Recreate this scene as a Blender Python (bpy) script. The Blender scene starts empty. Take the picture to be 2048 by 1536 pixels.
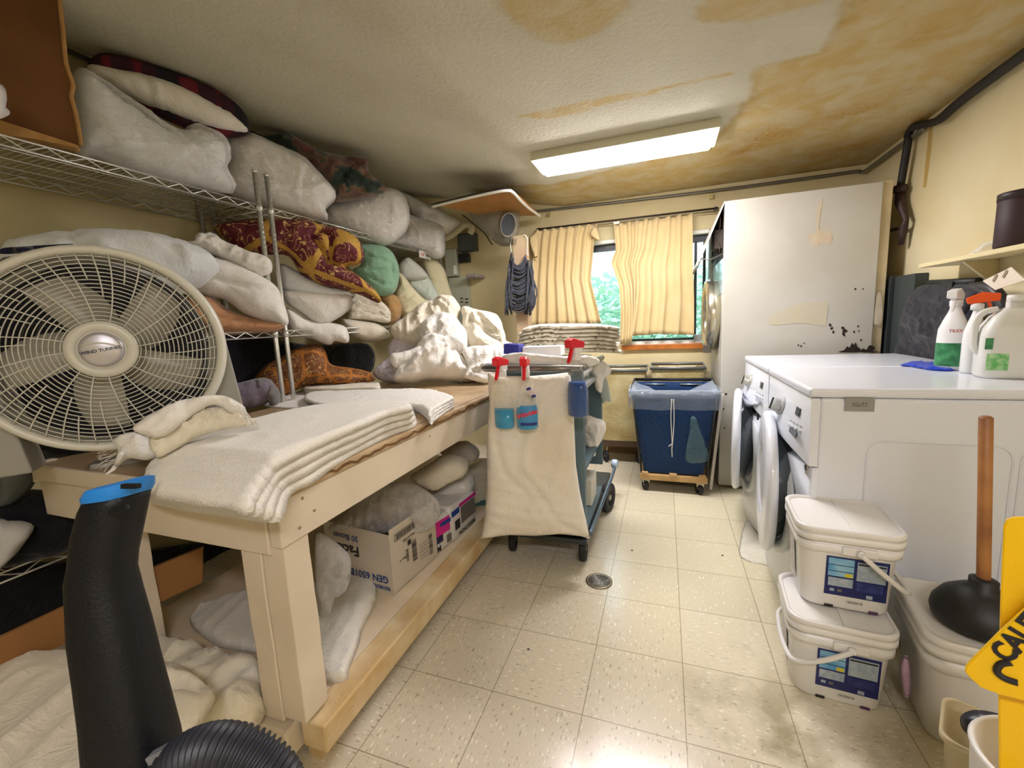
import bpy, bmesh, math, random
import numpy as np
from mathutils import Vector, Matrix, noise
from mathutils.geometry import delaunay_2d_cdt

# ------------------------------------------------------------------ camera, world, exposure
SC = bpy.context.scene
CAMP = Vector((-.0657, -1.4687, 1.2328)); YAW, PITCH, ROLL, FPX = -.3473, -.1436, -.0473, 850.7
def _rot(y, p, r):
    cy, sy, cp, sp, cr, sr = math.cos(y), math.sin(y), math.cos(p), math.sin(p), math.cos(r), math.sin(r)
    F = Vector((sy*cp, cy*cp, sp)); rt = Vector((cy, -sy, 0)); up = rt.cross(F)
    return cr*rt+sr*up, -sr*rt+cr*up, F
RT, UP, FW = _rot(YAW, PITCH, ROLL)
cd = bpy.data.cameras.new('camera'); cam = bpy.data.objects.new('camera', cd); SC.collection.objects.link(cam)
cd.sensor_width = 36; cd.lens = FPX/2048*36; cd.clip_start = .02
cam.matrix_world = Matrix(((RT.x, UP.x, -FW.x, CAMP.x), (RT.y, UP.y, -FW.y, CAMP.y), (RT.z, UP.z, -FW.z, CAMP.z), (0, 0, 0, 1)))
SC.camera = cam
W = bpy.data.worlds.new('daylight'); SC.world = W; W.use_nodes = True
W.node_tree.nodes['Background'].inputs[0].default_value = (.62, .86, 1, 1)
W.node_tree.nodes['Background'].inputs[1].default_value = 4.0
SC.view_settings.view_transform = 'Standard'; SC.view_settings.look = 'None'
SC.view_settings.exposure = 0.26; SC.view_settings.gamma = 1; SC.view_settings.use_curve_mapping = False
LAMP = 54.0; LAMP2 = 38.0       # strength of the two ceiling fixtures

# ------------------------------------------------------------------ helpers
random.seed(7)
COL = SC.collection
def ray(px, py): return RT*((px-1024)/FPX) + UP*((768-py)/FPX) + FW
def at(px, py, ax, v):                 # point seen at a pixel, on the plane axis = v
    d = ray(px, py); i = 'xyz'.index(ax); return CAMP + d*((v-CAMP[i])/d[i])
def onp(px, py, P, n):
    d = ray(px, py); return CAMP + d*((Vector(P)-CAMP).dot(n)/d.dot(n))
def deep(px, py, z): return CAMP + ray(px, py)*z
def s2l(c): return tuple((x/12.92 if x <= .04045 else ((x+.055)/1.055)**2.4) for x in c)
def rgb(r, g, b): return s2l((r/255, g/255, b/255)) + (1,)

def tag(o, label=None, cat=None, group=None, kind=None):
    if label: o['label'] = label
    if cat: o['category'] = cat
    if group: o['group'] = group
    if kind: o['kind'] = kind
    return o
def thing(name, label, cat, loc=(0, 0, 0), group=None):
    o = bpy.data.objects.new(name, None); COL.objects.link(o); o.location = loc; o.empty_display_size = .05
    return tag(o, label, cat, group)
def kids(o): return [c for c in bpy.data.objects if c.parent == o]
def dup(root, M, label=None, group=None):
    def cp(o, par):
        c = o.copy(); COL.objects.link(c); c.parent = par
        for k in kids(o): cp(k, c)
        return c
    r = cp(root, None); r.matrix_basis = M @ root.matrix_basis
    if label: r['label'] = label
    if group: r['group'] = group
    return r
def obj(name, bm, mats, parent=None, smooth=False, bevel=0, seg=2, auto=None):
    me = bpy.data.meshes.new(name)
    bmesh.ops.recalc_face_normals(bm, faces=bm.faces)
    bm.to_mesh(me); bm.free()
    for m in (mats if isinstance(mats, (list, tuple)) else [mats]): me.materials.append(m)
    o = bpy.data.objects.new(name, me); COL.objects.link(o)
    if parent:
        o.parent = parent; o.matrix_parent_inverse = parent_inv(parent)
    if smooth:
        for p in me.polygons: p.use_smooth = True
    if bevel:
        b = o.modifiers.new('b', 'BEVEL'); b.width = bevel; b.segments = seg; b.limit_method = 'ANGLE'; b.angle_limit = math.radians(40)
    if auto:
        for p in me.polygons: p.use_smooth = True
        me.set_sharp_from_angle(angle=math.radians(auto))
    return o
def parent_inv(p):
    M = Matrix.Translation(p.location)
    q = p.parent
    if q is not None: M = (q.matrix_parent_inverse.inverted() if False else Matrix()) @ M
    return M.inverted() if p.type == 'EMPTY' else Matrix()
def BM(): return bmesh.new()
def box(bm, c, s, R=None, mi=0):
    M = Matrix.Translation(c) @ (R.to_4x4() if R else Matrix()) @ Matrix.Diagonal((s[0], s[1], s[2], 1))
    r = bmesh.ops.create_cube(bm, size=1, matrix=M)
    for f in {f for v in r['verts'] for f in v.link_faces}: f.material_index = mi
    return r['verts']
def bx(bm, a, b, mi=0):
    return box(bm, [(a[i]+b[i])/2 for i in range(3)], [abs(b[i]-a[i]) for i in range(3)], None, mi)
def hexa(bm, pts, mi=0):               # 8 points: bottom loop of 4, top loop of 4
    v = [bm.verts.new(p) for p in pts]
    for q in ((3, 2, 1, 0), (4, 5, 6, 7), (0, 1, 5, 4), (1, 2, 6, 5), (2, 3, 7, 6), (3, 0, 4, 7)):
        bm.faces.new([v[i] for i in q]).material_index = mi
def cr(pts, n=8, closed=False):        # Catmull-Rom
    P = [Vector(p) for p in pts]; m = len(P); out = []
    for i in range(m if closed else m-1):
        g = (lambda k: P[k % m]) if closed else (lambda k: P[min(max(k, 0), m-1)])
        a, b, c, d = g(i-1), g(i), g(i+1), g(i+2)
        for k in range(n):
            t = k/n; out.append(.5*((2*b)+(c-a)*t+(2*a-5*b+4*c-d)*t*t+(3*b-a-3*c+d)*t**3))
    if not closed: out.append(P[-1])
    return out
def tube(bm, pts, r, seg=10, mi=0, closed=False, caps=True):
    P = [Vector(p) for p in pts]; n = len(P); rr = r if isinstance(r, (list, tuple)) else [r]*n
    rings = []; up = None
    for i in range(n):
        t = (P[(i+1) % n]-P[i-1]) if closed else (P[min(i+1, n-1)]-P[max(i-1, 0)])
        t.normalize()
        if up is None: up = t.orthogonal().normalized()
        up = (up - t*up.dot(t)); up = up.normalized() if up.length > 1e-6 else t.orthogonal().normalized()
        s = t.cross(up)
        rings.append([bm.verts.new(P[i] + (up*math.cos(a)+s*math.sin(a))*rr[i]) for a in [2*math.pi*k/seg for k in range(seg)]])
    for i in range(n if closed else n-1):
        A, B = rings[i], rings[(i+1) % n]
        for k in range(seg):
            f = bm.faces.new((A[k], A[(k+1) % seg], B[(k+1) % seg], B[k])); f.material_index = mi; f.smooth = True
    if caps and not closed:
        bm.faces.new(rings[0][::-1]).material_index = mi; bm.faces.new(rings[-1]).material_index = mi
def lathe(bm, prof, M=Matrix(), seg=32, mi=0, cap=True, sx=1, sy=1):   # prof: (radius, height)
    rings = []
    for r, h in prof:
        rings.append([bm.verts.new(M @ Vector((sx*r*math.cos(2*math.pi*k/seg), sy*r*math.sin(2*math.pi*k/seg), h))) for k in range(seg)])
    for a, b in zip(rings, rings[1:]):
        for k in range(seg):
            f = bm.faces.new((a[k], a[(k+1) % seg], b[(k+1) % seg], b[k])); f.material_index = mi; f.smooth = True
    if cap:
        bm.faces.new(rings[0][::-1]).material_index = mi; bm.faces.new(rings[-1]).material_index = mi
def loft(bm, loops, mi=0, cap=True, smooth=True):
    R = [[bm.verts.new(p) for p in l] for l in loops]; n = len(R[0])
    for a, b in zip(R, R[1:]):
        for k in range(n):
            f = bm.faces.new((a[k], a[(k+1) % n], b[(k+1) % n], b[k])); f.material_index = mi; f.smooth = smooth
    if cap:
        bm.faces.new(R[0][::-1]).material_index = mi; bm.faces.new(R[-1]).material_index = mi
    return R
def prism(bm, poly, off, mi=0):        # polygon (3D points) extruded by a vector
    off = Vector(off); a = [bm.verts.new(p) for p in poly]; b = [bm.verts.new(Vector(p)+off) for p in poly]; n = len(a)
    bm.faces.new(a).material_index = mi; bm.faces.new(b[::-1]).material_index = mi
    for k in range(n): bm.faces.new((a[k], b[k], b[(k+1) % n], a[(k+1) % n])).material_index = mi
def rrect(w, d, r, n=5):               # rounded rectangle outline, centred
    o = []
    for cx, cy, a0 in ((w/2-r, d/2-r, 0), (-w/2+r, d/2-r, 90), (-w/2+r, -d/2+r, 180), (w/2-r, -d/2+r, 270)):
        for k in range(n+1):
            a = math.radians(a0+90*k/n); o.append((cx+r*math.cos(a), cy+r*math.sin(a)))
    return o
def frame_of(n, up=(0, 0, 1)):         # basis matrix: X right, Y up, Z = n
    n = Vector(n).normalized(); x = Vector(up).cross(n).normalized(); y = n.cross(x)
    return Matrix((x, y, n)).transposed()
def text(name, s, size, P, n, m, parent, up=(0, 0, 1), ext=.0004, align='CENTER', sx=1.0, shear=0, bold=0):
    c = bpy.data.curves.new(name, 'FONT'); c.body = s; c.size = size; c.extrude = ext; c.align_x = align; c.align_y = 'CENTER'
    c.shear = shear; c.offset = bold*size; c.resolution_u = 3
    t = bpy.data.objects.new(name, c); COL.objects.link(t)
    me = bpy.data.meshes.new_from_object(t.evaluated_get(bpy.context.evaluated_depsgraph_get()))
    bpy.data.objects.remove(t); me.materials.clear(); me.materials.append(m)
    o = bpy.data.objects.new(name, me); COL.objects.link(o)
    M = Matrix.Translation(P) @ frame_of(n, up).to_4x4() @ Matrix.Diagonal((sx, 1, 1, 1))
    me.transform(M)
    if parent: o.parent = parent; o.matrix_parent_inverse = parent_inv(parent)
    return o

# ------------------------------------------------------------------ materials
def nt(name):
    m = bpy.data.materials.new(name); m.use_nodes = True; t = m.node_tree
    return m, t, t.nodes['Principled BSDF']
def N(t, k, **kw):
    n = t.nodes.new(k)
    for a, v in kw.items(): setattr(n, a, v)
    return n
_M = {}
def mat(name, c, rough=.6, metal=0, var=.0, vs=8, bump=0, bs=60, spec=.5, sheen=0, c2=None, trans=0, bscale=(1, 1, 1), coat=0, detail=4, sss=0):
    if name in _M: return _M[name]
    m, t, b = nt(name); L = t.links
    b.inputs['Roughness'].default_value = rough; b.inputs['Metallic'].default_value = metal
    b.inputs['Specular IOR Level'].default_value = spec
    b.inputs['Coat Weight'].default_value = coat
    if sheen: b.inputs['Sheen Weight'].default_value = sheen
    if trans: b.inputs['Transmission Weight'].default_value = trans
    tc = N(t, 'ShaderNodeTexCoord')
    b.inputs['Base Color'].default_value = c
    if c2 or var:
        n = N(t, 'ShaderNodeTexNoise'); n.inputs['Scale'].default_value = vs; n.inputs['Detail'].default_value = detail
        L.new(tc.outputs['Object'], n.inputs['Vector'])
        r = N(t, 'ShaderNodeValToRGB'); r.color_ramp.elements[0].position = .35; r.color_ramp.elements[1].position = .65
        r.color_ramp.elements[0].color = c2 if c2 else tuple(x*(1-var) for x in c[:3])+(1,)
        r.color_ramp.elements[1].color = c
        L.new(n.outputs['Fac'], r.inputs['Fac']); L.new(r.outputs['Color'], b.inputs['Base Color'])
    if bump:
        n = N(t, 'ShaderNodeTexNoise'); n.inputs['Scale'].default_value = bs; n.inputs['Detail'].default_value = 5
        mp = N(t, 'ShaderNodeMapping'); mp.inputs['Scale'].default_value = bscale
        L.new(tc.outputs['Object'], mp.inputs['Vector']); L.new(mp.outputs['Vector'], n.inputs['Vector'])
        bp = N(t, 'ShaderNodeBump'); bp.inputs['Strength'].default_value = bump; bp.inputs['Distance'].default_value = .01
        L.new(n.outputs['Fac'], bp.inputs['Height']); L.new(bp.outputs['Normal'], b.inputs['Normal'])
    _M[name] = m; return m
def emit(name, c, s):
    m, t, b = nt(name); b.inputs['Emission Color'].default_value = c; b.inputs['Emission Strength'].default_value = s
    b.inputs['Base Color'].default_value = c; return m
def film(name, c, a=.35, rough=.15, gain=.5, bump=.7):   # thin clear plastic: part see-through, part glossy milky film
    m, t, b = nt(name); L = t.links
    b.inputs['Base Color'].default_value = c; b.inputs['Roughness'].default_value = rough
    tr = N(t, 'ShaderNodeBsdfTransparent'); mx = N(t, 'ShaderNodeMixShader'); fr = N(t, 'ShaderNodeLayerWeight')
    fr.inputs['Blend'].default_value = .35
    mr = N(t, 'ShaderNodeMapRange'); mr.inputs['To Min'].default_value = a; mr.inputs['To Max'].default_value = min(1, a+gain)
    n = N(t, 'ShaderNodeTexNoise'); n.inputs['Scale'].default_value = 16; n.inputs['Detail'].default_value = 5; n.inputs['Distortion'].default_value = .8
    tc = N(t, 'ShaderNodeTexCoord'); L.new(tc.outputs['Object'], n.inputs['Vector'])
    bp = N(t, 'ShaderNodeBump'); bp.inputs['Strength'].default_value = bump; bp.inputs['Distance'].default_value = .02
    L.new(n.outputs['Fac'], bp.inputs['Height']); L.new(bp.outputs['Normal'], b.inputs['Normal']); L.new(bp.outputs['Normal'], fr.inputs['Normal'])
    L.new(fr.outputs['Facing'], mr.inputs['Value']); L.new(mr.outputs['Result'], mx.inputs[0])
    L.new(tr.outputs[0], mx.inputs[1]); L.new(b.outputs[0], mx.inputs[2])
    L.new(mx.outputs[0], t.nodes['Material Output'].inputs['Surface']); return m
def clear(name, c, ior=1.33, rough=.03):
    m, t, b = nt(name); b.inputs['Base Color'].default_value = c; b.inputs['Roughness'].default_value = rough
    b.inputs['Transmission Weight'].default_value = 1; b.inputs['IOR'].default_value = ior; return m
# ------------------------------------------------------------------ floor material: 12 inch vinyl tiles
def floor_mat():
    m, t, b = nt('vinyl_tiles'); L = t.links
    g = N(t, 'ShaderNodeNewGeometry'); sc = N(t, 'ShaderNodeVectorMath', operation='SCALE'); sc.inputs['Scale'].default_value = 1/.3048
    L.new(g.outputs['Position'], sc.inputs[0])
    fl = N(t, 'ShaderNodeVectorMath', operation='FLOOR'); L.new(sc.outputs[0], fl.inputs[0])
    fr = N(t, 'ShaderNodeVectorMath', operation='FRACTION'); L.new(sc.outputs[0], fr.inputs[0])
    wn = N(t, 'ShaderNodeTexWhiteNoise', noise_dimensions='2D'); L.new(fl.outputs[0], wn.inputs['Vector'])
    sp = N(t, 'ShaderNodeSeparateXYZ'); L.new(fr.outputs[0], sp.inputs[0])
    def edge(o):
        a = N(t, 'ShaderNodeMath', operation='SUBTRACT'); L.new(o, a.inputs[0]); a.inputs[1].default_value = .5
        c = N(t, 'ShaderNodeMath', operation='ABSOLUTE'); L.new(a.outputs[0], c.inputs[0]); return c.outputs[0]
    mx = N(t, 'ShaderNodeMath', operation='MAXIMUM'); L.new(edge(sp.outputs[0]), mx.inputs[0]); L.new(edge(sp.outputs[1]), mx.inputs[1])
    er = N(t, 'ShaderNodeMapRange'); er.inputs['From Min'].default_value = .4935; er.inputs['From Max'].default_value = .498; L.new(mx.outputs[0], er.inputs['Value'])
    # flecks: streaky noise turned 90 degrees from tile to tile
    wr = N(t, 'ShaderNodeMath', operation='GREATER_THAN'); wr.inputs[1].default_value = .5; L.new(wn.outputs['Value'], wr.inputs[0])
    ang = N(t, 'ShaderNodeMath', operation='MULTIPLY'); L.new(wr.outputs[0], ang.inputs[0]); ang.inputs[1].default_value = math.pi/2
    vr = N(t, 'ShaderNodeVectorRotate', rotation_type='Z_AXIS'); L.new(g.outputs['Position'], vr.inputs['Vector']); L.new(ang.outputs[0], vr.inputs['Angle'])
    mp = N(t, 'ShaderNodeMapping'); mp.inputs['Scale'].default_value = (130, 42, 1); L.new(vr.outputs[0], mp.inputs[0])
    n1 = N(t, 'ShaderNodeTexNoise'); n1.inputs['Scale'].default_value = 1; n1.inputs['Detail'].default_value = 1.5; L.new(mp.outputs[0], n1.inputs['Vector'])
    fk = N(t, 'ShaderNodeMapRange'); fk.inputs['From Min'].default_value = .64; fk.inputs['From Max'].default_value = .70; L.new(n1.outputs['Fac'], fk.inputs['Value'])
    lt = N(t, 'ShaderNodeMapRange'); lt.inputs['From Min'].default_value = .36; lt.inputs['From Max'].default_value = .30; L.new(n1.outputs['Fac'], lt.inputs['Value'])
    # worn (smooth, yellower, less flecked) towards the back right, scuffed at the front right
    spz = N(t, 'ShaderNodeSeparateXYZ'); L.new(g.outputs['Position'], spz.inputs[0])
    wy = N(t, 'ShaderNodeMapRange'); wy.inputs['From Min'].default_value = -.35; wy.inputs['From Max'].default_value = .55; L.new(spz.outputs[1], wy.inputs['Value'])
    wx = N(t, 'ShaderNodeMapRange'); wx.inputs['From Min'].default_value = -.75; wx.inputs['From Max'].default_value = .0; L.new(spz.outputs[0], wx.inputs['Value'])
    wm = N(t, 'ShaderNodeMath', operation='MULTIPLY'); L.new(wy.outputs[0], wm.inputs[0]); L.new(wx.outputs[0], wm.inputs[1])
    inv = N(t, 'ShaderNodeMath', operation='SUBTRACT'); inv.inputs[0].default_value = 1.0; L.new(wm.outputs[0], inv.inputs[1])
    fkm = N(t, 'ShaderNodeMath', operation='MULTIPLY'); L.new(fk.outputs[0], fkm.inputs[0]); L.new(inv.outputs[0], fkm.inputs[1])
    fk2 = N(t, 'ShaderNodeMath', operation='MULTIPLY'); L.new(fkm.outputs[0], fk2.inputs[0]); fk2.inputs[1].default_value = .6
    base = N(t, 'ShaderNodeMix', data_type='RGBA'); base.inputs[6].default_value = rgb(216, 206, 184); base.inputs[7].default_value = rgb(223, 214, 182); L.new(wm.outputs[0], base.inputs[0])
    tv = N(t, 'ShaderNodeMix', data_type='RGBA', blend_type='MULTIPLY'); tv.inputs[0].default_value = .5
    tr = N(t, 'ShaderNodeMapRange'); tr.inputs['To Min'].default_value = .84; L.new(wn.outputs['Value'], tr.inputs['Value'])
    L.new(base.outputs[2], tv.inputs[6]); L.new(tr.outputs[0], tv.inputs[7])
    n3 = N(t, 'ShaderNodeTexNoise'); n3.inputs['Scale'].default_value = 5; n3.inputs['Detail'].default_value = 7; L.new(g.outputs['Position'], n3.inputs['Vector'])
    # scuff patch around (0.15,-0.45)
    ds = N(t, 'ShaderNodeVectorMath', operation='DISTANCE'); L.new(g.outputs['Position'], ds.inputs[0]); ds.inputs[1].default_value = (.30, -.25, 0)
    dn = N(t, 'ShaderNodeMapRange'); dn.inputs['From Min'].default_value = .46; dn.inputs['From Max'].default_value = .05; L.new(ds.outputs['Value'], dn.inputs['Value'])
    n3r = N(t, 'ShaderNodeMapRange'); n3r.inputs['From Min'].default_value = .48; n3r.inputs['From Max'].default_value = .62; L.new(n3.outputs['Fac'], n3r.inputs['Value'])
    sm = N(t, 'ShaderNodeMath', operation='MULTIPLY'); L.new(dn.outputs[0], sm.inputs[0]); L.new(n3r.outputs[0], sm.inputs[1])
    sm2 = N(t, 'ShaderNodeMath', operation='MULTIPLY'); L.new(sm.outputs[0], sm2.inputs[0]); sm2.inputs[1].default_value = .75
    c1 = N(t, 'ShaderNodeMix', data_type='RGBA'); c1.inputs[7].default_value = rgb(122, 108, 84); L.new(fk2.outputs[0], c1.inputs[0]); L.new(tv.outputs[2], c1.inputs[6])
    c2 = N(t, 'ShaderNodeMix', data_type='RGBA'); c2.inputs[7].default_value = rgb(240, 234, 218); L.new(lt.outputs[0], c2.inputs[0]); L.new(c1.outputs[2], c2.inputs[6])
    c3 = N(t, 'ShaderNodeMix', data_type='RGBA'); c3.inputs[7].default_value = rgb(130, 118, 82); L.new(sm2.outputs[0], c3.inputs[0]); L.new(c2.outputs[2], c3.inputs[6])
    c4 = N(t, 'ShaderNodeMix', data_type='RGBA'); c4.inputs[7].default_value = rgb(112, 96, 66); L.new(c3.outputs[2], c4.inputs[6])
    ef = N(t, 'ShaderNodeMath', operation='MULTIPLY'); L.new(er.outputs[0], ef.inputs[0]); ef.inputs[1].default_value = .75; L.new(ef.outputs[0], c4.inputs[0])
    L.new(c4.outputs[2], b.inputs['Base Color'])
    rr = N(t, 'ShaderNodeMapRange'); rr.inputs['To Min'].default_value = .14; rr.inputs['To Max'].default_value = .26; L.new(n3.outputs['Fac'], rr.inputs['Value']); L.new(rr.outputs[0], b.inputs['Roughness'])
    b.inputs['Specular IOR Level'].default_value = .5
    bp = N(t, 'ShaderNodeBump'); bp.inputs['Strength'].default_value = .08; bp.inputs['Distance'].default_value = .004
    bn = N(t, 'ShaderNodeTexNoise'); bn.inputs['Scale'].default_value = 9; L.new(g.outputs['Position'], bn.inputs['Vector'])
    L.new(bn.outputs['Fac'], bp.inputs['Height']); L.new(bp.outputs['Normal'], b.inputs['Normal'])
    return m
def plaster(name, c, c2, stain=None, bump=.35, bs=55):
    m, t, b = nt(name); L = t.links; g = N(t, 'ShaderNodeNewGeometry')
    n = N(t, 'ShaderNodeTexNoise'); n.inputs['Scale'].default_value = 2.2; n.inputs['Detail'].default_value = 5; L.new(g.outputs['Position'], n.inputs['Vector'])
    mx = N(t, 'ShaderNodeMix', data_type='RGBA'); mx.inputs[6].default_value = c; mx.inputs[7].default_value = c2
    mr = N(t, 'ShaderNodeMapRange'); mr.inputs['From Min'].default_value = .4; mr.inputs['From Max'].default_value = .65; L.new(n.outputs['Fac'], mr.inputs['Value']); L.new(mr.outputs[0], mx.inputs[0])
    out = mx.outputs[2]
    n2 = N(t, 'ShaderNodeTexNoise'); n2.inputs['Scale'].default_value = bs; n2.inputs['Detail'].default_value = 6; n2.inputs['Roughness'].default_value = .65; L.new(g.outputs['Position'], n2.inputs['Vector'])
    if stain:
        at_ = N(t, 'ShaderNodeVertexColor', layer_name='stain'); sp = N(t, 'ShaderNodeSeparateColor'); L.new(at_.outputs[0], sp.inputs[0])
        n4 = N(t, 'ShaderNodeTexNoise'); n4.inputs['Scale'].default_value = 7; n4.inputs['Detail'].default_value = 8; n4.inputs['Distortion'].default_value = .8; L.new(g.outputs['Position'], n4.inputs['Vector'])
        ra = N(t, 'ShaderNodeValToRGB'); e = ra.color_ramp.elements; e[0].position = .35; e[0].color = rgb(202, 190, 152); e[1].position = .62; e[1].color = rgb(194, 168, 106)
        L.new(n4.outputs['Fac'], ra.inputs['Fac'])
        for ch, colr in ((0, None), (1, rgb(176, 134, 50)), (2, rgb(120, 92, 48))):
            k = N(t, 'ShaderNodeMix', data_type='RGBA'); L.new(out, k.inputs[6])
            if colr: k.inputs[7].default_value = colr
            else: L.new(ra.outputs[0], k.inputs[7])
            if ch:
                q = N(t, 'ShaderNodeMath', operation='MULTIPLY'); L.new(sp.outputs[ch], q.inputs[0])
                q2 = N(t, 'ShaderNodeMapRange'); q2.inputs['From Min'].default_value = .3; q2.inputs['From Max'].default_value = .6; L.new(n2.outputs['Fac'], q2.inputs['Value']); L.new(q2.outputs[0], q.inputs[1]); L.new(q.outputs[0], k.inputs[0])
            else: L.new(sp.outputs[0], k.inputs[0])
            out = k.outputs[2]
    L.new(out, b.inputs['Base Color']); b.inputs['Roughness'].default_value = .85
    bp = N(t, 'ShaderNodeBump'); bp.inputs['Strength'].default_value = bump; bp.inputs['Distance'].default_value = .012
    L.new(n2.outputs['Fac'], bp.inputs['Height']); L.new(bp.outputs['Normal'], b.inputs['Normal'])
    return m

# ------------------------------------------------------------------ room shell
YB, XR, XL, YF, H = 2.416, 1.285, -2.56, -3.4, 2.225
def ceil_z(x): return H + .0 if x > -.9 else H + (-.9-x)*.187
bm = BM(); bx(bm, (XL-.1, YF-.1, -.06), (XR+.1, YB+.12, 0)); tag(obj('floor', bm, floor_mat()), 'cream speckled vinyl tile floor', None, kind='structure')
wallm = plaster('wall_paint', rgb(220, 207, 166), rgb(212, 197, 150), bump=.12, bs=40)
# ceiling as a fine sheet carrying the stain map as its own colour
ceilm = plaster('ceiling_texture', rgb(208, 205, 184), rgb(200, 196, 174), stain=True, bump=.9, bs=48)
def make_ceiling():
    xs = np.arange(XL-.1, XR+.12, .025); ys = np.arange(YF-.1, YB+.14, .025)
    me = bpy.data.meshes.new('ceiling'); V = []; F = []
    for j, y in enumerate(ys):
        for i, x in enumerate(xs): V.append((x, y, ceil_z(x)))
    nx = len(xs)
    for j in range(len(ys)-1):
        for i in range(nx-1): a = j*nx+i; F.append((a, a+nx, a+nx+1, a+1))
    me.from_pydata(V, [], F); ca = me.color_attributes.new('stain', 'FLOAT_COLOR', 'POINT')
    edge = [at(*p, 'z', H) for p in ((1740, -60), (1700, 0), (1640, 105), (1560, 125), (1510, 135), (1497, 200), (1470, 235), (1440, 262), (1400, 300), (1250, 330), (1100, 372), (1062, 372), (1000, 395), (900, 430))]
    ex = np.array([(p.x, p.y) for p in edge])
    def inside(x, y):                  # right/back side of the stain edge, signed distance
        best = 9
        for (ax, ay), (bx_, by) in zip(ex, ex[1:]):
            dx, dy = bx_-ax, by-ay; t = max(0, min(1, ((x-ax)*dx+(y-ay)*dy)/(dx*dx+dy*dy+1e-9)))
            qx, qy = ax+t*dx-x, ay+t*dy-y; d = math.hypot(qx, qy)
            if d < abs(best): best = d if ((x-ax)*dy-(y-ay)*dx) < 0 else -d
        return best
    blobs = [(at(1130, -40, 'z', H), .22, .3), (at(1590, -25, 'z', H), .3, .12)]
    dark = [(at(1545, 270, 'z', H), .17), (at(1480, 300, 'z', H), .12), (at(1860, 70, 'z', H), .07), (at(1810, 185, 'z', H), .05), (at(1620, 345, 'z', H), .2), (at(1840, 240, 'z', H), .15), (at(1700, 225, 'z', H), .12), (at(1700, 300, 'z', H), .16)]
    st = -1.0
    for k, v in enumerate(V):
        x, y = v[0], v[1]; nz = noise.noise(Vector((x*6, y*6, 3)))*.05+noise.noise(Vector((x*22, y*22, 1)))*.012
        d = inside(x, y) if (y > -1.2 and x > -1.6) else 1
        d = -d
        r = min(1, max(0, .5+(d+nz)/.02)) if abs(d) < 8 else 0
        rim = math.exp(-((d+nz-.012)/.016)**2)*.5 if r > 0 else 0
        for p, a, b_ in blobs:
            q = math.hypot((x-p.x)/a, (y-p.y)/b_)+nz*1.5; bl = min(1, max(0, (1-q)/.05))*.8; r = max(r, bl)
            rim = max(rim, math.exp(-((q-.97)/.05)**2)*.25)
        g = sum(math.exp(-(((x-p.x)**2+(y-p.y)**2)/(s*s)))*(.7+.9*noise.noise(Vector((x*5, y*9, 7)))) for p, s in dark)*(r > 0)
        ca.data[k].color = (r, min(1, max(0, g)), rim*.5, 1)
    me.materials.append(ceilm); o = bpy.data.objects.new('ceiling', me); COL.objects.link(o)
    sm = o.modifiers.new('s', 'SOLIDIFY'); sm.thickness = -.05; sm.offset = 1
    tag(o, 'rough textured ceiling with yellow brown water stains', None, kind='structure')
make_ceiling()
WX0, WX1, WZ0, WZ1 = -1.08, .30, .985, 1.90
bm = BM(); T = .14
bx(bm, (XL-.1, YB, 0), (WX0, YB+T, 2.7)); bx(bm, (WX1, YB, 0), (XR+.1, YB+T, 2.7)); bx(bm, (WX0, YB, 0), (WX1, YB+T, WZ0)); bx(bm, (WX0, YB, WZ1), (WX1, YB+T, 2.7))
tag(obj('wall_back', bm, wallm), 'cream painted back wall with the window', None, kind='structure')
bm = BM(); bx(bm, (XR, YF-.1, 0), (XR+.12, YB+T, 2.5)); wr_ = tag(obj('wall_right', bm, wallm), 'cream painted right wall', None, kind='structure')
bm = BM(); q = [at(*p, 'x', XR-.001) for p in ((1858, 250), (1866, 250), (1862, 300), (1856, 345), (1852, 375), (1846, 375), (1850, 330), (1855, 290))]; prism(bm, q, (.0008, 0, 0)); obj('drip_stain', bm, mat('drip_brown', rgb(186, 156, 88), .8), wr_)
bm = BM(); bx(bm, (XL-.12, YF-.1, 0), (XL, YB+T, 2.8)); tag(obj('wall_left', bm, plaster('wall_paint_shaded', rgb(176, 164, 124), rgb(160, 148, 108), bump=.12, bs=40)), 'cream left wall behind the shelving, coloured darker to stand in for shade', None, kind='structure')  # wall colour lowered to stand in for the shade around the shelving
bm = BM(); bx(bm, (XL-.1, YF-.12, 0), (XR+.1, YF, 2.8)); tag(obj('wall_front', bm, wallm), 'cream painted wall', None, kind='structure')
bm = BM(); bx(bm, (-1.3, YB-.02, 0), (.3, YB, .09)); tag(obj('baseboard_back', bm, mat('base_wood', rgb(150, 122, 84), .5, var=.3, vs=12), bevel=.004), 'brown wooden baseboard below the window', None, kind='structure')

# window
white = mat('white_paint', rgb(236, 236, 228), .45); dark = mat('dark_frame', rgb(42, 44, 46), .4); alu = mat('aluminium', rgb(170, 174, 176), .3, .9)
w = thing('window_1', 'sliding window with dark mullions behind the curtains', None, (WX0, YB, WZ0)); w['kind'] = 'structure'; del w['label']
bm = BM()
for a, b in (((WX0, YB+.002, WZ0), (WX0+.03, YB+T, WZ1)), ((WX1-.03, YB+.002, WZ0), (WX1, YB+T, WZ1)), ((WX0, YB+.002, WZ1-.03), (WX1, YB+T, WZ1)), ((WX0, YB+.002, WZ0), (WX1, YB+T, WZ0+.03))): bx(bm, a, b)
obj('window_frame', bm, white, w, bevel=.003)
bm = BM()
for x in (WX0+.04, -.405, .165, .232): bx(bm, (x, YB+.06, WZ0+.03), (x+.022, YB+.09, WZ1-.03))
bx(bm, (WX0, YB+.055, WZ1-.085), (WX1, YB+.095, WZ1-.03)); bx(bm, (WX0, YB+.055, WZ0+.03), (WX1, YB+.095, WZ0+.05))
obj('window_sash', bm, dark, w)
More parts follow.
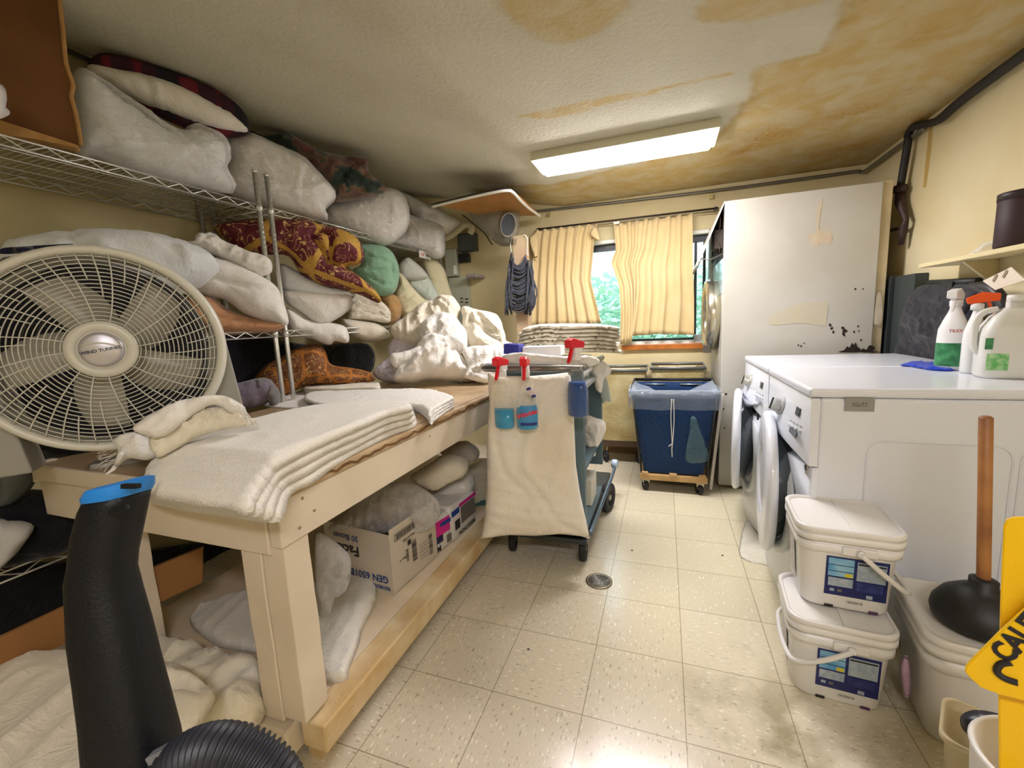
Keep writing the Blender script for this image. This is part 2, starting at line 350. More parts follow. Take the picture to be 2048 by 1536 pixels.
bm = BM(); bx(bm, (WX0+.02, YB+.073, WZ0+.03), (WX1-.02, YB+.077, WZ1-.03)); obj('window_pane', bm, clear('pane_glass', (1, 1, 1, 1), 1.05, 0), w)
bm = BM(); bx(bm, (.17, YB+.0, WZ0+.02), (.225, YB+.05, WZ0+.075)); obj('window_latch', bm, mat('grey_plastic', rgb(176, 178, 178), .4), w, bevel=.004)
bm = BM(); bx(bm, (-.42, YB-.035, WZ0-.04), (WX1-.015, YB+.02, WZ0+.005))
tag(obj('trim_1', bm, mat('sill_wood', rgb(190, 112, 44), .4, var=.35, vs=9, bump=.1, bs=30), bevel=.003), 'orange wooden window sill', None, kind='structure')
# outside: bank of bushes and ground
def foliage(name, label, c, s, n, mt, cat='hedge'):
    rnd = random.Random(n); bm = BM()
    for k in range(n):
        p = Vector((c[0]+rnd.uniform(-1, 1)*s[0], c[1]+rnd.uniform(-1, 1)*s[1], c[2]+rnd.uniform(0, 1)*s[2])); a = rnd.uniform(0, 6.3); e = rnd.uniform(.04, .09)
        u = Vector((math.cos(a), math.sin(a), rnd.uniform(-.6, .6)))*e; v = Vector((-math.sin(a)*.5, math.cos(a)*.5, rnd.uniform(.2, .9)))*e
        bm.faces.new([bm.verts.new(p-u), bm.verts.new(p-v*.5), bm.verts.new(p+u), bm.verts.new(p+v*.5)])
    return tag(obj(name, bm, mt), label, cat, kind='stuff')
leaf = mat('leaf', rgb(206, 236, 214), .7, var=.12, vs=3)
foliage('hedge', 'green leafy bank outside the window', (-.3, 4.4, -.2), (3.0, .9, 1.95), 26000, leaf)
bm = BM(); bx(bm, (-6, YB+.2, -.5), (6, 9, -.3)); tag(obj('ground', bm, mat('lawn', rgb(96, 130, 80), .9, var=.3)), 'grass outside', None, kind='structure')

# ------------------------------------------------------------------ ceiling light fixtures
tubem = emit('tube_glow', (1, .97, .9, 1), 1)
def light_fixture(x0, x1, y0, y1, label, strength):
    t = thing('ceiling_light', label, 'ceiling light', ((x0+x1)/2, (y0+y1)/2, H))
    bm = BM(); loft(bm, [[(x0, y0, H+.002), (x1, y0, H+.002), (x1, y1, H+.002), (x0, y1, H+.002)], [(x0+.005, y0-.03, H-.055), (x1-.005, y0-.03, H-.055), (x1-.005, y1, H-.055), (x0+.005, y1, H-.055)]], smooth=False)
    obj('housing', bm, mat('fixture_white', rgb(226, 222, 200), .5), t, bevel=.003)
    lm = emit('diffuser_%d' % int(strength*10), (1, .955, .99, 1), strength)
    bm = BM(); a, b = x0+.03, x1-.03; c, d = y0-.005, y1-.02
    loft(bm, [[(a, c, H-.056), (b, c, H-.056), (b, d, H-.056), (a, d, H-.056)], [(a+.006, c+.004, H-.075), (b-.006, c+.004, H-.075), (b-.006, d-.004, H-.075), (a+.006, d-.004, H-.075)]], smooth=False)
    obj('diffuser', bm, lm, t, bevel=.004)
    return t
light_fixture(-.82, .205, 1.13, 1.385, 'long white fluorescent fixture glowing on the stained ceiling', LAMP)
light_fixture(-.15, 1.05, -2.3, -2.05, 'second white fluorescent fixture on the ceiling behind the viewer', LAMP2)
# ------------------------------------------------------------------ work table
def R3(ax, deg): return Matrix.Rotation(math.radians(deg), 3, ax)
cream = mat('cream_paint', rgb(220, 206, 184), .5, var=.1, vs=5, bump=.15, bs=20)
rawwood = mat('raw_wood', rgb(222, 204, 166), .6, c2=rgb(196, 164, 112), vs=6, bump=.2, bs=18, bscale=(8, 1, 8))
topm = mat('worn_varnished_wood', rgb(196, 172, 136), .22, c2=rgb(168, 138, 100), vs=5, bump=.06, bs=10)
chip = mat('chipped_edge', rgb(120, 84, 44), .8, var=.3, vs=30)
TZ = .84; TX0, TX1, TY0, TY1 = -2.0, -.985, -.715, 1.62
tb = thing('work_table', 'long cream painted wooden work table with worn top and lower shelf', 'table', (TX0, TY0, 0))
bm = BM(); bx(bm, (TX0-.06, TY0-.01, TZ-.03), (TX1+.004, TY1, TZ)); obj('tabletop', bm, topm, tb, bevel=.004)
rnd = random.Random(3); bm = BM()                       # ragged, chipped edge of the top boards along the front
pts = [(TX1+.003, y, TZ-.004-rnd.random()*.014) for y in np.arange(TY0, TY1, .03)]
for a, b in zip(pts, pts[1:]):
    hexa(bm, [(TX1-.03, a[1], TZ+.0005), (TX1+.0065, a[1], a[2]-.008), (TX1+.0065, b[1], b[2]-.008), (TX1-.03, b[1], TZ+.0005), (TX1-.03, a[1], TZ+.0012), (TX1+.0065, a[1], a[2]), (TX1+.0065, b[1], b[2]), (TX1-.03, b[1], TZ+.0012)])
obj('chipped_trim', bm, chip, tb)
bm = BM(); bx(bm, (TX1-.038, TY0, TZ-.155), (TX1, TY1, TZ-.0305)); obj('apron', bm, cream, tb, bevel=.003)
bm = BM(); bx(bm, (TX0-.03, TY0-.006, TZ-.175), (TX1-.04, TY0+.035, TZ-.0305)); obj('apron', bm, cream, tb, bevel=.003)
bm = BM(); bx(bm, (TX0-.073, TY0-.018, TZ-.06), (TX0-.03, TY0+.05, TZ+.004)); bx(bm, (TX0-.073, TY0-.018, TZ-.05), (TX1-.0, TY0-.0062, TZ+.002)); obj('end_board', bm, cream, tb, bevel=.004)
def post(x0, x1, y0, y1, z0, z1):
    bm = BM(); bx(bm, (x0, y0, z0), (x1, y1, z1)); bmesh.ops.subdivide_edges(bm, edges=[e for e in bm.edges if abs((e.verts[0].co-e.verts[1].co).z) > .1], cuts=8)
    for v in bm.verts: v.co.x += noise.noise(v.co*7)*.003; v.co.y += noise.noise(v.co*9)*.003
    obj('leg', bm, cream, tb, bevel=.003)
post(TX1-.155, TX1-.082, TY0+.002, TY0+.09, .152, TZ-.16); post(TX1-.080, TX1-.004, TY0+.006, TY0+.09, .165, TZ-.1551)
post(TX0+.17, TX0+.27, TY0+.02, TY0+.11, .152, TZ-.176)
post(TX1-.12, TX1-.02, TY1-.13, TY1-.03, .0, TZ-.156); post(TX0+.02, TX0+.1, TY1-.13, TY1-.03, .0, TZ-.06)
bm = BM(); bx(bm, (TX0+.02, TY0+.06, .125), (TX1-.045, TY1-.03, .15)); obj('lower_shelf', bm, mat('shelf_board', rgb(222, 204, 176), .55, var=.12, vs=6), tb, bevel=.003)
bm = BM(); vs_ = box(bm, (TX1+.0, (TY0+.02+TY1)/2, .112), (.085, TY1-TY0-.02, .085)); obj('shelf_rail', bm, rawwood, tb, bevel=.006)
bm = BM(); bx(bm, (TX0+.1, TY0-.02, .055), (TX1-.055, TY0+.05, .148)); obj('end_rail', bm, cream, tb, bevel=.006)
for x, y in ((TX1-.06, TY0+.05), (TX1-.05, TY1-.1), (TX0+.2, TY0+.06)):
    bm = BM(); bx(bm, (x, y, 0), (x+.045, y+.06, .07)); obj('foot', bm, rawwood, tb)
for y, z in ((TY0+.06, TZ-.125), (TY0+.115, TZ-.1), (TY0+.75, TZ-.06), (TY0+.08, TZ-.05)):
    bm = BM(); lathe(bm, [(.004, -.0005), (.005, .001), (.002, .0015)], Matrix.Translation((TX1, y, z)) @ R3('Y', 90).to_4x4(), 8)
    obj('screw', bm, mat('old_screw', rgb(160, 140, 110), .5, .5), tb)

# ------------------------------------------------------------------ chrome wire shelving
chrome = mat('chrome_wire', rgb(214, 214, 206), .32, .75)
def shelving(y0, y1, x0, x1, label, levels, ptop, postys, last=False):
    t = thing('wire_shelving', label, 'shelving unit', (x0, y0, 0), 'chrome wire shelving units')
    for y in (y0, y1):
        for x in (x0, x1):
            bm = BM(); tube(bm, [(x, y, .0), (x, y, ptop)], .0127, 12)
            for k in range(int(ptop/.0254)): lathe(bm, [(.0129, -.0012), (.0129, .0012)], Matrix.Translation((x, y, .02+k*.0254)), 10, cap=False)
            lathe(bm, [(.0135, 0), (.0135, .012), (.010, .016)], Matrix.Translation((x, y, ptop)), 12)
            p = obj('post', bm, chrome, t)
            for z in levels:
                if x == x1:
                    bm = BM(); lathe(bm, [(.014, -.022), (.019, -.022), (.016, .014), (.0135, .014)], Matrix.Translation((x, y, z)), 14); obj('clamp_sleeve', bm, chrome, p)
    for z in levels:
        bm = BM(); r = .0028
        for x in (x0, x1):
            for dz in (.012, -.02): tube(bm, [(x, y0+.013, z+dz), (x, y1-.013, z+dz)], .0038, 6)
            n = int((y1-y0)/.055); zz = [(x, y0+.013+(y1-y0-.026)*k/n, z+(.010 if k % 2 else -.018)) for k in range(n+1)]
            tube(bm, zz, .0028, 5)
        for y in (y0, y1):
            for dz in (.012, -.02): tube(bm, [(x0, y, z+dz), (x1, y, z+dz)], .0032, 6)
            tube(bm, [(x0+(x1-x0)*k/8, y, z+(.010 if k % 2 else -.018)) for k in range(9)], .0022, 5)
        for k in range(1, 4): tube(bm, [(x0+(x1-x0)*k/4, y0, z+.006), (x0+(x1-x0)*k/4, y1, z+.006)], .003, 6)
        for k in range(1, int((y1-y0)/.024)): y = y0+k*.024; tube(bm, [(x0, y, z+.014), (x1, y, z+.014)], .0022, 4, caps=False)
        obj('wire_shelf', bm, chrome, t)
    return t
SX0, SX1 = -2.54, -2.1; SH = (.49, 1.235, 1.902)
shelving(-1.56, .330, SX0, SX1, 'near chrome wire shelving unit behind the round fan', SH, 2.075, 0)
shelving(.402, 2.30, SX0, SX1, 'far chrome wire shelving unit reaching to the back wall', SH, 2.075, 0)

# ------------------------------------------------------------------ washing machines
wwhite = mat('appliance_white', rgb(226, 230, 238), .28, coat=.3); wgrey = mat('appliance_grey', rgb(188, 192, 194), .35)
blackp = mat('black_plastic', rgb(22, 22, 24), .35); glassd = mat('dark_door_glass', rgb(38, 48, 52), .06, spec=.9); steel = mat('drum_steel', rgb(150, 154, 156), .25, .9)
silver = mat('silver_plastic', rgb(196, 200, 208), .25, .6)
def washer(y0, y1, name, label, near):
    x0, x1, zt = .455, 1.21, .952; yc = (y0+y1)/2; hw = (y1-y0)/2
    t = thing(name, label, 'washing machine', (x0, y0, 0), 'white front loading laundry machines')
    bm = BM(); bx(bm, (x0, y0, .03), (x1, y1, zt-.035)); b = obj('body', bm, wwhite, t, bevel=.012, seg=3)
    bm = BM(); bx(bm, (x0-.035, y0-.002, zt-.034), (x1, y1+.002, zt)); obj('top_panel', bm, wwhite, t, bevel=.012, seg=3)
    # bulging front skin, hollow behind the door
    def fx(y, z): u = (y-yc)/hw; return x0-.012-.045*(1-abs(u)**2.4)
    bm = BM(); n = 24
    rows = [[bm.verts.new((fx(y0+(y1-y0)*i/n, z), y0+(y1-y0)*i/n, z)) for i in range(n+1)] for z in (.035, .12, .3, .5, .66)]
    back = [[bm.verts.new((x0+.006, y0+(y1-y0)*i/n, z)) for i in range(n+1)] for z in (.035, .66)]
    for a, c in zip(rows, rows[1:]):
        for i in range(n): f = bm.faces.new((a[i], a[i+1], c[i+1], c[i])); f.smooth = True
    for i in range(n): bm.faces.new((rows[0][i], rows[0][i+1], back[0][i+1], back[0][i])); bm.faces.new((rows[-1][i], rows[-1][i+1], back[1][i+1], back[1][i]))
    for e in (0, n): bm.faces.new([back[0][e]]+[r[e] for r in rows]+[back[1][e]])
    obj('front_panel', bm, wwhite, t)
    # control panel: leaning back, with a curved lower edge
    bm = BM(); loops = []
    for i in range(n+1):
        y = y0+(y1-y0)*i/n; u = abs((y-yc)/hw); zb = .665+.06*(1-u**2); xb = fx(y, 0)-.012
        loops.append([(x0, y, zb), (xb, y, zb), (xb-.002, y, zb+.03), (x0-.028, y, zt-.045), (x0-.024, y, zt-.036), (x0, y, zt-.036)])
    loft(bm, loops, smooth=True); obj('control_panel', bm, wwhite, t, auto=35)
    def cp(y, z):                      # point and outward normal on the control face
        u = abs((y-yc)/hw); zb = .695+.06*(1-u**2); a = Vector((fx(y, 0)-.014, y, zb)); c = Vector((x0-.028, y, zt-.045)); d = (c-a).normalized()
        p = a+d*((z-zb)/max(.01, d.z)); nn = Vector((-d.z, 0, d.x)); return p, nn.normalized()
    p, nn = cp(yc-.02 if near else yc+.02, .83); F = frame_of(nn)
    bm = BM(); lathe(bm, [(.042, 0), (.04, .008), (.032, .012), (.03, .034), (.024, .038)], Matrix.Translation(p) @ F.to_4x4(), 24); k = obj('selector_knob', bm, chrome if not near else wgrey, t, auto=40)
    bm = BM(); box(bm, p+nn*.040, (.012, .05, .004), F); obj('pointer', bm, blackp, k)
    yy = y0+.11; p, nn = cp(yy, .845); F = frame_of(nn)
    bm = BM(); box(bm, p+nn*.001, (.045, .03, .004), F); obj('display', bm, mat('lcd', rgb(60, 66, 66), .2), t)
    bm = BM()
    for k in range(8): q, n2 = cp(y0+.07+.03*(k % 4), .80-.02*(k//4)); box(bm, q+n2*.001, (.016, .004, .003), frame_of(n2))
    obj('button_row', bm, wgrey, t)
    p, nn = cp(y0+.12, .765); F = frame_of(nn)
    bm = BM(); box(bm, p+nn*.0015, (.13, .022, .005), F); obj('brand_strip', bm, glassd if near else silver, t, bevel=.002)
    if not near:
        bm = BM(); loops = []
        for i in range(13):
            y = y1-.06-.5*i/12; u = i/12; zc = .745-.035*math.sin(u*math.pi); h = .022*math.sin(math.pi*min(1, .15+u*.85))+.004; q, n2 = cp(y, zc)
            loops.append([q+Vector((.004, 0, -h)), q+Vector((-.008, 0, -h)), q+Vector((-.008, 0, h)), q+Vector((.004, 0, h))])
        loft(bm, loops); obj('drawer_handle', bm, silver, t)
        bm = BM(); q = Vector((fx(y0+.1, 0)-.013, y0+.1, .675)); box(bm, q, (.006, .02, .03)); obj('door_sensor', bm, blackp, t)
    # porthole and drum
    zc = .43; R = .235
    bm = BM(); Mx = Matrix.Translation((x0-.056, yc, zc)) @ R3('Y', -90).to_4x4()
    R = .235; lathe(bm, [(R-.05, -.05), (R-.045, .002), (R-.01, .010), (R+.012, .006), (R+.016, -.012)], Mx, 48, cap=False); obj('porthole_ring', bm, wgrey, t)
    bm = BM(); lathe(bm, [(R-.012, .001), (R-.05, -.012), (R-.07, -.04), (0.001, -.045)], Mx, 40, cap=False); obj('drum', bm, mat('drum_dark', rgb(60, 66, 70), .3, .6), t)
    return t, x0, yc, zc, R, fx
def washer_door(t, hinge, ang, R, zc, glass_out, handle=True):
    # door disc centred R beyond the hinge, swung by ang about the vertical through the hinge
    d = thing('door', None, None, hinge); del_keys(d); d.parent = t; d.matrix_parent_inverse = parent_inv(t)
    Rz = Matrix.Translation(hinge) @ Matrix.Rotation(math.radians(ang), 4, 'Z')
    M = Rz @ Matrix.Translation((0, -R-.02, 0)) @ R3('Y', -90).to_4x4()
    return M
def del_keys(o):
    for k in list(o.keys()): del o[k]
def door_parts(t, M, R, tilt=0):
    bm = BM(); lathe(bm, [(R*.5, -.012), (R+.02, -.012), (R+.035, .004), (R+.032, .020), (R+.015, .029), (R*.8, .033), (R*.55, .029), (R*.5, .02)], M, 56, cap=False, sx=1.0)
    rr = [(R*.5, .02), (R*.5, -.012)]; lathe(bm, rr, M, 56, cap=False)
    d = obj('door', bm, wwhite, t)
    bm = BM(); lathe(bm, [(R*.49, .022), (R*.3, .026), (.001, .028)], M, 48, cap=False); obj('outer_window', bm, wgrey, d)
    bm = BM(); lathe(bm, [(R*.93, -.010), (R*.90, -.03), (R*.80, -.065), (R*.6, -.095), (.001, -.105)], M, 48, cap=False); obj('glass_bowl', bm, mat('door_bowl', rgb(50, 58, 62), .06, spec=.9), d)
    return d
w1, x0, yc, zc, R, fx = washer(.285, .925, 'washing_machine', 'near white washing machine with cleaning bottles standing on top', True)
M = Matrix.Translation((.412, .93, .488)) @ Matrix.Rotation(math.radians(-7), 4, 'Z') @ Matrix.Translation((0, -.315, 0)) @ R3('Y', -90).to_4x4()
door_parts(w1, M, .27)
bm = BM(); q = Vector((fx(.315, 0)-.001, .318, .655)); box(bm, q, (.004, .035, .06), None); obj('logo_plate', bm, mat('badge_grey', rgb(168, 164, 152), .4), w1, bevel=.001)
bm = BM(); lathe(bm, [(.011, 0), (.011, .002), (.007, .002), (.007, 0)], Matrix.Translation(q+Vector((-.002, 0, -.006))) @ R3('Y', -90).to_4x4(), 18, cap=False); obj('logo_ring', bm, blackp, w1)
# pressed recess outlines on the near side
bm = BM()
for a, b in ((.60, .98), (1.0, 1.19)):
    c = [(x, .2845, z) for x, z in [(p[0]+(a+b)/2, p[1]+.42) for p in rrect(b-a, .70, .05)]]; tube(bm, c, .0035, 6, closed=True)
obj('side_pressing', bm, wwhite, w1)
bm = BM(); A, B = at(1690, 795, 'y', .283), at(1748, 823, 'y', .283); bx(bm, (A.x, .281, B.z), (B.x, .2846, A.z)); st = obj('side_sticker', bm, mat('sticker_grey', rgb(150, 152, 150), .4, .3), w1)
text('sticker_print', '120 V ~ 60 Hz\nMODEL 5 A', .008, (( A.x+B.x)/2, .2808, (A.z+B.z)/2), (0, -1, 0), blackp, st)
w2, x0, yc, zc, R, fx = washer(.945, 1.60, 'washing_machine', 'far white washing machine with chrome dial and half open round door', False)
M = Matrix.Translation((.40, 1.59, .49)) @ Matrix.Rotation(math.radians(-9), 4, 'Z') @ Matrix.Translation((0, -.305, 0)) @ R3('Y', -90).to_4x4()
door_parts(w2, M, .262)

# ------------------------------------------------------------------ tall stacked tumble dryer
dmet = mat('dryer_enamel', rgb(198, 196, 186), .4, c2=rgb(190, 186, 172), vs=2.5, bump=.04, bs=60)
td = thing('stacked_dryer', 'tall grey white commercial dryer with stains and rust on its side', 'dryer', (.296, 1.733, 0))
DX0, DX1, DY0, DY1, DZ = .30, 1.185, 1.733, 2.40, 1.945
bm = BM(); bx(bm, (DX0, DY0, .02), (DX1-.05, DY1, DZ)); obj('cabinet', bm, dmet, td, bevel=.006)
bm = BM(); bx(bm, (DX1-.049, DY0+.012, .05), (DX1, DY1, DZ+.005)); obj('rear_panel', bm, mat('dryer_back', rgb(206, 190, 150), .6, var=.2, vs=4), td, bevel=.004)
bm = BM()
for zc_ in (1.215,):
    Mx = Matrix.Translation((DX0-.03, 2.06, zc_)) @ R3('Y', -90).to_4x4()
    lathe(bm, [(.22, -.03), (.25, -.03), (.262, .0), (.262, .035), (.25, .055), (.225, .06), (.205, .045), (.20, .0)], Mx, 48, cap=False)
    lathe(bm, [(.20, .01), (.001, .02)], Mx, 48, mi=1, cap=False)
dr = obj('door_ring', bm, [mat('brushed_steel', rgb(198, 192, 170), .22, .85), glassd], td)
bm = BM(); bx(bm, (DX0-.105, 1.83, .955), (DX0-.06, 1.86, 1.01)); obj('door_handle', bm, mat('handle_dark', rgb(80, 74, 66), .5), td, bevel=.003)
bm = BM(); bx(bm, (DX0-.002, DY0+.03, 1.36), (DX0+.001, DY1-.03, 1.59)); obj('control_glass', bm, mat('blue_panel', rgb(190, 212, 218), .15, spec=.8), td)
bm = BM(); bx(bm, (DX0-.003, DY0+.02, 1.59), (DX0+.001, DY1-.03, 1.92)); 
rn = random.Random(5)
for k in range(9):
    p = [(DX0-.02, DY0+.05+rn.random()*.5, 1.62+rn.random()*.28) for _ in range(4)]; tube(bm, cr(p, 6), .005, 6)
bx(bm, (DX0-.05, DY0+.06, 1.66), (DX0, DY0+.2, 1.78)); bx(bm, (DX0-.04, DY0+.3, 1.7), (DX0, DY0+.4, 1.85))
obj('exposed_wiring', bm, mat('wiring', rgb(70, 58, 48), .6, var=.6, vs=14), td)
a = Vector((DX0+.002, 0, DZ-.003)); c = Vector((.155, 0, 1.575)); nn = (c-a).normalized().cross(Vector((0, 1, 0)))
bm = BM(); prism(bm, [(a.x, DY0, a.z), (c.x, DY0, c.z), (c.x, DY1-.02, c.z), (a.x, DY1-.02, a.z)], nn*-.006)
fl = obj('raised_flap', bm, mat('flap_white', rgb(226, 222, 206), .4), td)
bm = BM(); tube(bm, [(.165, DY0+.01, 1.60), (.118, DY0+.01, 1.50)], .007, 8); tube(bm, [(.165, DY0+.02, 1.60), (.22, DY0+.02, 1.585), (.30, DY0+.02, 1.62)], .004, 6); obj('flap_latch', bm, mat('grey_metal', rgb(120, 116, 108), .4, .7), fl)
# stains, rust and chipped paint, as thin marks with shapes of their own
def marks(name, items, y, m, parent, off=.0015):
    for poly in items:
        bm = BM(); q = [at(p[0], p[1], 'y', y) for p in poly]; q = [Vector((p.x, y-off, p.z)) for p in cr(q, 4, True)]
        prism(bm, q, (0, off-.0002, 0)); obj(name, bm, m, parent)
marks('side_stain', [[(1590, 610), (1640, 604), (1656, 608), (1652, 640), (1648, 652), (1600, 646), (1545, 650), (1540, 635)]], DY0, mat('stain_tan', rgb(202, 192, 160), .5, c2=rgb(198, 192, 172), vs=10), td)
marks('rust_stain', [[(1618, 470), (1632, 462), (1634, 420), (1642, 400), (1645, 402), (1638, 460), (1660, 462), (1664, 480), (1655, 488), (1640, 486), (1634, 492), (1622, 486)], [(1754, 590), (1762, 590), (1764, 640), (1752, 650), (1748, 640)]], DY0, mat('stain_rust', rgb(200, 180, 150), .6, c2=rgb(204, 194, 172), vs=18), td)
sp = []
rn = random.Random(11)
for (x, y, r) in [(1660, 650, 3), (1664, 656, 3), (1667, 664, 2.5), (1685, 656, 3), (1690, 662, 4), (1687, 668, 4), (1708, 664, 2), (1716, 652, 2), (1718, 662, 1.5), (1722, 680, 2), (1597, 690, 1.6), (1608, 686, 1.4), (1602, 692, 1.6), (1710, 578, 1.6), (1726, 578, 1.2), (1452, 788, 2), (1447, 818, 1.6), (1449, 856, 1.5)]:
    sp.append([(x+r*math.cos(k)*rn.uniform(.6, 1.4), y+r*math.sin(k)*rn.uniform(.6, 1.5)) for k in (0, 1.05, 2.1, 3.14, 4.2, 5.2)])
sp.append([(1678, 704), (1688, 700), (1694, 693), (1699, 695), (1704, 686), (1708, 690), (1711, 685), (1715, 694), (1720, 697), (1718, 704)]); sp.append([(1722, 704), (1726, 697), (1733, 699), (1738, 691), (1746, 692), (1750, 697), (1746, 702), (1756, 704)])
marks('chipped_rust', sp, DY0, mat('rust_black', rgb(46, 32, 26), .8), td, .002)
# ------------------------------------------------------------------ soft goods: inflated, wrinkled outlines with real thickness
def dist_poly(P, Q):                   # P: (n,2) points, Q: (m,2) closed polygon
    A = Q; B = np.roll(Q, -1, 0); D = B-A; L = (D**2).sum(1)+1e-12
    t = np.clip(((P[:, None, :]-A[None])*D[None]).sum(2)/L, 0, 1)
    X = A[None]+t[..., None]*D[None]-P[:, None, :]
    return np.sqrt((X**2).sum(2)).min(1)
def in_poly(P, Q):
    x, y = P[:, 0], P[:, 1]; c = np.zeros(len(P), bool)
    for (x1, y1), (x2, y2) in zip(Q, np.roll(Q, -1, 0)):
        k = ((y1 > y) != (y2 > y)); xi = (x2-x1)*(y-y1)/((y2-y1) if y2 != y1 else 1e-12)+x1
        c ^= k & (x < xi)
    return c
def line_d(P, L):                      # distance to an open polyline
    A = L[:-1]; B = L[1:]; D = B-A; l = (D**2).sum(1)+1e-12
    t = np.clip(((P[:, None, :]-A[None])*D[None]).sum(2)/l, 0, 1); X = A[None]+t[..., None]*D[None]-P[:, None, :]
    return np.sqrt((X**2).sum(2)).min(1)
def wrinkle(x, y, z, sc, seed, ang, stretch):
    c, s = math.cos(ang), math.sin(ang); u, v = (x*c+y*s)*sc, (-x*s+y*c)*sc/stretch
    q = Vector((u, v, z*sc*.6+seed*7.3)); w = noise.noise_vector(q*.6)*.9; q = q+w
    r = max(0, 1-abs(noise.noise(q))*2.6); r2 = max(0, 1-abs(noise.noise(q*2.4+Vector((5, 1, 2))))*3.0); r3 = max(0, 1-abs(noise.noise(q*5.1+Vector((1, 8, 4))))*3.2)
    return .70*r**1.6 + .42*r2**1.5 + .16*r3 - .55
def puff(name, poly, P0, n, T=(.06, .05), rr=None, res=.016, wr=(.012, 9), ang=0, stretch=2.2, folds=(), m=None, parent=None, seed=1, smooth=True, up=(0, 0, 1), lump=.0, pinch=(), flatback=False, edge=.0, tilt=None, power=.5, world=False, mats=None):
    """Cushion-like solid: outline (pixels seen on the plane P0,n or world points) inflated by T in front and behind."""
    n = Vector(n).normalized(); F = frame_of(n, up); P0 = Vector(P0); ux, uy = F.col[0], F.col[1]
    def loc(p): q = (Vector(p) if world else onp(p[0], p[1], P0, n))-P0; return (q.dot(ux), q.dot(uy))
    Q = [loc(p) for p in poly]
    if smooth: Q = [(v.x, v.y) for v in cr([(a, b, 0) for a, b in Q], 8, True)]
    Q = np.array(Q); seg = np.roll(Q, -1, 0)-Q; ln = np.sqrt((seg**2).sum(1)); cum = np.concatenate([[0], np.cumsum(ln)]); tot = cum[-1]
    k = max(12, int(tot/res)); s = np.linspace(0, tot, k, endpoint=False); Qc = np.vstack([Q, Q[:1]])
    B = np.stack([np.interp(s, cum, Qc[:, 0]), np.interp(s, cum, Qc[:, 1])], 1)
    if edge:                           # ragged hem
        for i in range(k): B[i] += edge*np.array([noise.noise(Vector((B[i][0]*14, B[i][1]*14, seed))), noise.noise(Vector((B[i][0]*14, B[i][1]*14, seed+9)))])
    mn, mx = B.min(0), B.max(0); rnd = np.random.RandomState(seed)
    gx, gy = np.meshgrid(np.arange(mn[0], mx[0], res), np.arange(mn[1], mx[1], res)); G = np.stack([gx.ravel(), gy.ravel()], 1)
    G += rnd.uniform(-.25, .25, G.shape)*res; G = G[in_poly(G, B)]; d = dist_poly(G, B); G = G[d > res*.55]; d = d[d > res*.55]
    V2 = [Vector(p) for p in B]+[Vector(p) for p in G]
    r = delaunay_2d_cdt(V2, [], [list(range(k))], 1, 1e-6); vv = np.array([(v.x, v.y) for v in r[0]]); tris = r[2]
    D = dist_poly(vv, B); D[D < 1e-5] = 0; dm = D.max(); R = rr if rr else dm*.8
    hgt = (1-(1-np.clip(D/R, 0, 1))**2)**power; bnd = D < 1e-5
    wgt = np.clip(D/(R*.45), 0, 1)
    disp = np.zeros(len(vv))
    if wr[0]:
        for i, (x, y) in enumerate(vv):
            if not bnd[i]: disp[i] = wr[0]*wrinkle(x, y, 0, wr[1], seed, ang, stretch)
    if lump:
        for i, (x, y) in enumerate(vv): disp[i] += lump*noise.noise(Vector((x*5, y*5, seed*3.1)))
    for f in folds:
        L = np.array([loc(p) for p in f[0]]); 
        if len(L) > 2: L = np.array([(v.x, v.y) for v in cr([(a, b, 0) for a, b in L], 5)])
        disp += f[1]*np.exp(-(line_d(vv, L)/f[2])**2)
    for (a, b_, kk, am, rad) in pinch:  # folds radiating from a gathered point
        c_ = loc((a, b_)); dx, dy = vv[:, 0]-c_[0], vv[:, 1]-c_[1]; rr_ = np.sqrt(dx*dx+dy*dy); th = np.arctan2(dy, dx)
        wob = np.array([noise.noise(Vector((x*9, y*9, seed+2.5))) for x, y in vv])*1.3
        disp += am*(1-2*np.abs(np.sin(kk*th/2+wob))**.6)*np.exp(-(rr_/rad)**2)*np.clip(rr_/(rad*.25), 0, 1)
    fr = T[0]*hgt+disp*wgt; bk = T[1]*hgt+(0 if flatback else 1)*disp*.5*wgt
    bm = BM(); FV, BV = [], []
    for i, (x, y) in enumerate(vv):
        p = P0+ux*x+uy*y; a = bm.verts.new(p+n*fr[i]); FV.append(a); BV.append(a if bnd[i] else bm.verts.new(p-n*bk[i]))
    for t in tris:
        for L_ in (FV, BV):
            try: f = bm.faces.new([L_[i] for i in t]); f.smooth = True
            except ValueError: pass
    o = obj(name, bm, m, parent); return o
def facing(P, z=0.0, turn=0):          # horizontal direction from a point towards the room, roughly facing the viewer
    d = Vector(((CAMP-Vector(P)).x, (CAMP-Vector(P)).y, 0)).normalized(); d = Matrix.Rotation(math.radians(turn), 3, 'Z') @ d
    return Vector((d.x, d.y, z)).normalized()
def cloth(name, label, cat, poly, c, ax, v, T=(.06, .05), z=.0, turn=0, group=None, m=None, nrm=None, **k):
    P = at(c[0], c[1], ax, v); n = Vector(nrm) if nrm else facing(P, z, turn); o = puff(name, poly, P, n, T, m=m, **k); tag(o, label, cat, group); return o
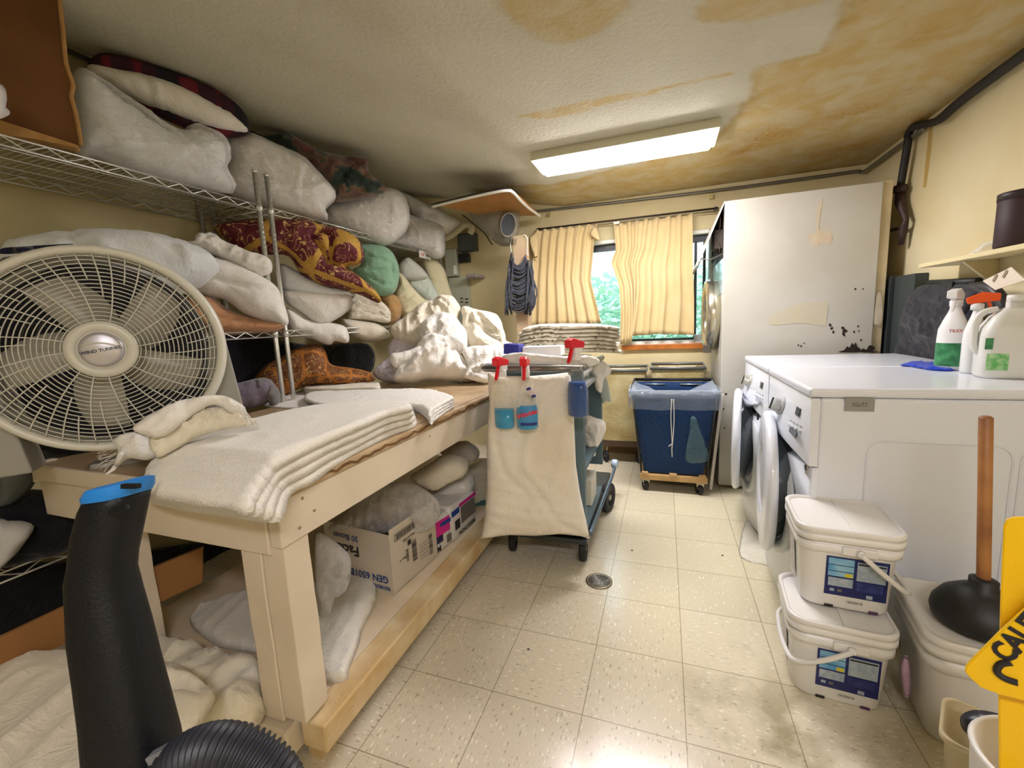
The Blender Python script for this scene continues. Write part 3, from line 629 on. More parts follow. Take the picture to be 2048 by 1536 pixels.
def fabric(name, c, bump=.25, bs=220, rough=.9, sheen=.25, fold=.22, fs=11, **k):
    if name in _M: return _M[name]
    m = mat(name, c, rough, bump=bump, bs=bs, sheen=sheen, spec=.2, **k)
    if fold:                           # small creases on top of the weave
        t = m.node_tree; L = t.links; b = t.nodes['Principled BSDF']; tc = N(t, 'ShaderNodeTexCoord'); n = N(t, 'ShaderNodeTexNoise'); n.inputs['Scale'].default_value = fs; n.inputs['Detail'].default_value = 3; n.inputs['Distortion'].default_value = 1.6
        L.new(tc.outputs['Object'], n.inputs['Vector']); s1 = N(t, 'ShaderNodeMath', operation='SUBTRACT'); L.new(n.outputs['Fac'], s1.inputs[0]); s1.inputs[1].default_value = .5
        s2 = N(t, 'ShaderNodeMath', operation='ABSOLUTE'); L.new(s1.outputs[0], s2.inputs[0]); s3 = N(t, 'ShaderNodeMath', operation='POWER'); L.new(s2.outputs[0], s3.inputs[0]); s3.inputs[1].default_value = .6
        bp = N(t, 'ShaderNodeBump'); bp.invert = True; bp.inputs['Strength'].default_value = fold; bp.inputs['Distance'].default_value = .03; L.new(s3.outputs[0], bp.inputs['Height'])
        o = b.inputs['Normal'].links[0].from_node; L.new(bp.outputs['Normal'], o.inputs['Normal'])
    return m
linen = fabric('white_linen', rgb(232, 228, 220)); cotton = fabric('cream_cotton', rgb(228, 220, 200)); bluewhite = fabric('cool_white_sheet', rgb(222, 226, 228))
terry = fabric('terry_towel', rgb(238, 234, 226), bump=.35, bs=160, fold=0); pale = fabric('pale_pillow_ticking', rgb(214, 216, 206)); yellowish = fabric('yellowed_cotton', rgb(230, 222, 184))
tan = fabric('tan_blanket', rgb(188, 140, 102), bump=.5, bs=90); green = fabric('sea_green_blanket', rgb(142, 182, 152), bump=.3, bs=60); camel = fabric('camel_blanket', rgb(188, 150, 98), bump=.4, bs=80)
bagfilm = film('clear_bag', (.97, .97, .97, 1), .22, .10, .6, .5); bagfilm2 = film('smoky_bag', (.62, .60, .58, 1), .35, .18)

def brocade(name, a, b, gold, sc):     # woven panels with gold bands, scrolls and flowers
    m, t, p = nt(name); L = t.links; tc = N(t, 'ShaderNodeTexCoord'); mp = N(t, 'ShaderNodeMapping'); L.new(tc.outputs['Object'], mp.inputs[0]); mp.inputs['Rotation'].default_value = (.5, .6, .35)
    br = N(t, 'ShaderNodeTexVoronoi', feature='DISTANCE_TO_EDGE'); br.inputs['Scale'].default_value = sc; br.inputs['Randomness'].default_value = .55; L.new(mp.outputs[0], br.inputs['Vector'])
    r1 = N(t, 'ShaderNodeMapRange'); r1.inputs['From Min'].default_value = .075; r1.inputs['From Max'].default_value = .062; L.new(br.outputs['Distance'], r1.inputs['Value'])
    w = N(t, 'ShaderNodeTexNoise'); w.inputs['Scale'].default_value = sc*3.2; w.inputs['Detail'].default_value = 1.5; w.inputs['Distortion'].default_value = 1.4; L.new(mp.outputs[0], w.inputs['Vector'])
    s1 = N(t, 'ShaderNodeMath', operation='SUBTRACT'); L.new(w.outputs['Fac'], s1.inputs[0]); s1.inputs[1].default_value = .5
    s2 = N(t, 'ShaderNodeMath', operation='ABSOLUTE'); L.new(s1.outputs[0], s2.inputs[0])
    s3 = N(t, 'ShaderNodeMapRange'); s3.inputs['From Min'].default_value = .016; s3.inputs['From Max'].default_value = .009; L.new(s2.outputs[0], s3.inputs['Value'])
    fv = N(t, 'ShaderNodeTexVoronoi'); fv.inputs['Scale'].default_value = sc*3.4; L.new(mp.outputs[0], fv.inputs['Vector'])
    f2 = N(t, 'ShaderNodeMapRange'); f2.inputs['From Min'].default_value = .17; f2.inputs['From Max'].default_value = .14; L.new(fv.outputs['Distance'], f2.inputs['Value'])
    mxx = N(t, 'ShaderNodeMath', operation='MAXIMUM'); L.new(s3.outputs[0], mxx.inputs[0]); L.new(f2.outputs[0], mxx.inputs[1])
    n2 = N(t, 'ShaderNodeTexNoise'); n2.inputs['Scale'].default_value = sc*14; L.new(mp.outputs[0], n2.inputs['Vector'])
    g = N(t, 'ShaderNodeMix', data_type='RGBA'); g.inputs[6].default_value = gold; g.inputs[7].default_value = b; L.new(n2.outputs['Fac'], g.inputs[0])
    c0 = N(t, 'ShaderNodeMix', data_type='RGBA'); c0.inputs[6].default_value = a; c0.inputs[7].default_value = rgb(206, 168, 104); L.new(mxx.outputs[0], c0.inputs[0])
    c1 = N(t, 'ShaderNodeMix', data_type='RGBA'); L.new(r1.outputs[0], c1.inputs[0]); L.new(c0.outputs[2], c1.inputs[6]); L.new(g.outputs[2], c1.inputs[7])
    L.new(c1.outputs[2], p.inputs['Base Color']); p.inputs['Roughness'].default_value = .75; return m
def plaid(name):
    m, t, p = nt(name); L = t.links; g = N(t, 'ShaderNodeTexCoord'); sp = N(t, 'ShaderNodeSeparateXYZ'); L.new(g.outputs['Object'], sp.inputs[0]); o = []
    for ax, ch in ((0, 0), (1, 1)):
        a = N(t, 'ShaderNodeMath', operation='MULTIPLY'); L.new(sp.outputs[ax], a.inputs[0]); a.inputs[1].default_value = 7.5
        f = N(t, 'ShaderNodeMath', operation='FRACT'); L.new(a.outputs[0], f.inputs[0]); c = N(t, 'ShaderNodeMath', operation='GREATER_THAN'); L.new(f.outputs[0], c.inputs[0]); c.inputs[1].default_value = .5; o.append(c)
    s = N(t, 'ShaderNodeMath', operation='ADD'); L.new(o[0].outputs[0], s.inputs[0]); L.new(o[1].outputs[0], s.inputs[1])
    d = N(t, 'ShaderNodeMath', operation='MULTIPLY'); L.new(s.outputs[0], d.inputs[0]); d.inputs[1].default_value = .5
    r = N(t, 'ShaderNodeValToRGB'); r.color_ramp.interpolation = 'CONSTANT'; e = r.color_ramp.elements; e[0].color = rgb(16, 12, 22); e[1].position = .8; e[1].color = rgb(96, 14, 34); q = r.color_ramp.elements.new(.3); q.color = rgb(48, 12, 28)
    L.new(d.outputs[0], r.inputs[0]); L.new(r.outputs[0], p.inputs['Base Color']); p.inputs['Roughness'].default_value = .9; return m
def camo(name):
    m, t, p = nt(name); L = t.links; g = N(t, 'ShaderNodeTexCoord'); n = N(t, 'ShaderNodeTexNoise'); n.inputs['Scale'].default_value = 7; n.inputs['Detail'].default_value = 2; n.inputs['Distortion'].default_value = .6; L.new(g.outputs['Object'], n.inputs['Vector'])
    r = N(t, 'ShaderNodeValToRGB'); e = r.color_ramp.elements; e[0].position = .36; e[0].color = rgb(30, 40, 38); e[1].position = .7; e[1].color = rgb(112, 66, 60)
    for ps, c in ((.44, rgb(44, 66, 60)), (.52, rgb(120, 92, 74)), (.6, rgb(84, 60, 56))): q = e.new(ps); q.color = c
    L.new(n.outputs['Fac'], r.inputs[0]); L.new(r.outputs[0], p.inputs['Base Color']); p.inputs['Roughness'].default_value = .9; p.inputs['Sheen Weight'].default_value = .3; return m
burg = brocade('burgundy_gold_brocade', rgb(92, 22, 34), rgb(150, 110, 44), rgb(206, 162, 66), 4.2); orng = brocade('amber_brocade', rgb(110, 62, 24), rgb(160, 96, 30), rgb(190, 120, 44), 8); camom = camo('mottled_comforter'); plaidm = plaid('red_black_plaid')

# --- top shelf (top surface about z = 1.92)
XS = SX1-.10
t = thing('linen_bag', 'big clear plastic bag of white linens beside the brown carton on the top shelf', 'bag', at(300, 385, 'x', XS), 'clear bags of linens on the top shelf')
P = at(290, 270, 'x', XS); n = facing(P, -.05, 12)
poly = [(148, 150), (240, 200), (330, 262), (372, 262), (395, 258), (440, 285), (452, 318), (445, 345), (462, 382), (400, 372), (300, 350), (200, 312), (155, 296)]
puff('linens', poly, P, n, (.13, .16), m=bluewhite, parent=t, seed=3, wr=(.03, 7), res=.02, ang=.7)
puff('plastic_bag', [(142, 146), (240, 192), (332, 254), (364, 262), (385, 250), (444, 280), (457, 322), (450, 345), (467, 386), (400, 376), (300, 355), (200, 318), (150, 300)], P+n*.01, n, (.185, .19), m=bagfilm, parent=t, seed=4, pinch=((355, 312, 17, .022, .30),), wr=(.025, 9), ang=.9, stretch=4, res=.014,
     folds=[([(355, 312), (200, 190)], .02, .012), ([(355, 312), (300, 230)], .02, .012), ([(355, 312), (230, 300)], .02, .012), ([(355, 312), (320, 345)], .02, .012), ([(355, 312), (430, 300)], .02, .012), ([(355, 312), (430, 350)], .02, .014), ([(355, 312), (356, 313)], -.03, .03)])
t = thing('linen_bag', 'clear plastic bag of bedding under the rolled dark comforter, left half', 'bag', at(560, 435, 'x', XS), 'clear bags of linens on the top shelf')
P = at(560, 350, 'x', XS); n = facing(P, -.05, 8)
poly = [(452, 285), (500, 272), (545, 290), (600, 318), (628, 345), (664, 378), (668, 396), (648, 418), (652, 438), (600, 432), (530, 412), (462, 386), (448, 352), (456, 322)]
puff('linens', poly, P, n, (.12, .16), m=linen, parent=t, seed=5, wr=(.03, 8), res=.02)
puff('plastic_bag', [(x+(3 if x > 550 else -3), y+(3 if y > 350 else -4)) for x, y in poly], P+n*.01, n, (.175, .19), m=bagfilm, parent=t, seed=6, pinch=((580, 398, 15, .022, .28),), wr=(.025, 10), stretch=4, res=.014,
     folds=[([(580, 398), (520, 340)], .02, .012), ([(580, 398), (640, 380)], .02, .012), ([(580, 398), (640, 410)], .02, .012), ([(580, 398), (540, 405)], .02, .012), ([(580, 398), (600, 340)], .02, .012), ([(470, 350), (520, 365)], -.025, .015)])
t = thing('linen_bag', 'clear plastic bag of white bedding right of the chrome posts, below the comforter end', 'bag', at(750, 470, 'x', XS), 'clear bags of linens on the top shelf')
P = at(740, 430, 'x', XS+.05); n = facing(P, -.05, 5)
poly = [(652, 415), (700, 395), (745, 380), (790, 385), (812, 410), (815, 445), (800, 470), (772, 487), (730, 478), (690, 462), (655, 445)]
puff('linens', poly, P, n, (.13, .14), m=linen, parent=t, seed=8, wr=(.025, 8), res=.02)
puff('plastic_bag', [(648, 416), (700, 391), (746, 376), (793, 381), (816, 408), (819, 446), (803, 474), (770, 492), (728, 482), (686, 465), (651, 448)], P+n*.01, n, (.18, .17), m=bagfilm, parent=t, seed=9, pinch=((800, 470, 13, .02, .25),), wr=(.025, 10), stretch=3, res=.014)
t = thing('linen_bag', 'clear plastic bag hanging over the far end of the top shelf under a pillow', 'bag', at(840, 505, 'x', XS), 'clear bags of linens on the top shelf')
P = at(845, 480, 'x', XS+.1); n = facing(P, -.05, 5)
poly = [(800, 430), (840, 440), (880, 455), (886, 480), (884, 508), (868, 512), (850, 500), (820, 498), (790, 492), (780, 480), (808, 455)]
puff('linens', poly, P, n, (.09, .14), m=linen, parent=t, seed=18, wr=(.025, 9), res=.02)
puff('plastic_bag', [(800, 426), (842, 436), (884, 452), (890, 480), (888, 512), (868, 517), (848, 505), (818, 502), (786, 496), (776, 480), (804, 455)], P+n*.012, n, (.11, .16), m=bagfilm, parent=t, seed=19, wr=(.03, 12), stretch=3, res=.012)
cloth('pillow', 'white pillow with a pointed corner lying on top of the bags at the shelf end', 'pillow', [(770, 372), (820, 392), (870, 418), (925, 448), (900, 468), (865, 466), (842, 462), (826, 430), (795, 400)], (850, 430), 'x', XS, (.09, .1), z=.3, m=linen, seed=12, wr=(.014, 8), power=.7, folds=[([(830, 425), (870, 440)], -.012, .01), ([(842, 462), (860, 435)], -.008, .01)])
t = thing('pillow', 'white pillow in a red and black plaid sham near the ceiling', 'pillow', at(340, 250, 'x', XS))
P = at(335, 190, 'x', XS-.05); n = facing(P, -.25, 5)
puff('plaid_sham', [(175, 128), (200, 106), (250, 112), (340, 140), (420, 172), (470, 205), (498, 240), (497, 268), (450, 276), (405, 268), (330, 240), (240, 188), (190, 150)], P-n*.03, n, (.045, .10), m=plaidm, parent=t, seed=13, wr=(.008, 9), rr=.05)
puff('pillowcase', [(173, 137), (188, 128), (240, 138), (268, 142), (310, 152), (380, 180), (430, 208), (462, 225), (497, 262), (450, 262), (400, 250), (340, 228), (270, 200), (205, 162)], P, n, (.06, .05), m=linen, parent=t, seed=14, wr=(.008, 10), folds=[([(285, 142), (300, 175), (302, 205)], -.014, .012), ([(295, 145), (312, 180), (312, 206)], .012, .012), ([(452, 215), (470, 240), (450, 260)], -.014, .01)])
t = cloth('comforter', 'rolled dark green and brown mottled comforter on top of the plastic bags', 'comforter', [(490, 272), (540, 272), (572, 264), (610, 285), (650, 305), (690, 312), (734, 320), (738, 345), (760, 365), (773, 376), (768, 386), (720, 398), (668, 404), (664, 380), (640, 350), (600, 318), (545, 292)], (640, 345), 'x', XS, (.12, .14), z=-.05, m=camom, seed=15, wr=(.03, 8), ang=-.6, stretch=5,
      folds=[([(560, 290), (600, 310), (670, 345), (690, 360)], -.03, .014), ([(732, 328), (705, 342), (690, 355), (690, 372), (705, 384), (730, 382), (765, 372)], -.035, .010), ([(700, 352), (712, 362), (728, 358)], -.03, .008), ([(600, 280), (720, 335)], -.025, .012)])
# --- middle shelf (top surface about z = 1.25)
cloth('blanket', 'folded tan brown blanket on the middle shelf behind the fan', 'blanket', [(365, 600), (376, 588), (420, 592), (470, 625), (540, 640), (575, 640), (560, 660), (500, 668), (400, 672), (370, 660)], (470, 635), 'x', XS, (.12, .2), m=tan, seed=21, wr=(.012, 7), folds=[([(385, 600), (420, 630), (470, 640), (545, 646)], -.03, .012)])
cloth('bed_sheet', 'large white sheet spread over the pile behind the fan', 'sheet', [(0, 496), (60, 478), (140, 466), (240, 464), (330, 476), (400, 500), (440, 530), (420, 560), (380, 580), (300, 600), (150, 600), (0, 600)], (250, 520), 'x', XS-.05, (.16, .25), z=.2, m=bluewhite, seed=22, pinch=((430, 540, 9, .016, .5), (145, 480, 7, .012, .3)), wr=(.016, 4), stretch=4, ang=.3, res=.022, folds=[([(140, 470), (150, 500)], -.015, .012), ([(330, 552), (420, 556)], -.006, .008)])
cloth('bed_sheet', 'white sheet with a drooping hem in front of the chrome posts', 'sheet', [(352, 548), (400, 515), (450, 520), (500, 540), (545, 566), (562, 590), (577, 648), (540, 645), (490, 628), (450, 600), (400, 590), (372, 584)], (470, 580), 'x', XS+.03, (.10, .2), z=.1, m=linen, seed=23, pinch=((360, 545, 8, .014, .3),), wr=(.014, 6), stretch=4, ang=-.5, folds=[([(370, 560), (430, 565), (500, 580), (560, 585)], -.022, .010), ([(440, 565), (480, 600), (530, 640)], -.008, .008), ([(380, 555), (440, 530)], .014, .015)])
cloth('clothing', 'crumpled white shirt heaped against the chrome posts', 'clothes', [(352, 480), (385, 486), (395, 468), (425, 468), (450, 482), (500, 505), (530, 512), (545, 530), (535, 550), (500, 548), (470, 530), (430, 510), (390, 500)], (460, 508), 'x', XS+.02, (.08, .12), z=.1, m=linen, seed=24, edge=.012, pinch=((400, 480, 8, .02, .15),), wr=(.03, 14), stretch=4, ang=-.5, res=.012)
cloth('rag', 'dark navy cloth lying along the top of the fan', 'cloth', [(0, 508), (0, 497), (60, 492), (150, 488), (120, 500), (50, 506)], (60, 498), 'x', XS+.17, (.015, .02), m=fabric('navy_cloth', rgb(28, 30, 52)), seed=25, wr=(.004, 20))
cloth('comforter', 'rolled burgundy and gold brocade comforter on the middle shelf', 'comforter', [(428, 455), (470, 442), (530, 438), (600, 438), (640, 448), (690, 462), (718, 482), (728, 510), (720, 528), (690, 535), (712, 548), (745, 575), (762, 598), (755, 606), (720, 590), (680, 578), (640, 568), (600, 545), (575, 512), (520, 510), (480, 505), (450, 480)], (600, 500), 'x', XS+.06, (.15, .16), m=burg, seed=26, wr=(.014, 6), res=.013,
      folds=[([(655, 530), (640, 500), (625, 480), (640, 470), (660, 478), (660, 505), (665, 530), (700, 536)], -.06, .012), ([(655, 530), (690, 533), (725, 530)], -.05, .01), ([(600, 450), (585, 500), (600, 545)], .02, .02), ([(500, 445), (490, 500)], -.015, .012)])
cloth('blanket', 'rolled sea green blanket between the brocade comforter and pale pillows', 'blanket', [(715, 492), (760, 490), (785, 505), (798, 535), (797, 565), (785, 588), (755, 590), (725, 560), (705, 540), (722, 528)], (755, 540), 'x', XS+.06, (.12, .2), m=green, seed=27, wr=(.012, 8), folds=[([(735, 543), (765, 545), (782, 540), (785, 530)], -.03, .009), ([(740, 555), (770, 572), (786, 565), (783, 540)], -.02, .008), ([(735, 515), (775, 528), (785, 545)], -.02, .008)])
cloth('blanket', 'rolled camel blanket below the green blanket', 'blanket', [(758, 592), (785, 588), (800, 600), (803, 625), (795, 642), (775, 650), (762, 630), (770, 612)], (782, 618), 'x', XS+.05, (.1, .2), m=camel, seed=28, wr=(.01, 9), folds=[([(765, 600), (790, 605), (795, 625), (780, 640)], -.02, .008)])
cloth('pillow', 'white pillow directly under the brocade comforter', 'pillow', [(560, 528), (600, 545), (640, 566), (700, 582), (705, 592), (660, 600), (600, 590), (565, 578)], (620, 570), 'x', XS+.03, (.1, .2), m=bluewhite, seed=29, wr=(.01, 7), group=None)
cloth('pillow', 'plump white pillow right of the posts, second from the shelf', 'pillow', [(566, 580), (620, 578), (690, 584), (704, 600), (696, 622), (660, 645), (632, 648), (600, 625), (572, 605)], (635, 610), 'x', XS+.06, (.1, .2), m=linen, seed=30, wr=(.008, 6), folds=[([(590, 590), (630, 645)], -.008, .012)])
cloth('pillow', 'white pillow with a corner drooping below the shelf edge', 'pillow', [(572, 615), (620, 640), (660, 645), (692, 655), (697, 685), (670, 682), (660, 690), (630, 680), (580, 660)], (630, 655), 'x', XS+.05, (.09, .2), m=linen, seed=31, wr=(.01, 8), group=None)
cloth('pillow', 'cream pillow under the folded white blankets', 'pillow', [(684, 640), (720, 642), (760, 650), (785, 672), (770, 680), (735, 683), (700, 668)], (730, 662), 'x', XS+.08, (.08, .18), m=cotton, seed=32, wr=(.008, 8))
def folded(name, label, cat, x0, y0, x1, y1, k, ax, v, m, group=None, seed=1, T=(.05, .2), skew=0, wav=6):
    # a pile of folded layers, each its own thing; corner pixels of the pile, k layers
    h = (y1-y0)/k
    for i in range(k):
        w = random.Random(seed+i).uniform(-4, 4); a = y0+i*h; sk = skew
        poly = [(x0+w, a+2), ((x0+x1)/2, a-sk*.2-1), (x1-4+w, a+sk-1), (x1+w*.5, a+sk+h*.5), (x1-4+w, a+sk+h+1), ((x0+x1)/2, a+h-sk*.2+1), (x0+w, a+h)]
        cloth(name, label[i] if isinstance(label, list) else label, cat, poly, ((x0+x1)/2, a+h/2), ax, v, T, m=m, seed=seed+i, wr=(.003, 9), rr=.012, group=group, res=.012)
for i, (a, lb) in enumerate(((0, 'topmost of the three white blankets folded beside the camel blanket'), (1, 'middle of the three white blankets folded beside the camel blanket'), (2, 'lowest of the three white blankets folded beside the camel blanket'))):
    poly = [(702, 592+a*13), (712, 582+a*14), (735, 590+a*15), (765, 604+a*12), (781, 624+a*6), (776, 636+a*5), (745, 622+a*10), (715, 612+a*14), (695, 612+a*14)]
    cloth('blanket', lb, 'blanket', poly, (740, 612+a*12), 'x', XS+.09, (.06, .2), m=cotton, seed=33+i, wr=(.008, 12), rr=.02, group='white blankets folded on the middle shelf', folds=[([(705, 600+a*13), (740, 606+a*12), (772, 625+a*6)], -.010, .004)])
cloth('pillow', 'small grey pillow under the top shelf at the far end', 'pillow', [(798, 530), (815, 515), (835, 528), (852, 545), (855, 556), (830, 562), (805, 560), (797, 548)], (826, 542), 'x', XS+.04, (.08, .15), m=pale, seed=41, wr=(.008, 8))
cloth('pillow', 'pale green white pillow in thin plastic below the grey pillow', 'pillow', [(812, 552), (850, 548), (872, 580), (880, 600), (860, 612), (840, 595), (815, 575)], (846, 578), 'x', XS+.06, (.08, .15), m=fabric('mint_white', rgb(212, 222, 208)), seed=42, wr=(.014, 9))
cloth('pillow', 'long cream bolster pillow hanging off the far end of the shelf', 'pillow', [(846, 518), (862, 516), (886, 534), (898, 570), (908, 610), (890, 620), (868, 600), (860, 570), (850, 545)], (878, 565), 'x', XS+.12, (.07, .08), m=yellowish, seed=43, wr=(.01, 6), ang=1.2, stretch=4)
cloth('bed_sheet', 'cream sheet spilling down from the middle shelf past the green blanket', 'sheet', [(795, 545), (808, 552), (826, 575), (850, 598), (870, 605), (850, 640), (820, 650), (800, 625), (790, 590), (797, 570)], (822, 600), 'x', XS+.1, (.08, .12), m=yellowish, seed=44, wr=(.026, 12), ang=-.9, stretch=4, res=.012)
# label holder on the top shelf edge
t = thing('shelf_label', 'white label holder with a red and black print on the top shelf edge', 'label', at(850, 512, 'x', SX1+.01))
bm = BM(); a, b = at(838, 500, 'x', SX1+.012), at(862, 520, 'x', SX1+.012); bx(bm, (SX1+.008, min(a.y, b.y), min(a.z, b.z)), (SX1+.014, max(a.y, b.y), max(a.z, b.z))); obj('plate', bm, mat('label_white', rgb(236, 232, 224), .4), t)
redp = mat('print_red', rgb(190, 50, 50), .6); blk = mat('print_black', rgb(30, 28, 32), .6)
text('print', 'Full', .04, (SX1+.0145, (a.y+b.y)/2-.05, (a.z+b.z)/2), (1, 0, 0), redp, t); text('print', 'Bed', .04, (SX1+.0145, (a.y+b.y)/2+.04, (a.z+b.z)/2), (1, 0, 0), blk, t)
# --- behind the table, under the middle shelf
cloth('comforter', 'amber and brown patterned comforter in the shadow under the middle shelf', 'comforter', [(586, 700), (630, 688), (650, 700), (662, 728), (700, 735), (740, 745), (750, 768), (700, 772), (620, 770), (560, 795), (500, 790), (520, 740), (560, 715)], (640, 745), 'x', XS+.02, (.14, .2), m=orng, seed=51, wr=(.02, 8), folds=[([(610, 765), (660, 730)], -.03, .012), ([(600, 720), (650, 705)], -.02, .01)])
cloth('towel', 'lavender grey towel between the fan and the chrome posts', 'towel', [(440, 775), (480, 765), (520, 756), (545, 762), (548, 790), (520, 812), (480, 822), (440, 820)], (490, 790), 'x', XS+.04, (.08, .15), m=fabric('lavender', rgb(128, 118, 134)), seed=52, wr=(.014, 9), stretch=5, ang=.1)
cloth('mesh_bag', 'crumpled grey mesh cloth on the lavender towel', 'cloth', [(505, 765), (530, 755), (555, 775), (562, 800), (545, 812), (528, 795), (515, 782)], (535, 785), 'x', XS+.12, (.05, .04), m=fabric('grey_mesh', rgb(120, 116, 116)), seed=53, wr=(.03, 16), res=.011)

# --- laundry heap at the far end of the table
def heap(label, poly, c, v, T, seed, m=linen, ax='y', cat='laundry', **k):
    k.setdefault('wr', (.034, 9)); k.setdefault('stretch', 3.2); k.setdefault('res', .011); k.setdefault('edge', .012)
    return cloth('laundry', label, cat, poly, c, ax, v, T, m=m, seed=seed, group='white laundry heaped on the table', **k)
heap('white sheet wad at the back of the heap below the long cream bolster', [(800, 640), (835, 612), (865, 600), (885, 588), (912, 600), (920, 625), (905, 660), (860, 690), (810, 690), (783, 670), (786, 650)], (855, 640), 1.28, (.12, .16), 61, m=cotton, z=.25, pinch=((860, 600, 9, .03, .22), (800, 690, 8, .02, .15)), folds=[([(870, 605), (850, 625), (835, 650)], -.02, .01), ([(880, 595), (905, 620)], .02, .015)])
heap('white shirt draped over the box end right of the heap', [(925, 615), (950, 618), (985, 625), (1000, 640), (1008, 660), (1012, 680), (1035, 696), (1000, 712), (960, 705), (935, 690), (925, 650)], (968, 665), 1.40, (.10, .12), 62, m=cotton, z=.25, pinch=((945, 618, 9, .03, .25), (1010, 700, 7, .02, .15)), ang=1.2, folds=[([(940, 640), (975, 670), (1005, 685)], -.02, .01)])
heap('twisted white cloth in the middle of the heap', [(838, 655), (850, 640), (875, 625), (900, 626), (920, 645), (935, 668), (932, 700), (900, 710), (860, 700), (840, 680)], (885, 668), 1.18, (.12, .12), 63, z=.25, pinch=((850, 690, 10, .03, .2),), wr=(.04, 13), ang=-.6)
heap('purplish white sheet bunched against the chrome shelf', [(752, 735), (775, 715), (778, 690), (800, 668), (830, 660), (840, 690), (815, 730), (800, 765), (765, 762), (748, 750)], (795, 715), 1.15, (.09, .12), 64, m=fabric('lilac_white', rgb(214, 206, 214)), z=.2, wr=(.03, 14), pinch=((765, 745, 9, .03, .16),))
heap('large smooth white sheet bundle at the front of the heap', [(790, 762), (796, 735), (815, 715), (835, 688), (860, 668), (890, 675), (915, 700), (925, 715), (950, 735), (973, 752), (965, 760), (920, 764), (870, 760), (820, 766)], (880, 720), 1.08, (.16, .16), 65, z=.3, pinch=((905, 690, 9, .026, .28), (800, 755, 9, .022, .2)), wr=(.022, 7), stretch=3.5, res=.014, folds=[([(905, 700), (880, 730), (860, 762)], -.012, .012), ([(925, 715), (890, 745), (870, 762)], .014, .012), ([(815, 745), (825, 715), (855, 690)], -.02, .012)])
heap('small white pillowcase roll lying over the big bundle', [(782, 712), (805, 702), (850, 690), (895, 668), (930, 680), (932, 702), (900, 706), (850, 715), (812, 728), (790, 735)], (860, 702), 1.0, (.05, .06), 66, z=.3, wr=(.014, 12), ang=.3)
heap('flat white cloth trailing toward the cart', [(925, 700), (960, 690), (1005, 695), (1030, 712), (1000, 740), (975, 765), (930, 755), (935, 730)], (975, 725), 1.10, (.05, .05), 67, z=.5, wr=(.02, 12), pinch=((935, 740, 8, .02, .2),))
# ------------------------------------------------------------------ round floor fan on the table
fanw = mat('fan_plastic', rgb(206, 204, 192), .35); fang = mat('fan_grey_plastic', rgb(150, 148, 140), .5); fanb = mat('fan_blade', rgb(176, 172, 160), .35)  # grey plastic is for the stand arms and base
FN = Vector((.80, -.60, .05)).normalized(); FC = onp(207, 699, (-1.58, -.66, 1.2), FN); FM = Matrix.Translation(FC) @ frame_of(FN).to_4x4()
t = thing('round_fan', 'round off white fan with five blades on the near left of the table', 'fan', (FC.x, FC.y, TZ))
RO = .300
bm = BM(); lathe(bm, [(RO*.90, -.01), (RO*.915, .012), (RO*.95, .020), (RO*.985, .012), (RO, -.01), (RO*.985, -.05), (RO*.97, -.13), (RO*.93, -.15), (RO*.915, -.13), (RO*.90, -.02)], FM, 72, cap=False); obj('housing_ring', bm, fanw, t)
bm = BM()
for k in range(17):
    r = .080+(RO*.905-.080)*(k+.5)/17; pr_ = [FM @ Vector((r*math.cos(a), r*math.sin(a), .006+.012*math.sin(math.pi*(r/RO)))) for a in np.linspace(0, 2*math.pi, 73)[:-1]]; tube(bm, pr_, .0016, 4, closed=True)
for k in range(48):
    a = 2*math.pi*(k+.3)/48; r0 = (.070 if k % 3 == 0 else (.15 if k % 3 == 1 else .20)); sw = .18
    pts = [FM @ Vector((r*math.cos(a+sw*(r-.07)/.2), r*math.sin(a+sw*(r-.07)/.2), .009+.012*math.sin(math.pi*(r/RO)))) for r in np.linspace(r0, RO*.915, 6)]; tube(bm, pts, .0019, 4)
obj('grille', bm, fanw, t)
bm = BM(); lathe(bm, [(.082, .010), (.080, .020), (.070, .024), (.056, .022), (.054, .018)], FM, 48, cap=False); lathe(bm, [(.054, .018), (.001, .0185)], FM, 48, cap=False); hub = obj('hub_disc', bm, fanw, t)
bm = BM(); lathe(bm, [(.050, .019), (.049, .026), (.04, .030), (.001, .031)], FM, 48, cap=False); bd = obj('badge', bm, mat('silver_badge', rgb(190, 188, 194), .35, .5), hub)
bm = BM(); tube(bm, [FM @ Vector((x, .018-.012*(x/.045)**2-.005*x/.045, .0305)) for x in np.linspace(-.042, .03, 9)], .0025, 6); obj('badge_groove', bm, fanw, hub)
text('badge_lettering', 'WIND TUNNEL', .0125, FM @ Vector((0, -.003, .0318)), FN, mat('dark_lettering', rgb(50, 50, 64), .5), hub, up=(FM.to_3x3() @ Vector((-.16, 1, 0))), bold=.02, sx=1.05)
for k in range(5):
    a0 = 2*math.pi*k/5+math.radians(100); bm = BM(); loops = []
    for i in range(9):
        r = .055+(.235-.055)*i/8; wd = .055+.05*math.sin(math.pi*min(1, i/8*.72+.12)); c = a0+.35*(i/8); tw = .045*(1-.4*i/8)
        q = []
        for s, zz in ((-1, -1), (0, -.15), (1, 1), (1, 1.06), (0, -.08), (-1, -.94)):
            an = c+s*wd/r*.62; q.append(FM @ Vector((r*math.cos(an), r*math.sin(an), -.065+zz*tw*.6)))
        loops.append(q)
    loft(bm, loops); obj('blade', bm, fanb, t)
bm = BM(); lathe(bm, [(.001, -.03), (.06, -.032), (.062, -.10), (.001, -.11)], FM, 32, cap=False); obj('motor_hub', bm, fanb, t)
bm = BM()                                              # rear guard, coloured dark to stand in for shade inside the housing
for k in range(8): r = .06+.028*k; tube(bm, [FM @ Vector((r*math.cos(a), r*math.sin(a), -.125)) for a in np.linspace(0, 2*math.pi, 49)[:-1]], .0018, 4, closed=True)
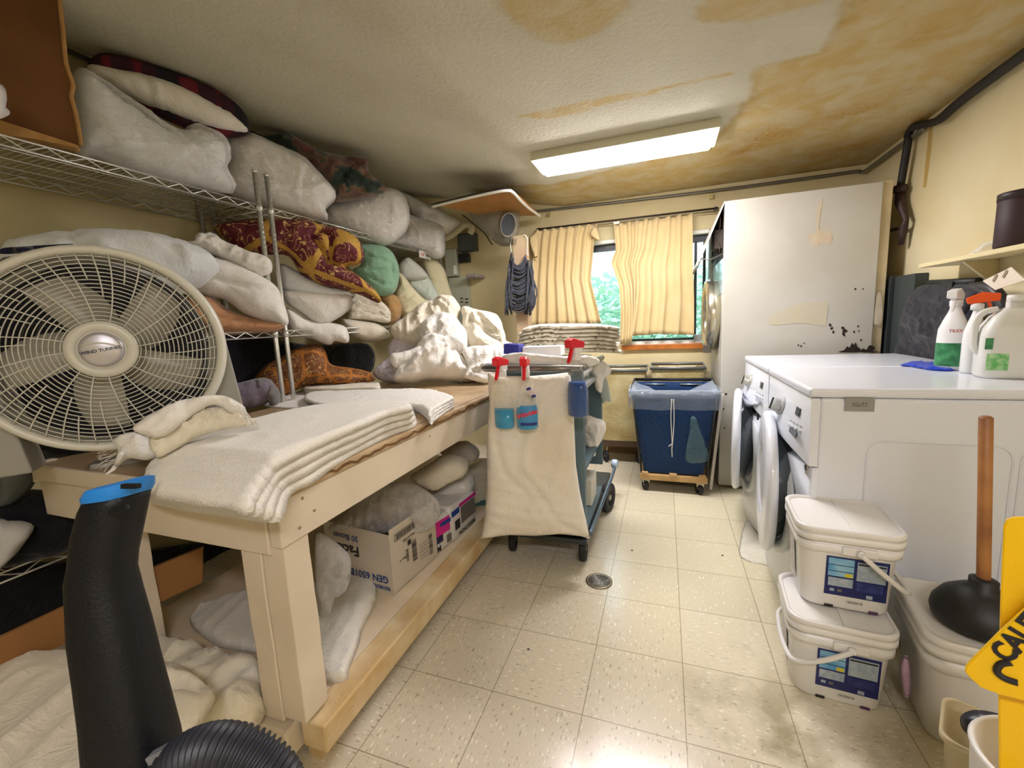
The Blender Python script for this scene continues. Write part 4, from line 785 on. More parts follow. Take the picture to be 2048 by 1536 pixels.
for k in range(12): a = 2*math.pi*k/12; tube(bm, [FM @ Vector((r*math.cos(a), r*math.sin(a), -.126)) for r in (.05, RO*.9)], .0018, 4)
obj('rear_guard', bm, mat('shaded_guard', rgb(60, 60, 58), .5), t)
sx_, sy_ = FM.col[0].xyz, FM.col[1].xyz; bk = -FN
for s in (-1, 1):                                      # side arms of the stand
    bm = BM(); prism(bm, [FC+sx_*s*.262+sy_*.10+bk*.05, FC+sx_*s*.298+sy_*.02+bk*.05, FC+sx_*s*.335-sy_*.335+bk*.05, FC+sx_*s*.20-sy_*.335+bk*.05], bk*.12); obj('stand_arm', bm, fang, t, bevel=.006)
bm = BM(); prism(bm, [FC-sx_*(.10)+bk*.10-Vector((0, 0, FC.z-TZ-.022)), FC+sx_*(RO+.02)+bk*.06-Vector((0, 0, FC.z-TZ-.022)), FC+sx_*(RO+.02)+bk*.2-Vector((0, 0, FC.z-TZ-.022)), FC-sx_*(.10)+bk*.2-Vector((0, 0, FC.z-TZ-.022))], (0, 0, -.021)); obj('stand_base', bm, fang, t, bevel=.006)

# ------------------------------------------------------------------ housekeeping cart
slate = mat('slate_blue_panel', rgb(92, 114, 122), .45, var=.12, vs=4); pipe = mat('worn_steel', rgb(130, 126, 120), .28, .85); rubber = mat('black_rubber', rgb(24, 24, 26), .65)
CX0, CX1, CY0, CY1 = -.86, -.425, .50, 1.14
c = thing('housekeeping_cart', 'slate blue housekeeping cart with a white canvas bag and black wheels', 'cart', (CX0, CY0, 0))
bm = BM(); bx(bm, (CX0, CY0, .17), (CX1, CY0+.03, .99)); obj('end_panel', bm, slate, c, bevel=.004)
bm = BM(); bx(bm, (CX0, CY1-.03, .33), (CX1, CY1, .93)); obj('end_panel', bm, slate, c, bevel=.004)
for z in (.18, .50, .90):
    bm = BM(); bx(bm, (CX0+.003, CY0+.031, z-.012), (CX1-.003, CY1-.031, z+.012)); obj('shelf', bm, slate if z < .8 else mat('grey_tray', rgb(150, 154, 150), .4), c, bevel=.003)
bm = BM(); bx(bm, (CX0, CY0+.031, .19), (CX0+.02, CY1-.031, .9)); obj('side_panel', bm, slate, c, bevel=.003)
bm = BM(); z = 1.02; rim = cr([(-.86, .60, z), (-.905, .50, z), (-.895, .43, z), (-.84, .385, z), (-.66, .37, z), (-.50, .375, z), (-.43, .42, z-.005), (-.415, .50, z-.01), (-.415, 1.1, z-.02)], 8)
tube(bm, rim, .015, 14); obj('rim_tube', bm, pipe, c)
bm = BM(); tube(bm, cr([(-.42, .56, .15), (-.40, .9, .18), (-.385, 1.40, .21), (-.41, 1.44, .215)], 6), .011, 10); obj('bumper_bar', bm, mat('blue_steel', rgb(120, 140, 156), .3, .7), c)
bm = BM(); lathe(bm, [(.026, -.02), (.03, -.01), (.03, .01), (.026, .02)], Matrix.Translation((-.385, 1.42, .235)) @ R3('Y', 90).to_4x4(), 20); obj('bumper_wheel', bm, mat('pale_blue_cap', rgb(176, 196, 214), .3), c)
bm = BM(); bx(bm, (CX0, CY0-.02, .13), (CX1+.005, CY1+.32, .155)); obj('base_frame', bm, mat('dark_steel', rgb(66, 72, 74), .4, .6), c, bevel=.003)
def wheel(parent, x, y, r, w, m=rubber, rot=0, nm='wheel'):
    bm = BM(); M = Matrix.Translation((x, y, r)) @ Matrix.Rotation(math.radians(rot), 4, 'Z') @ R3('Y', 90).to_4x4()
    lathe(bm, [(r*.55, -w/2), (r*.93, -w/2), (r, -w*.25), (r, w*.25), (r*.93, w/2), (r*.55, w/2), (r*.5, w*.2), (.001, w*.3)], M, 28, cap=False); lathe(bm, [(r*.55, -w/2), (r*.5, -w*.2), (.001, -w*.3)], M, 28, cap=False)
    o = obj(nm, bm, m, parent)
    bm = BM(); lathe(bm, [(r*.2, -w*.45), (r*.2, w*.45)], M, 12); obj('hub', bm, pipe, o); return o
wheel(c, CX0+.02, .57, .062, .035, rot=12); wheel(c, CX1-.03, .57, .064, .035, rot=4)
wheel(c, CX1+.02, 1.17, .095, .045, rot=-12); wheel(c, CX0+.0, 1.17, .095, .045)
P = at(1060, 900, 'y', .36); n = facing(P, 0.02)
puff('canvas_bag', [(975, 746), (1010, 752), (1060, 752), (1110, 748), (1140, 744), (1146, 790), (1149, 860), (1152, 930), (1160, 985), (1172, 1040), (1180, 1078), (1160, 1072), (1120, 1068), (1070, 1072), (1020, 1070), (990, 1074), (962, 1077), (970, 1030), (974, 960), (973, 880), (979, 810)], P, n, (.045, .06), m=fabric('canvas', rgb(236, 230, 218), fold=.2, c2=rgb(226, 214, 194), vs=3), parent=c, seed=71, wr=(.018, 5), ang=1.35, stretch=5, res=.014, smooth=False, rr=.09,
     folds=[([(1115, 760), (1090, 810), (1080, 860)], -.014, .012), ([(1100, 760), (1050, 900), (1070, 960)], .012, .02), ([(1060, 950), (1110, 1030), (1160, 1065)], -.012, .014), ([(990, 860), (1010, 940), (1050, 980)], -.01, .015), ([(1130, 860), (1105, 960), (1060, 1010)], .012, .018)])
P2 = at(1175, 800, 'x', CX1+.02)
bm = BM(); bx(bm, (CX0+.1, .58, .192), (CX1-.08, .75, .25)); tag(obj('carton', bm, mat('white_card', rgb(226, 224, 216), .6), bevel=.003), 'small white carton on the bottom deck of the cart', 'box')
bm = BM(); bx(bm, (CX1-.10, .80, .193), (CX1-.02, .98, .34)); q = tag(obj('tissue_carton', bm, mat('white_card2', rgb(214, 210, 196), .6), bevel=.003), 'upright white printed carton on the low deck of the cart by the wheel', 'box')
cloth('rag', 'white rags stuffed on the middle deck of the cart', 'cloth', [(1168, 832), (1195, 838), (1208, 842), (1212, 858), (1204, 880), (1192, 900), (1190, 912), (1172, 908), (1166, 870)], (1185, 870), 'x', CX1-.03, (.05, .1), m=linen, seed=72, wr=(.03, 18), res=.01)
cloth('rag', 'white rag hanging over the right edge of the cart top', 'cloth', [(1178, 742), (1200, 720), (1222, 738), (1218, 752), (1208, 758), (1203, 785), (1192, 780), (1186, 760)], (1200, 750), 'x', CX1+.01, (.03, .04), m=linen, seed=73, wr=(.02, 14), res=.01)
cloth('rag', 'grey translucent rag hanging low from the cart side', 'cloth', [(1200, 770), (1212, 755), (1222, 800), (1212, 802), (1204, 806)], (1208, 780), 'x', CX1+.03, (.008, .008), m=fabric('grey_rag', rgb(170, 178, 172)), seed=74, wr=(.004, 14), res=.01)
# towels on the cart
for i in range(7):
    z = 1.035+i*.0175; y0 = 655+(6-i)*7.6; j = random.Random(i+40); a, b = j.uniform(-6, 6), j.uniform(-8, 6)
    lbs = ['lowest', 'second from the bottom', 'third from the bottom', 'middle', 'third from the top', 'second from the top', 'topmost']
    poly = [(1042+a, y0+3), (1075, y0-6), (1130, y0-8), (1190, y0-7), (1236+b, y0-2), (1238+b, y0+6), (1190, y0+4), (1130, y0+5), (1075, y0+6), (1044+a, y0+12)]
    cloth('towel', 'folded white towel on the housekeeping cart, %s of the stack' % lbs[i], 'towel', poly, (1140, y0), 'y', .98, (.10, .14), m=cotton, seed=80+i, wr=(.007, 9), rr=.010, group='white towels stacked on the cart', res=.012, up=(0, 0, 1), folds=[([(1190, y0), (1225, y0+2)], -.01, .004)])
bm = BM(); bx(bm, (-.90, .62, .93), (-.45, .98, 1.032)); tag(obj('plastic_tub', bm, mat('tub_white', rgb(232, 232, 228), .4), bevel=.02, seg=3), 'white plastic tub on the cart under the towels', 'tub')
P = at(1082, 703, 'y', .60); bm = BM(); box(bm, P+Vector((0, .05, 0)), (.20, .1, .05)); tag(obj('tissue_box', bm, mat('tissue_white', rgb(234, 232, 232), .5), bevel=.006), 'long white tissue box behind the rim of the cart', 'box')
P = at(1023, 699, 'y', .56); bm = BM(); box(bm, P+Vector((0, .04, 0)), (.085, .075, .052), R3('Y', 5) @ R3('Z', -6)); tag(obj('small_box', bm, mat('cobalt_card', rgb(48, 52, 150), .45), bevel=.004), 'small cobalt blue box on the left corner of the cart', 'box')
cloth('rag', 'thin white cloth tucked along the front rim of the cart', 'cloth', [(1005, 712), (1040, 705), (1120, 712), (1180, 712), (1200, 725), (1160, 735), (1100, 728), (1040, 726), (1008, 724)], (1100, 718), 'y', .50, (.03, .06), m=linen, seed=75, wr=(.012, 12), z=.6)
# spray bottles
clearp = film('clear_bottle', (.9, .95, .95, 1), .02, .05, .3, .0); redt = mat('red_trigger', rgb(226, 26, 40), .3); wcol = mat('bottle_white', rgb(232, 232, 230), .35)
def bottle(name, label, P, liq, level, rz=0, s=1.0, lab=False, group=None, tilt=0):
    t = thing(name, label, 'spray bottle', (0, 0, 0), group)
    pr_ = [(.040, .004), (.045, .012), (.045, .10), (.043, .115), (.034, .15), (.020, .19), (.0145, .205), (.0145, .22)]
    bm = BM(); lathe(bm, pr_, Matrix(), 28, sx=1.0, sy=.68); obj('bottle', bm, clearp, t)
    lv = level; q = [(.036, .007)]+[(r-.003, h) for r, h in pr_[1:] if h < lv]
    f = next((i for i, (r, h) in enumerate(pr_) if h >= lv)); (r0, h0), (r1, h1) = pr_[f-1], pr_[f]; q.append((r0+(r1-r0)*(lv-h0)/(h1-h0)-.003, lv))
    bm = BM(); lathe(bm, q, Matrix(), 28, sx=1.0, sy=.68); obj('liquid', bm, liq, t)
    bm = BM(); lathe(bm, [(.017, .215), (.017, .24), (.013, .245)], Matrix(), 20); bx(bm, (-.013, -.022, .24), (.013, .022, .262)); obj('collar', bm, wcol, t, bevel=.002)
    bm = BM(); prism(bm, [(-.014, -.048, .262), (-.014, .030, .258), (-.014, .036, .280), (-.014, -.03, .298), (-.014, -.052, .290)], (.028, 0, 0)); prism(bm, [(-.007, -.030, .262), (-.007, -.020, .262), (-.007, -.036, .215), (-.007, -.048, .205), (-.007, -.050, .212)], (.014, 0, 0)); obj('trigger_head', bm, redt, t, bevel=.004)
    if lab:
        m1 = mat('label_blue', rgb(64, 140, 196), .4); m2 = mat('label_navy', rgb(34, 50, 130), .4); bm = BM()
        def patch(a0, a1, z0, z1, mi, ex=.0006):
            n = 10
            for i in range(n):
                A0 = math.radians(a0+(a1-a0)*i/n); A1 = math.radians(a0+(a1-a0)*(i+1)/n); rr = .0455+ex
                f = bm.faces.new([bm.verts.new(((rr)*math.cos(k), rr*.68*math.sin(k)-.0008, z)) for k, z in ((A0, z0), (A1, z0), (A1, z1), (A0, z1))]); f.material_index = mi; f.smooth = True
        patch(-120, -30, .025, .105, 0); patch(-120, -30, .025, .037, 1, .0012)
        l = obj('label', bm, [m1, m2], t)
        text('label_name', 'Windex', .027, (.005, -.0325, .072), (.25, -1, 0), redt, l, up=(-.28, 0, 1), bold=.03, sx=.95)
        bm = BM(); box(bm, (.022, -.0175, .155), (.018, .002, .05), R3('X', 24) @ R3('Y', -25)); obj('neck_label', bm, m2, t)
        bm = BM(); box(bm, (.022, -.0188, .156), (.0185, .002, .026), R3('X', 24) @ R3('Y', -25)); obj('neck_print', bm, mat('pale_pink', rgb(222, 200, 206), .5), t)
    t.location = P; t.rotation_euler = (math.radians(tilt), 0, math.radians(rz)); t.scale = (s, s, s)
    for k_ in t.children: k_.matrix_parent_inverse = Matrix(); 
    return t
cyan = mat('cyan_liquid', rgb(20, 150, 196), .2); deepb = mat('blue_liquid', rgb(2, 66, 136), .2)
def bscale(p0, p1, y, h):              # size and foot point of a bottle seen between two pixels
    a, b = at(*p0, 'y', y), at(*p1, 'y', y); return b, (a.z-b.z)/h
b, s = bscale((1000, 712), (1010, 858), .285, .298); bottle('spray_bottle', 'clear spray bottle half full of cyan cleaner, leftmost on the cart rim', b, cyan, .085, rz=-12, s=s, group='spray bottles hooked on the cart rim')
b, s = bscale((1042, 712), (1056, 860), .285, .298); bottle('spray_bottle', 'spray bottle of cyan glass cleaner with a blue and red label', b, cyan, .092, rz=8, s=s, lab=True, group='spray bottles hooked on the cart rim')
b, s = bscale((1160, 702), (1156, 835), .33, .298); bottle('spray_bottle', 'spray bottle nearly full of dark blue liquid at the right corner of the cart', b, deepb, .135, rz=-28, s=s*1.2, group='spray bottles hooked on the cart rim')

# ------------------------------------------------------------------ hampers
navy = fabric('navy_canvas', rgb(14, 48, 88), bump=.15, rough=.7); palewood = mat('pine', rgb(196, 158, 102), .55, var=.2, vs=9); darkm = mat('dark_metal', rgb(44, 46, 48), .4, .5)
h = thing('laundry_hamper', 'navy blue canvas laundry hamper on a pine base with casters and clear liner', 'hamper', (0, 1.55, 0))
def ring(x0, x1, y0, y1, z, bul=0, n=10, seed=0):
    o = []
    for (ax, ay), (bx_, by) in (((x0, y0), (x1, y0)), ((x1, y0), (x1, y1)), ((x1, y1), (x0, y1)), ((x0, y1), (x0, y0))):
        for k in range(n):
            u = k/n; b = bul*math.sin(math.pi*u); nx, ny = (by-ay), -(bx_-ax); l = math.hypot(nx, ny); w = noise.noise(Vector((ax+u*3, ay+z*4, seed)))*.008*(b > 0)
            o.append((ax+(bx_-ax)*u+nx/l*(b+w), ay+(by-ay)*u+ny/l*(b+w), z))
    return o
bm = BM(); L_ = []
for k in range(10): u = k/9; L_.append(ring(-.20-.085*u, .185+.085*u, 1.58-.03*u, 2.0+.03*u, .135+.585*u, .012*math.sin(math.pi*u)))
loft(bm, L_, cap=False, smooth=True); inn = [[(p[0]*.985, 1.79+(p[1]-1.79)*.98, p[2]) for p in l] for l in L_[::-1]]; loft(bm, [L_[-1]]+inn, cap=False); bm.faces.new([bm.verts.new(p) for p in inn[-1]][::-1])
obj('canvas_bag', bm, navy, h)
bm = BM(); tube(bm, [(-.29, 1.545, .715), (.275, 1.545, .715), (.275, 2.04, .735), (-.29, 2.04, .735)], .012, 8, closed=True)
obj('rim_frame', bm, darkm, h)
for x in (-.275, .262):
    for y in (1.55, 2.03):
        bm = BM(); tube(bm, [(x, y, .72), (x*.78, y+(.03 if y < 1.8 else -.03), .115)], .007, 8); obj('frame_leg', bm, darkm, h)
bm = BM(); bx(bm, (-.225, 1.555, .085), (.215, 1.60, .125)); bx(bm, (-.225, 1.97, .085), (.215, 2.015, .125)); bx(bm, (-.225, 1.60, .085), (-.18, 1.97, .125)); bx(bm, (.17, 1.60, .085), (.215, 1.97, .125)); bx(bm, (-.215, 1.548, .118), (-.17, 1.6, .14)); bx(bm, (.16, 1.548, .118), (.205, 1.6, .14)); bx(bm, (-.03, 1.548, .118), (.02, 1.6, .14)); obj('pine_base', bm, palewood, h, bevel=.003)
for x, y in ((-.19, 1.59), (.165, 1.585), (-.19, 1.98), (.17, 1.98)):
    wheel(h, x, y, .036, .026, rot=25, nm='caster')
    bm = BM(); bx(bm, (x-.018, y-.012, .055), (x+.03, y+.02, .084)); obj('caster_plate', bm, mat('zinc', rgb(170, 166, 150), .4, .7), h)
for a, b in ((-.205, -.06), (.05, .20)):
    bm = BM(); tube(bm, [(a, 2.02, .700), (b, 2.02, .700)], .004, 8); obj('hook_rod', bm, chrome, h)
liner = film('hamper_liner', (.66, .76, .88, 1), .14, .12, .45, .5)
bm = BM(); o0 = ring(-.296, .281, 1.535, 1.80, .60, .004, 14); o1 = ring(-.30, .285, 1.53, 1.80, .67, .006, 14); o2 = ring(-.298, .283, 1.532, 1.80, .735, .002, 14); i1 = ring(-.27, .255, 1.57, 1.80, .70, -.006, 14); i2 = ring(-.24, .225, 1.60, 1.80, .60, -.01, 14)
def warp(l, k): return [(p[0]+.006*noise.noise(Vector(p)*20), p[1]+.006*noise.noise(Vector(p)*17+Vector((3, 1, 0))), p[2]+(.02*noise.noise(Vector((p[0]*6, p[1]*6, k))) if k in (0, 4) else 0)) for p in l]
nseg = 14
R_ = [[bm.verts.new(p) for p in warp(l, k)] for k, l in enumerate((o0, o1, o2, i1, i2))]
for a, b in zip(R_, R_[1:]):
    idx = list(range(len(a))); keep = [k for k in idx if not (2*nseg <= k < 3*nseg)]
    for k in keep:
        f = bm.faces.new((a[k], a[(k+1) % len(a)], b[(k+1) % len(b)], b[k])); f.smooth = True
obj('plastic_liner', bm, liner, h)
for s, (xa, xb) in ((0, (-.285, -.10)), (1, (.27, .09))):
    bm = BM(); tri = []
    for i in range(8):
        u = i/7; row = []
        for j in range(8):
            v = j/7; x = xa+(xb-xa)*u; y = 1.98-(.42)*v-.0*u; z = .735-(.09*u)+.03*(1-u)*v*0-.05*u*v; row.append(bm.verts.new((x, y, z+.012*noise.noise(Vector((x*14, y*9, s))))))
        tri.append(row)
    for i in range(7):
        for j in range(7): f = bm.faces.new((tri[i][j], tri[i+1][j], tri[i+1][j+1], tri[i][j+1])); f.smooth = True
    obj('liner_flap', bm, liner, h)
cord = mat('white_cord', rgb(224, 218, 204), .7)
bm = BM(); tube(bm, cr([(-.018, 1.522, .675), (-.022, 1.525, .55), (-.016, 1.53, .43), (-.012, 1.535, .36)], 6), .003, 6); tube(bm, cr([(-.006, 1.522, .675), (-.002, 1.525, .55), (-.006, 1.53, .43), (-.012, 1.535, .36)], 6), .003, 6); tube(bm, cr([(-.012, 1.532, .37), (-.014, 1.53, .32), (-.012, 1.535, .27)], 5), .0035, 6); tube(bm, cr([(-.012, 1.53, .365), (-.03, 1.53, .35), (-.035, 1.53, .345)], 5), .003, 6); obj('drawstring', bm, cord, h)
cloth('rag', 'dark transparent film bag clinging to the front of the navy hamper', 'bag', [(1382, 835), (1392, 836), (1402, 865), (1412, 892), (1418, 918), (1400, 926), (1372, 922), (1374, 890), (1380, 860)], (1396, 885), 'y', 1.525, (.012, .004), m=film('dark_film', (.12, .22, .24, 1), .25, .3), seed=76, wr=(.006, 14), group=None)
bgc = fabric('beige_canvas', rgb(196, 184, 138), c2=rgb(172, 152, 98), vs=6); greym = mat('grey_frame', rgb(134, 136, 134), .4, .5)
def back_hamper(x0, x1, y0, y1, z, label):
    t = thing('laundry_hamper', label, 'hamper', (x0, y0, 0), 'beige hampers against the back wall')
    bm = BM(); tube(bm, [(x0, y0, z), (x1, y0, z), (x1, y1, z+.01), (x0, y1, z+.01)], .013, 8, closed=True); obj('rim_frame', bm, greym, t)
    bm = BM(); loft(bm, [ring(x0+.03, x1-.03, y0+.02, y1-.02, .20, .006), ring(x0+.015, x1-.015, y0+.012, y1-.015, .5, .012), ring(x0+.01, x1-.01, y0+.01, y1-.012, z, .0)], cap=False); obj('canvas_bag', bm, bgc, t)
    bm = BM(); bx(bm, (x0+.02, y0+.01, .15), (x1-.02, y1-.02, .20)); obj('base_board', bm, mat('dark_wood', rgb(78, 58, 40), .6), t)
    for x in (x0+.06, x1-.06): wheel(t, x, y0+.05, .05, .025, rot=30, nm='caster'); bm = BM(); tube(bm, [(x+.02, y0+.04, .15), (x, y0+.05, .07)], .008, 6); obj('caster_fork', bm, mat('zinc', rgb(170, 166, 150)), t)
    bm = BM(); bx(bm, (x0+.06, y0+.005, z-.012), (x0+.2, y1-.02, z-.004)); bx(bm, (x1-.2, y0+.005, z-.012), (x1-.06, y1-.02, z-.004)); obj('canvas_flap', bm, fabric('flap_canvas', rgb(222, 206, 164)), t)
    return t
back_hamper(-.60, -.20, 2.10, 2.33, .80, 'beige canvas hamper against the wall, left of the other one')
back_hamper(-.17, .235, 2.10, 2.35, .815, 'beige hamper against the wall directly behind the navy blue hamper')
bm = BM(); box(bm, (.272, 1.66, .35), (.02, .03, .68), R3('Y', 5)); tag(obj('wooden_strip', bm, mat('white_strip', rgb(216, 206, 196), .5), bevel=.003), 'thin white board leaning between the navy hamper and the tall dryer', 'board')

# ------------------------------------------------------------------ curtains
curt = mat('curtain_cloth', rgb(226, 204, 154), .85, bump=.25, bs=160, sheen=.2, c2=rgb(216, 192, 138), vs=3)
rodm = mat('dark_rod', rgb(58, 44, 34), .5, .3)
rt_ = thing('curtain_rod', 'dark thin curtain rod across the back wall above the window', 'curtain rod', at(1250, 440, 'y', 2.34))
bm = BM(); a, b = at(1073, 459, 'y', 2.35), at(1437, 416, 'y', 2.35); tube(bm, [a, b], .008, 8); obj('rod', bm, rodm, rt_)
bm = BM(); tube(bm, [a-Vector((0, 0, .018)), b-Vector((0, 0, .018))], .004, 6); obj('pull_cord_track', bm, mat('track_grey', rgb(160, 150, 130), .5), rt_)
for p in (a+Vector((.02, 0, 0)), b-Vector((.02, 0, 0))): bm = BM(); bx(bm, (p.x-.008, p.y-.008, p.z-.012), (p.x+.008, YB, p.z+.012)); obj('bracket', bm, rodm, rt_)
q = at(1233, 446, 'y', 2.33); bm = BM(); box(bm, q, (.05, .03, .02)); obj('glider', bm, white, rt_, bevel=.005)
def curtain(label, top, bot, lft, rgt, npl, y=2.335, amp=.022, seed=1):
    n, mrow = npl*10, 24; bm = BM(); rows = []
    TP = [at(*p, 'y', y) for p in top]; BT = [at(*p, 'y', y) for p in bot]; LF = [at(*p, 'y', y) for p in lft]; RG = [at(*p, 'y', y) for p in rgt]
    def S(L, u):
        k = u*(len(L)-1); i = min(int(k), len(L)-2); f = k-i; return L[i]*(1-f)+L[i+1]*f
    for j in range(mrow+1):
        v = j/mrow; r = []
        for i in range(n+1):
            u = i/n; p = (S(TP, u)*(1-v)+S(BT, u)*v)+(S(LF, v)*(1-u)+S(RG, v)*u)-((TP[0]*(1-u)+TP[-1]*u)*(1-v)+(BT[0]*(1-u)+BT[-1]*u)*v)
            ph = u*npl*2*math.pi+1.2*noise.noise(Vector((u*5, v*1.2, seed))); a_ = amp*(.55+.6*v)*(1+.5*noise.noise(Vector((u*8, 2, seed))))
            p = Vector((p.x+.006*math.sin(ph*2+1)*(u > .01)*(u < .99), y+a_*(abs(math.sin(ph/2))**.7*2-1)+.006*noise.noise(Vector((u*20, v*6, seed))), p.z+(.006*math.cos(ph) if j in (0,) else 0)))
            r.append(bm.verts.new(p))
        rows.append(r)
    for a, b in zip(rows, rows[1:]):
        for i in range(n): f = bm.faces.new((a[i], a[i+1], b[i+1], b[i])); f.smooth = True
    o = obj('curtain', bm, curt); s = o.modifiers.new('s', 'SOLIDIFY'); s.thickness = .0015
    return tag(o, label, 'curtain', 'cream curtains at the window')
curtain('pleated cream curtain left of the gap in the window, beside the hanging mop', [(1074, 461), (1130, 455), (1196, 448)], [(1058, 652), (1130, 650), (1203, 646)], [(1074, 461), (1068, 500), (1064, 560), (1058, 652)], [(1196, 448), (1190, 470), (1186, 520), (1182, 560), (1192, 600), (1203, 646)], 7)
curtain('pleated cream curtain right of the gap in the window, one corner hanging lower', [(1228, 450), (1290, 440), (1385, 428)], [(1240, 690), (1262, 684), (1264, 672), (1320, 668), (1388, 670)], [(1228, 450), (1232, 500), (1222, 525), (1238, 570), (1242, 620), (1240, 690)], [(1385, 428), (1386, 520), (1388, 600), (1388, 670)], 8, seed=5)
cloth('curtain_corner', 'loose corner of cream curtain cloth hanging beside the mop', 'cloth', [(1075, 465), (1078, 490), (1072, 520), (1058, 480), (1066, 468)], (1068, 490), 'y', 2.30, (.008, .008), m=curt, seed=77, wr=(.004, 12))
cloth('curtain_corner', 'folded back top corner of the left cream curtain by the window gap', 'cloth', [(1188, 452), (1197, 462), (1200, 482), (1190, 478), (1180, 468)], (1190, 465), 'y', 2.30, (.01, .008), m=curt, seed=78, wr=(.003, 12))

# ------------------------------------------------------------------ vent hood, board, electrical boxes, post and mop
galv = mat('galvanised', rgb(150, 146, 134), .45, .55, bump=.05, bs=30)
bd_ = thing('vent_board', 'orange brown wooden board edged in white trim on the ceiling around the vent', 'board', at(980, 400, 'z', 2.14))
ZB = 2.13; pw = [at(*p, 'z', ZB) for p in ((872, 410), (930, 398), (985, 386), (1015, 382), (1040, 398), (1078, 431), (1030, 432), (960, 430))]
for p in pw: p.y = min(p.y, YB-.01)
bm = BM(); prism(bm, pw, (0, 0, .02)); obj('wood_panel', bm, mat('amber_wood', rgb(178, 124, 60), .45, var=.3, vs=7), bd_)
bm = BM(); tr_ = cr([at(*p, 'z', ZB-.008) for p in ((864, 413), (930, 397), (985, 385), (1012, 381), (1025, 384), (1042, 402), (1060, 418), (1080, 432))], 6)
for p in tr_: p.y = min(p.y, YB-.02)
tube(bm, tr_, .011, 8); obj('white_trim', bm, white, bd_)
bm = BM(); tube(bm, [p+Vector((.0, -.012, .010)) for p in tr_[:-6]], .0045, 6); obj('black_cable', bm, blackp, bd_)
vh = thing('vent_hood', 'grey metal vent duct hanging from the ceiling board with its mouth facing right', 'vent', at(985, 420, 'y', 2.1))
def ringpx(L, y, k=28, dy=.1):         # loop through px silhouette (left, right) pairs at depth y
    (ax, ay), (bx_, by) = L; A, B = at(ax, ay, 'y', y), at(bx_, by, 'y', y); c = (A+B)/2; h_ = (B-A)/2; up_ = Vector((0, dy, 0))
    return [c+h_*math.cos(t_)+up_*math.sin(t_) for t_ in [2*math.pi*i/k for i in range(k)]]
bm = BM(); yv = 2.05
lp = [ringpx(((930, 418), (1036, 400)), yv, dy=.12), ringpx(((938, 428), (1037, 412)), yv, dy=.12), ringpx(((950, 445), (1038, 432)), yv, dy=.115), ringpx(((966, 462), (1037, 455)), yv, dy=.105), ringpx(((980, 476), (1036, 470)), yv, dy=.085), ringpx(((994, 488), (1028, 488)), yv, dy=.05), ringpx(((1002, 492), (1020, 492)), yv, dy=.02)]
loft(bm, lp); 
for q_ in (((930, 416), (1038, 398)),): tube(bm, ringpx(q_, yv, dy=.125), .008, 6, closed=True)
obj('duct', bm, galv, vh)
mc = at(1016, 450, 'y', yv-.125); mn_ = Vector((.62, -.75, -.35)).normalized(); MF = Matrix.Translation(mc) @ frame_of(mn_).to_4x4()
bm = BM(); lathe(bm, [(.078, -.05), (.084, .0), (.080, .004), (.074, .0), (.072, -.03)], MF, 28, cap=False, sx=.8, sy=1.15); lathe(bm, [(.073, -.012), (.001, -.02)], MF, 28, mi=1, cap=False, sx=.8, sy=1.15); obj('mouth', bm, [galv, mat('duct_inside', rgb(58, 62, 64), .6, .3)], vh)
bm = BM()
for k in range(12):
    a = at(982+k*4.5, 470+k*1.2, 'y', yv-.095+.002*k); box(bm, a, (.005, .006, .05), R3('Y', 12))
obj('crimped_tabs', bm, galv, vh)
bm = BM(); tube(bm, cr([at(*p, 'y', yv) for p in ((925, 430), (950, 450), (970, 468), (978, 480), (985, 490))], 5), .005, 6); tag(obj('cable', bm, blackp), 'short black cable dangling left of the vent duct', 'cable')
def wallbox(name, label, px, cat, m, d=.08, y=YB, parts=()):
    (a, b) = px; A, B = at(*a, 'y', y-d), at(*b, 'y', y-d); t = thing(name, label, cat, (A+B)/2)
    bm = BM(); bx(bm, (min(A.x, B.x), y-d, min(A.z, B.z)), (max(A.x, B.x), y-.001, max(A.z, B.z))); obj('case', bm, m, t, bevel=.006)
    for nm, (c_, e), mm, dd in parts: C_, E_ = at(*c_, 'y', y-d-dd), at(*e, 'y', y-d-dd); bm = BM(); bx(bm, (min(C_.x, E_.x), y-d-dd, min(C_.z, E_.z)), (max(C_.x, E_.x), y-d+.001, max(C_.z, E_.z))); obj(nm, bm, mm, t, bevel=.002)
    return t
gpan = mat('panel_grey', rgb(172, 176, 158), .45)
wallbox('electrical_box', 'dark green grey electrical box high in the back left corner', ((914, 468), (950, 500)), 'electrical box', mat('slate_box', rgb(62, 70, 68), .5), .09, parts=[('lid', ((917, 471), (946, 497)), mat('slate_box2', rgb(70, 80, 78), .45), .008)])
wallbox('timer_box', 'small black box under the dark electrical box', ((916, 508), (938, 524)), 'electrical box', blackp, .05)
wallbox('breaker_panel', 'tall grey panel with a white switch on the back wall', ((888, 500), (915, 552)), 'electrical panel', gpan, .07, parts=[('switch_plate', ((906, 531), (913, 548)), white, .008)])
wallbox('breaker_panel', 'grey louvred cabinet on the back wall beside the laundry heap', ((896, 556), (942, 700)), 'electrical panel', gpan, .08, parts=[('louvre', ((920, 596), (926, 598)), blackp, .003), ('louvre', ((930, 597), (937, 599)), blackp, .003), ('louvre', ((920, 603), (926, 605)), blackp, .003), ('louvre', ((930, 604), (937, 606)), blackp, .003)])
bm = BM(); A = at(950, 553, 'y', 2.30); box(bm, (A.x, YB-.105, A.z), (.11, .206, .035)); tag(obj('plastic_tray', bm, mat('mauve_grey', rgb(150, 140, 136), .5), bevel=.012), 'small mauve grey tray jutting from the back wall by the louvred cabinet', 'tray')
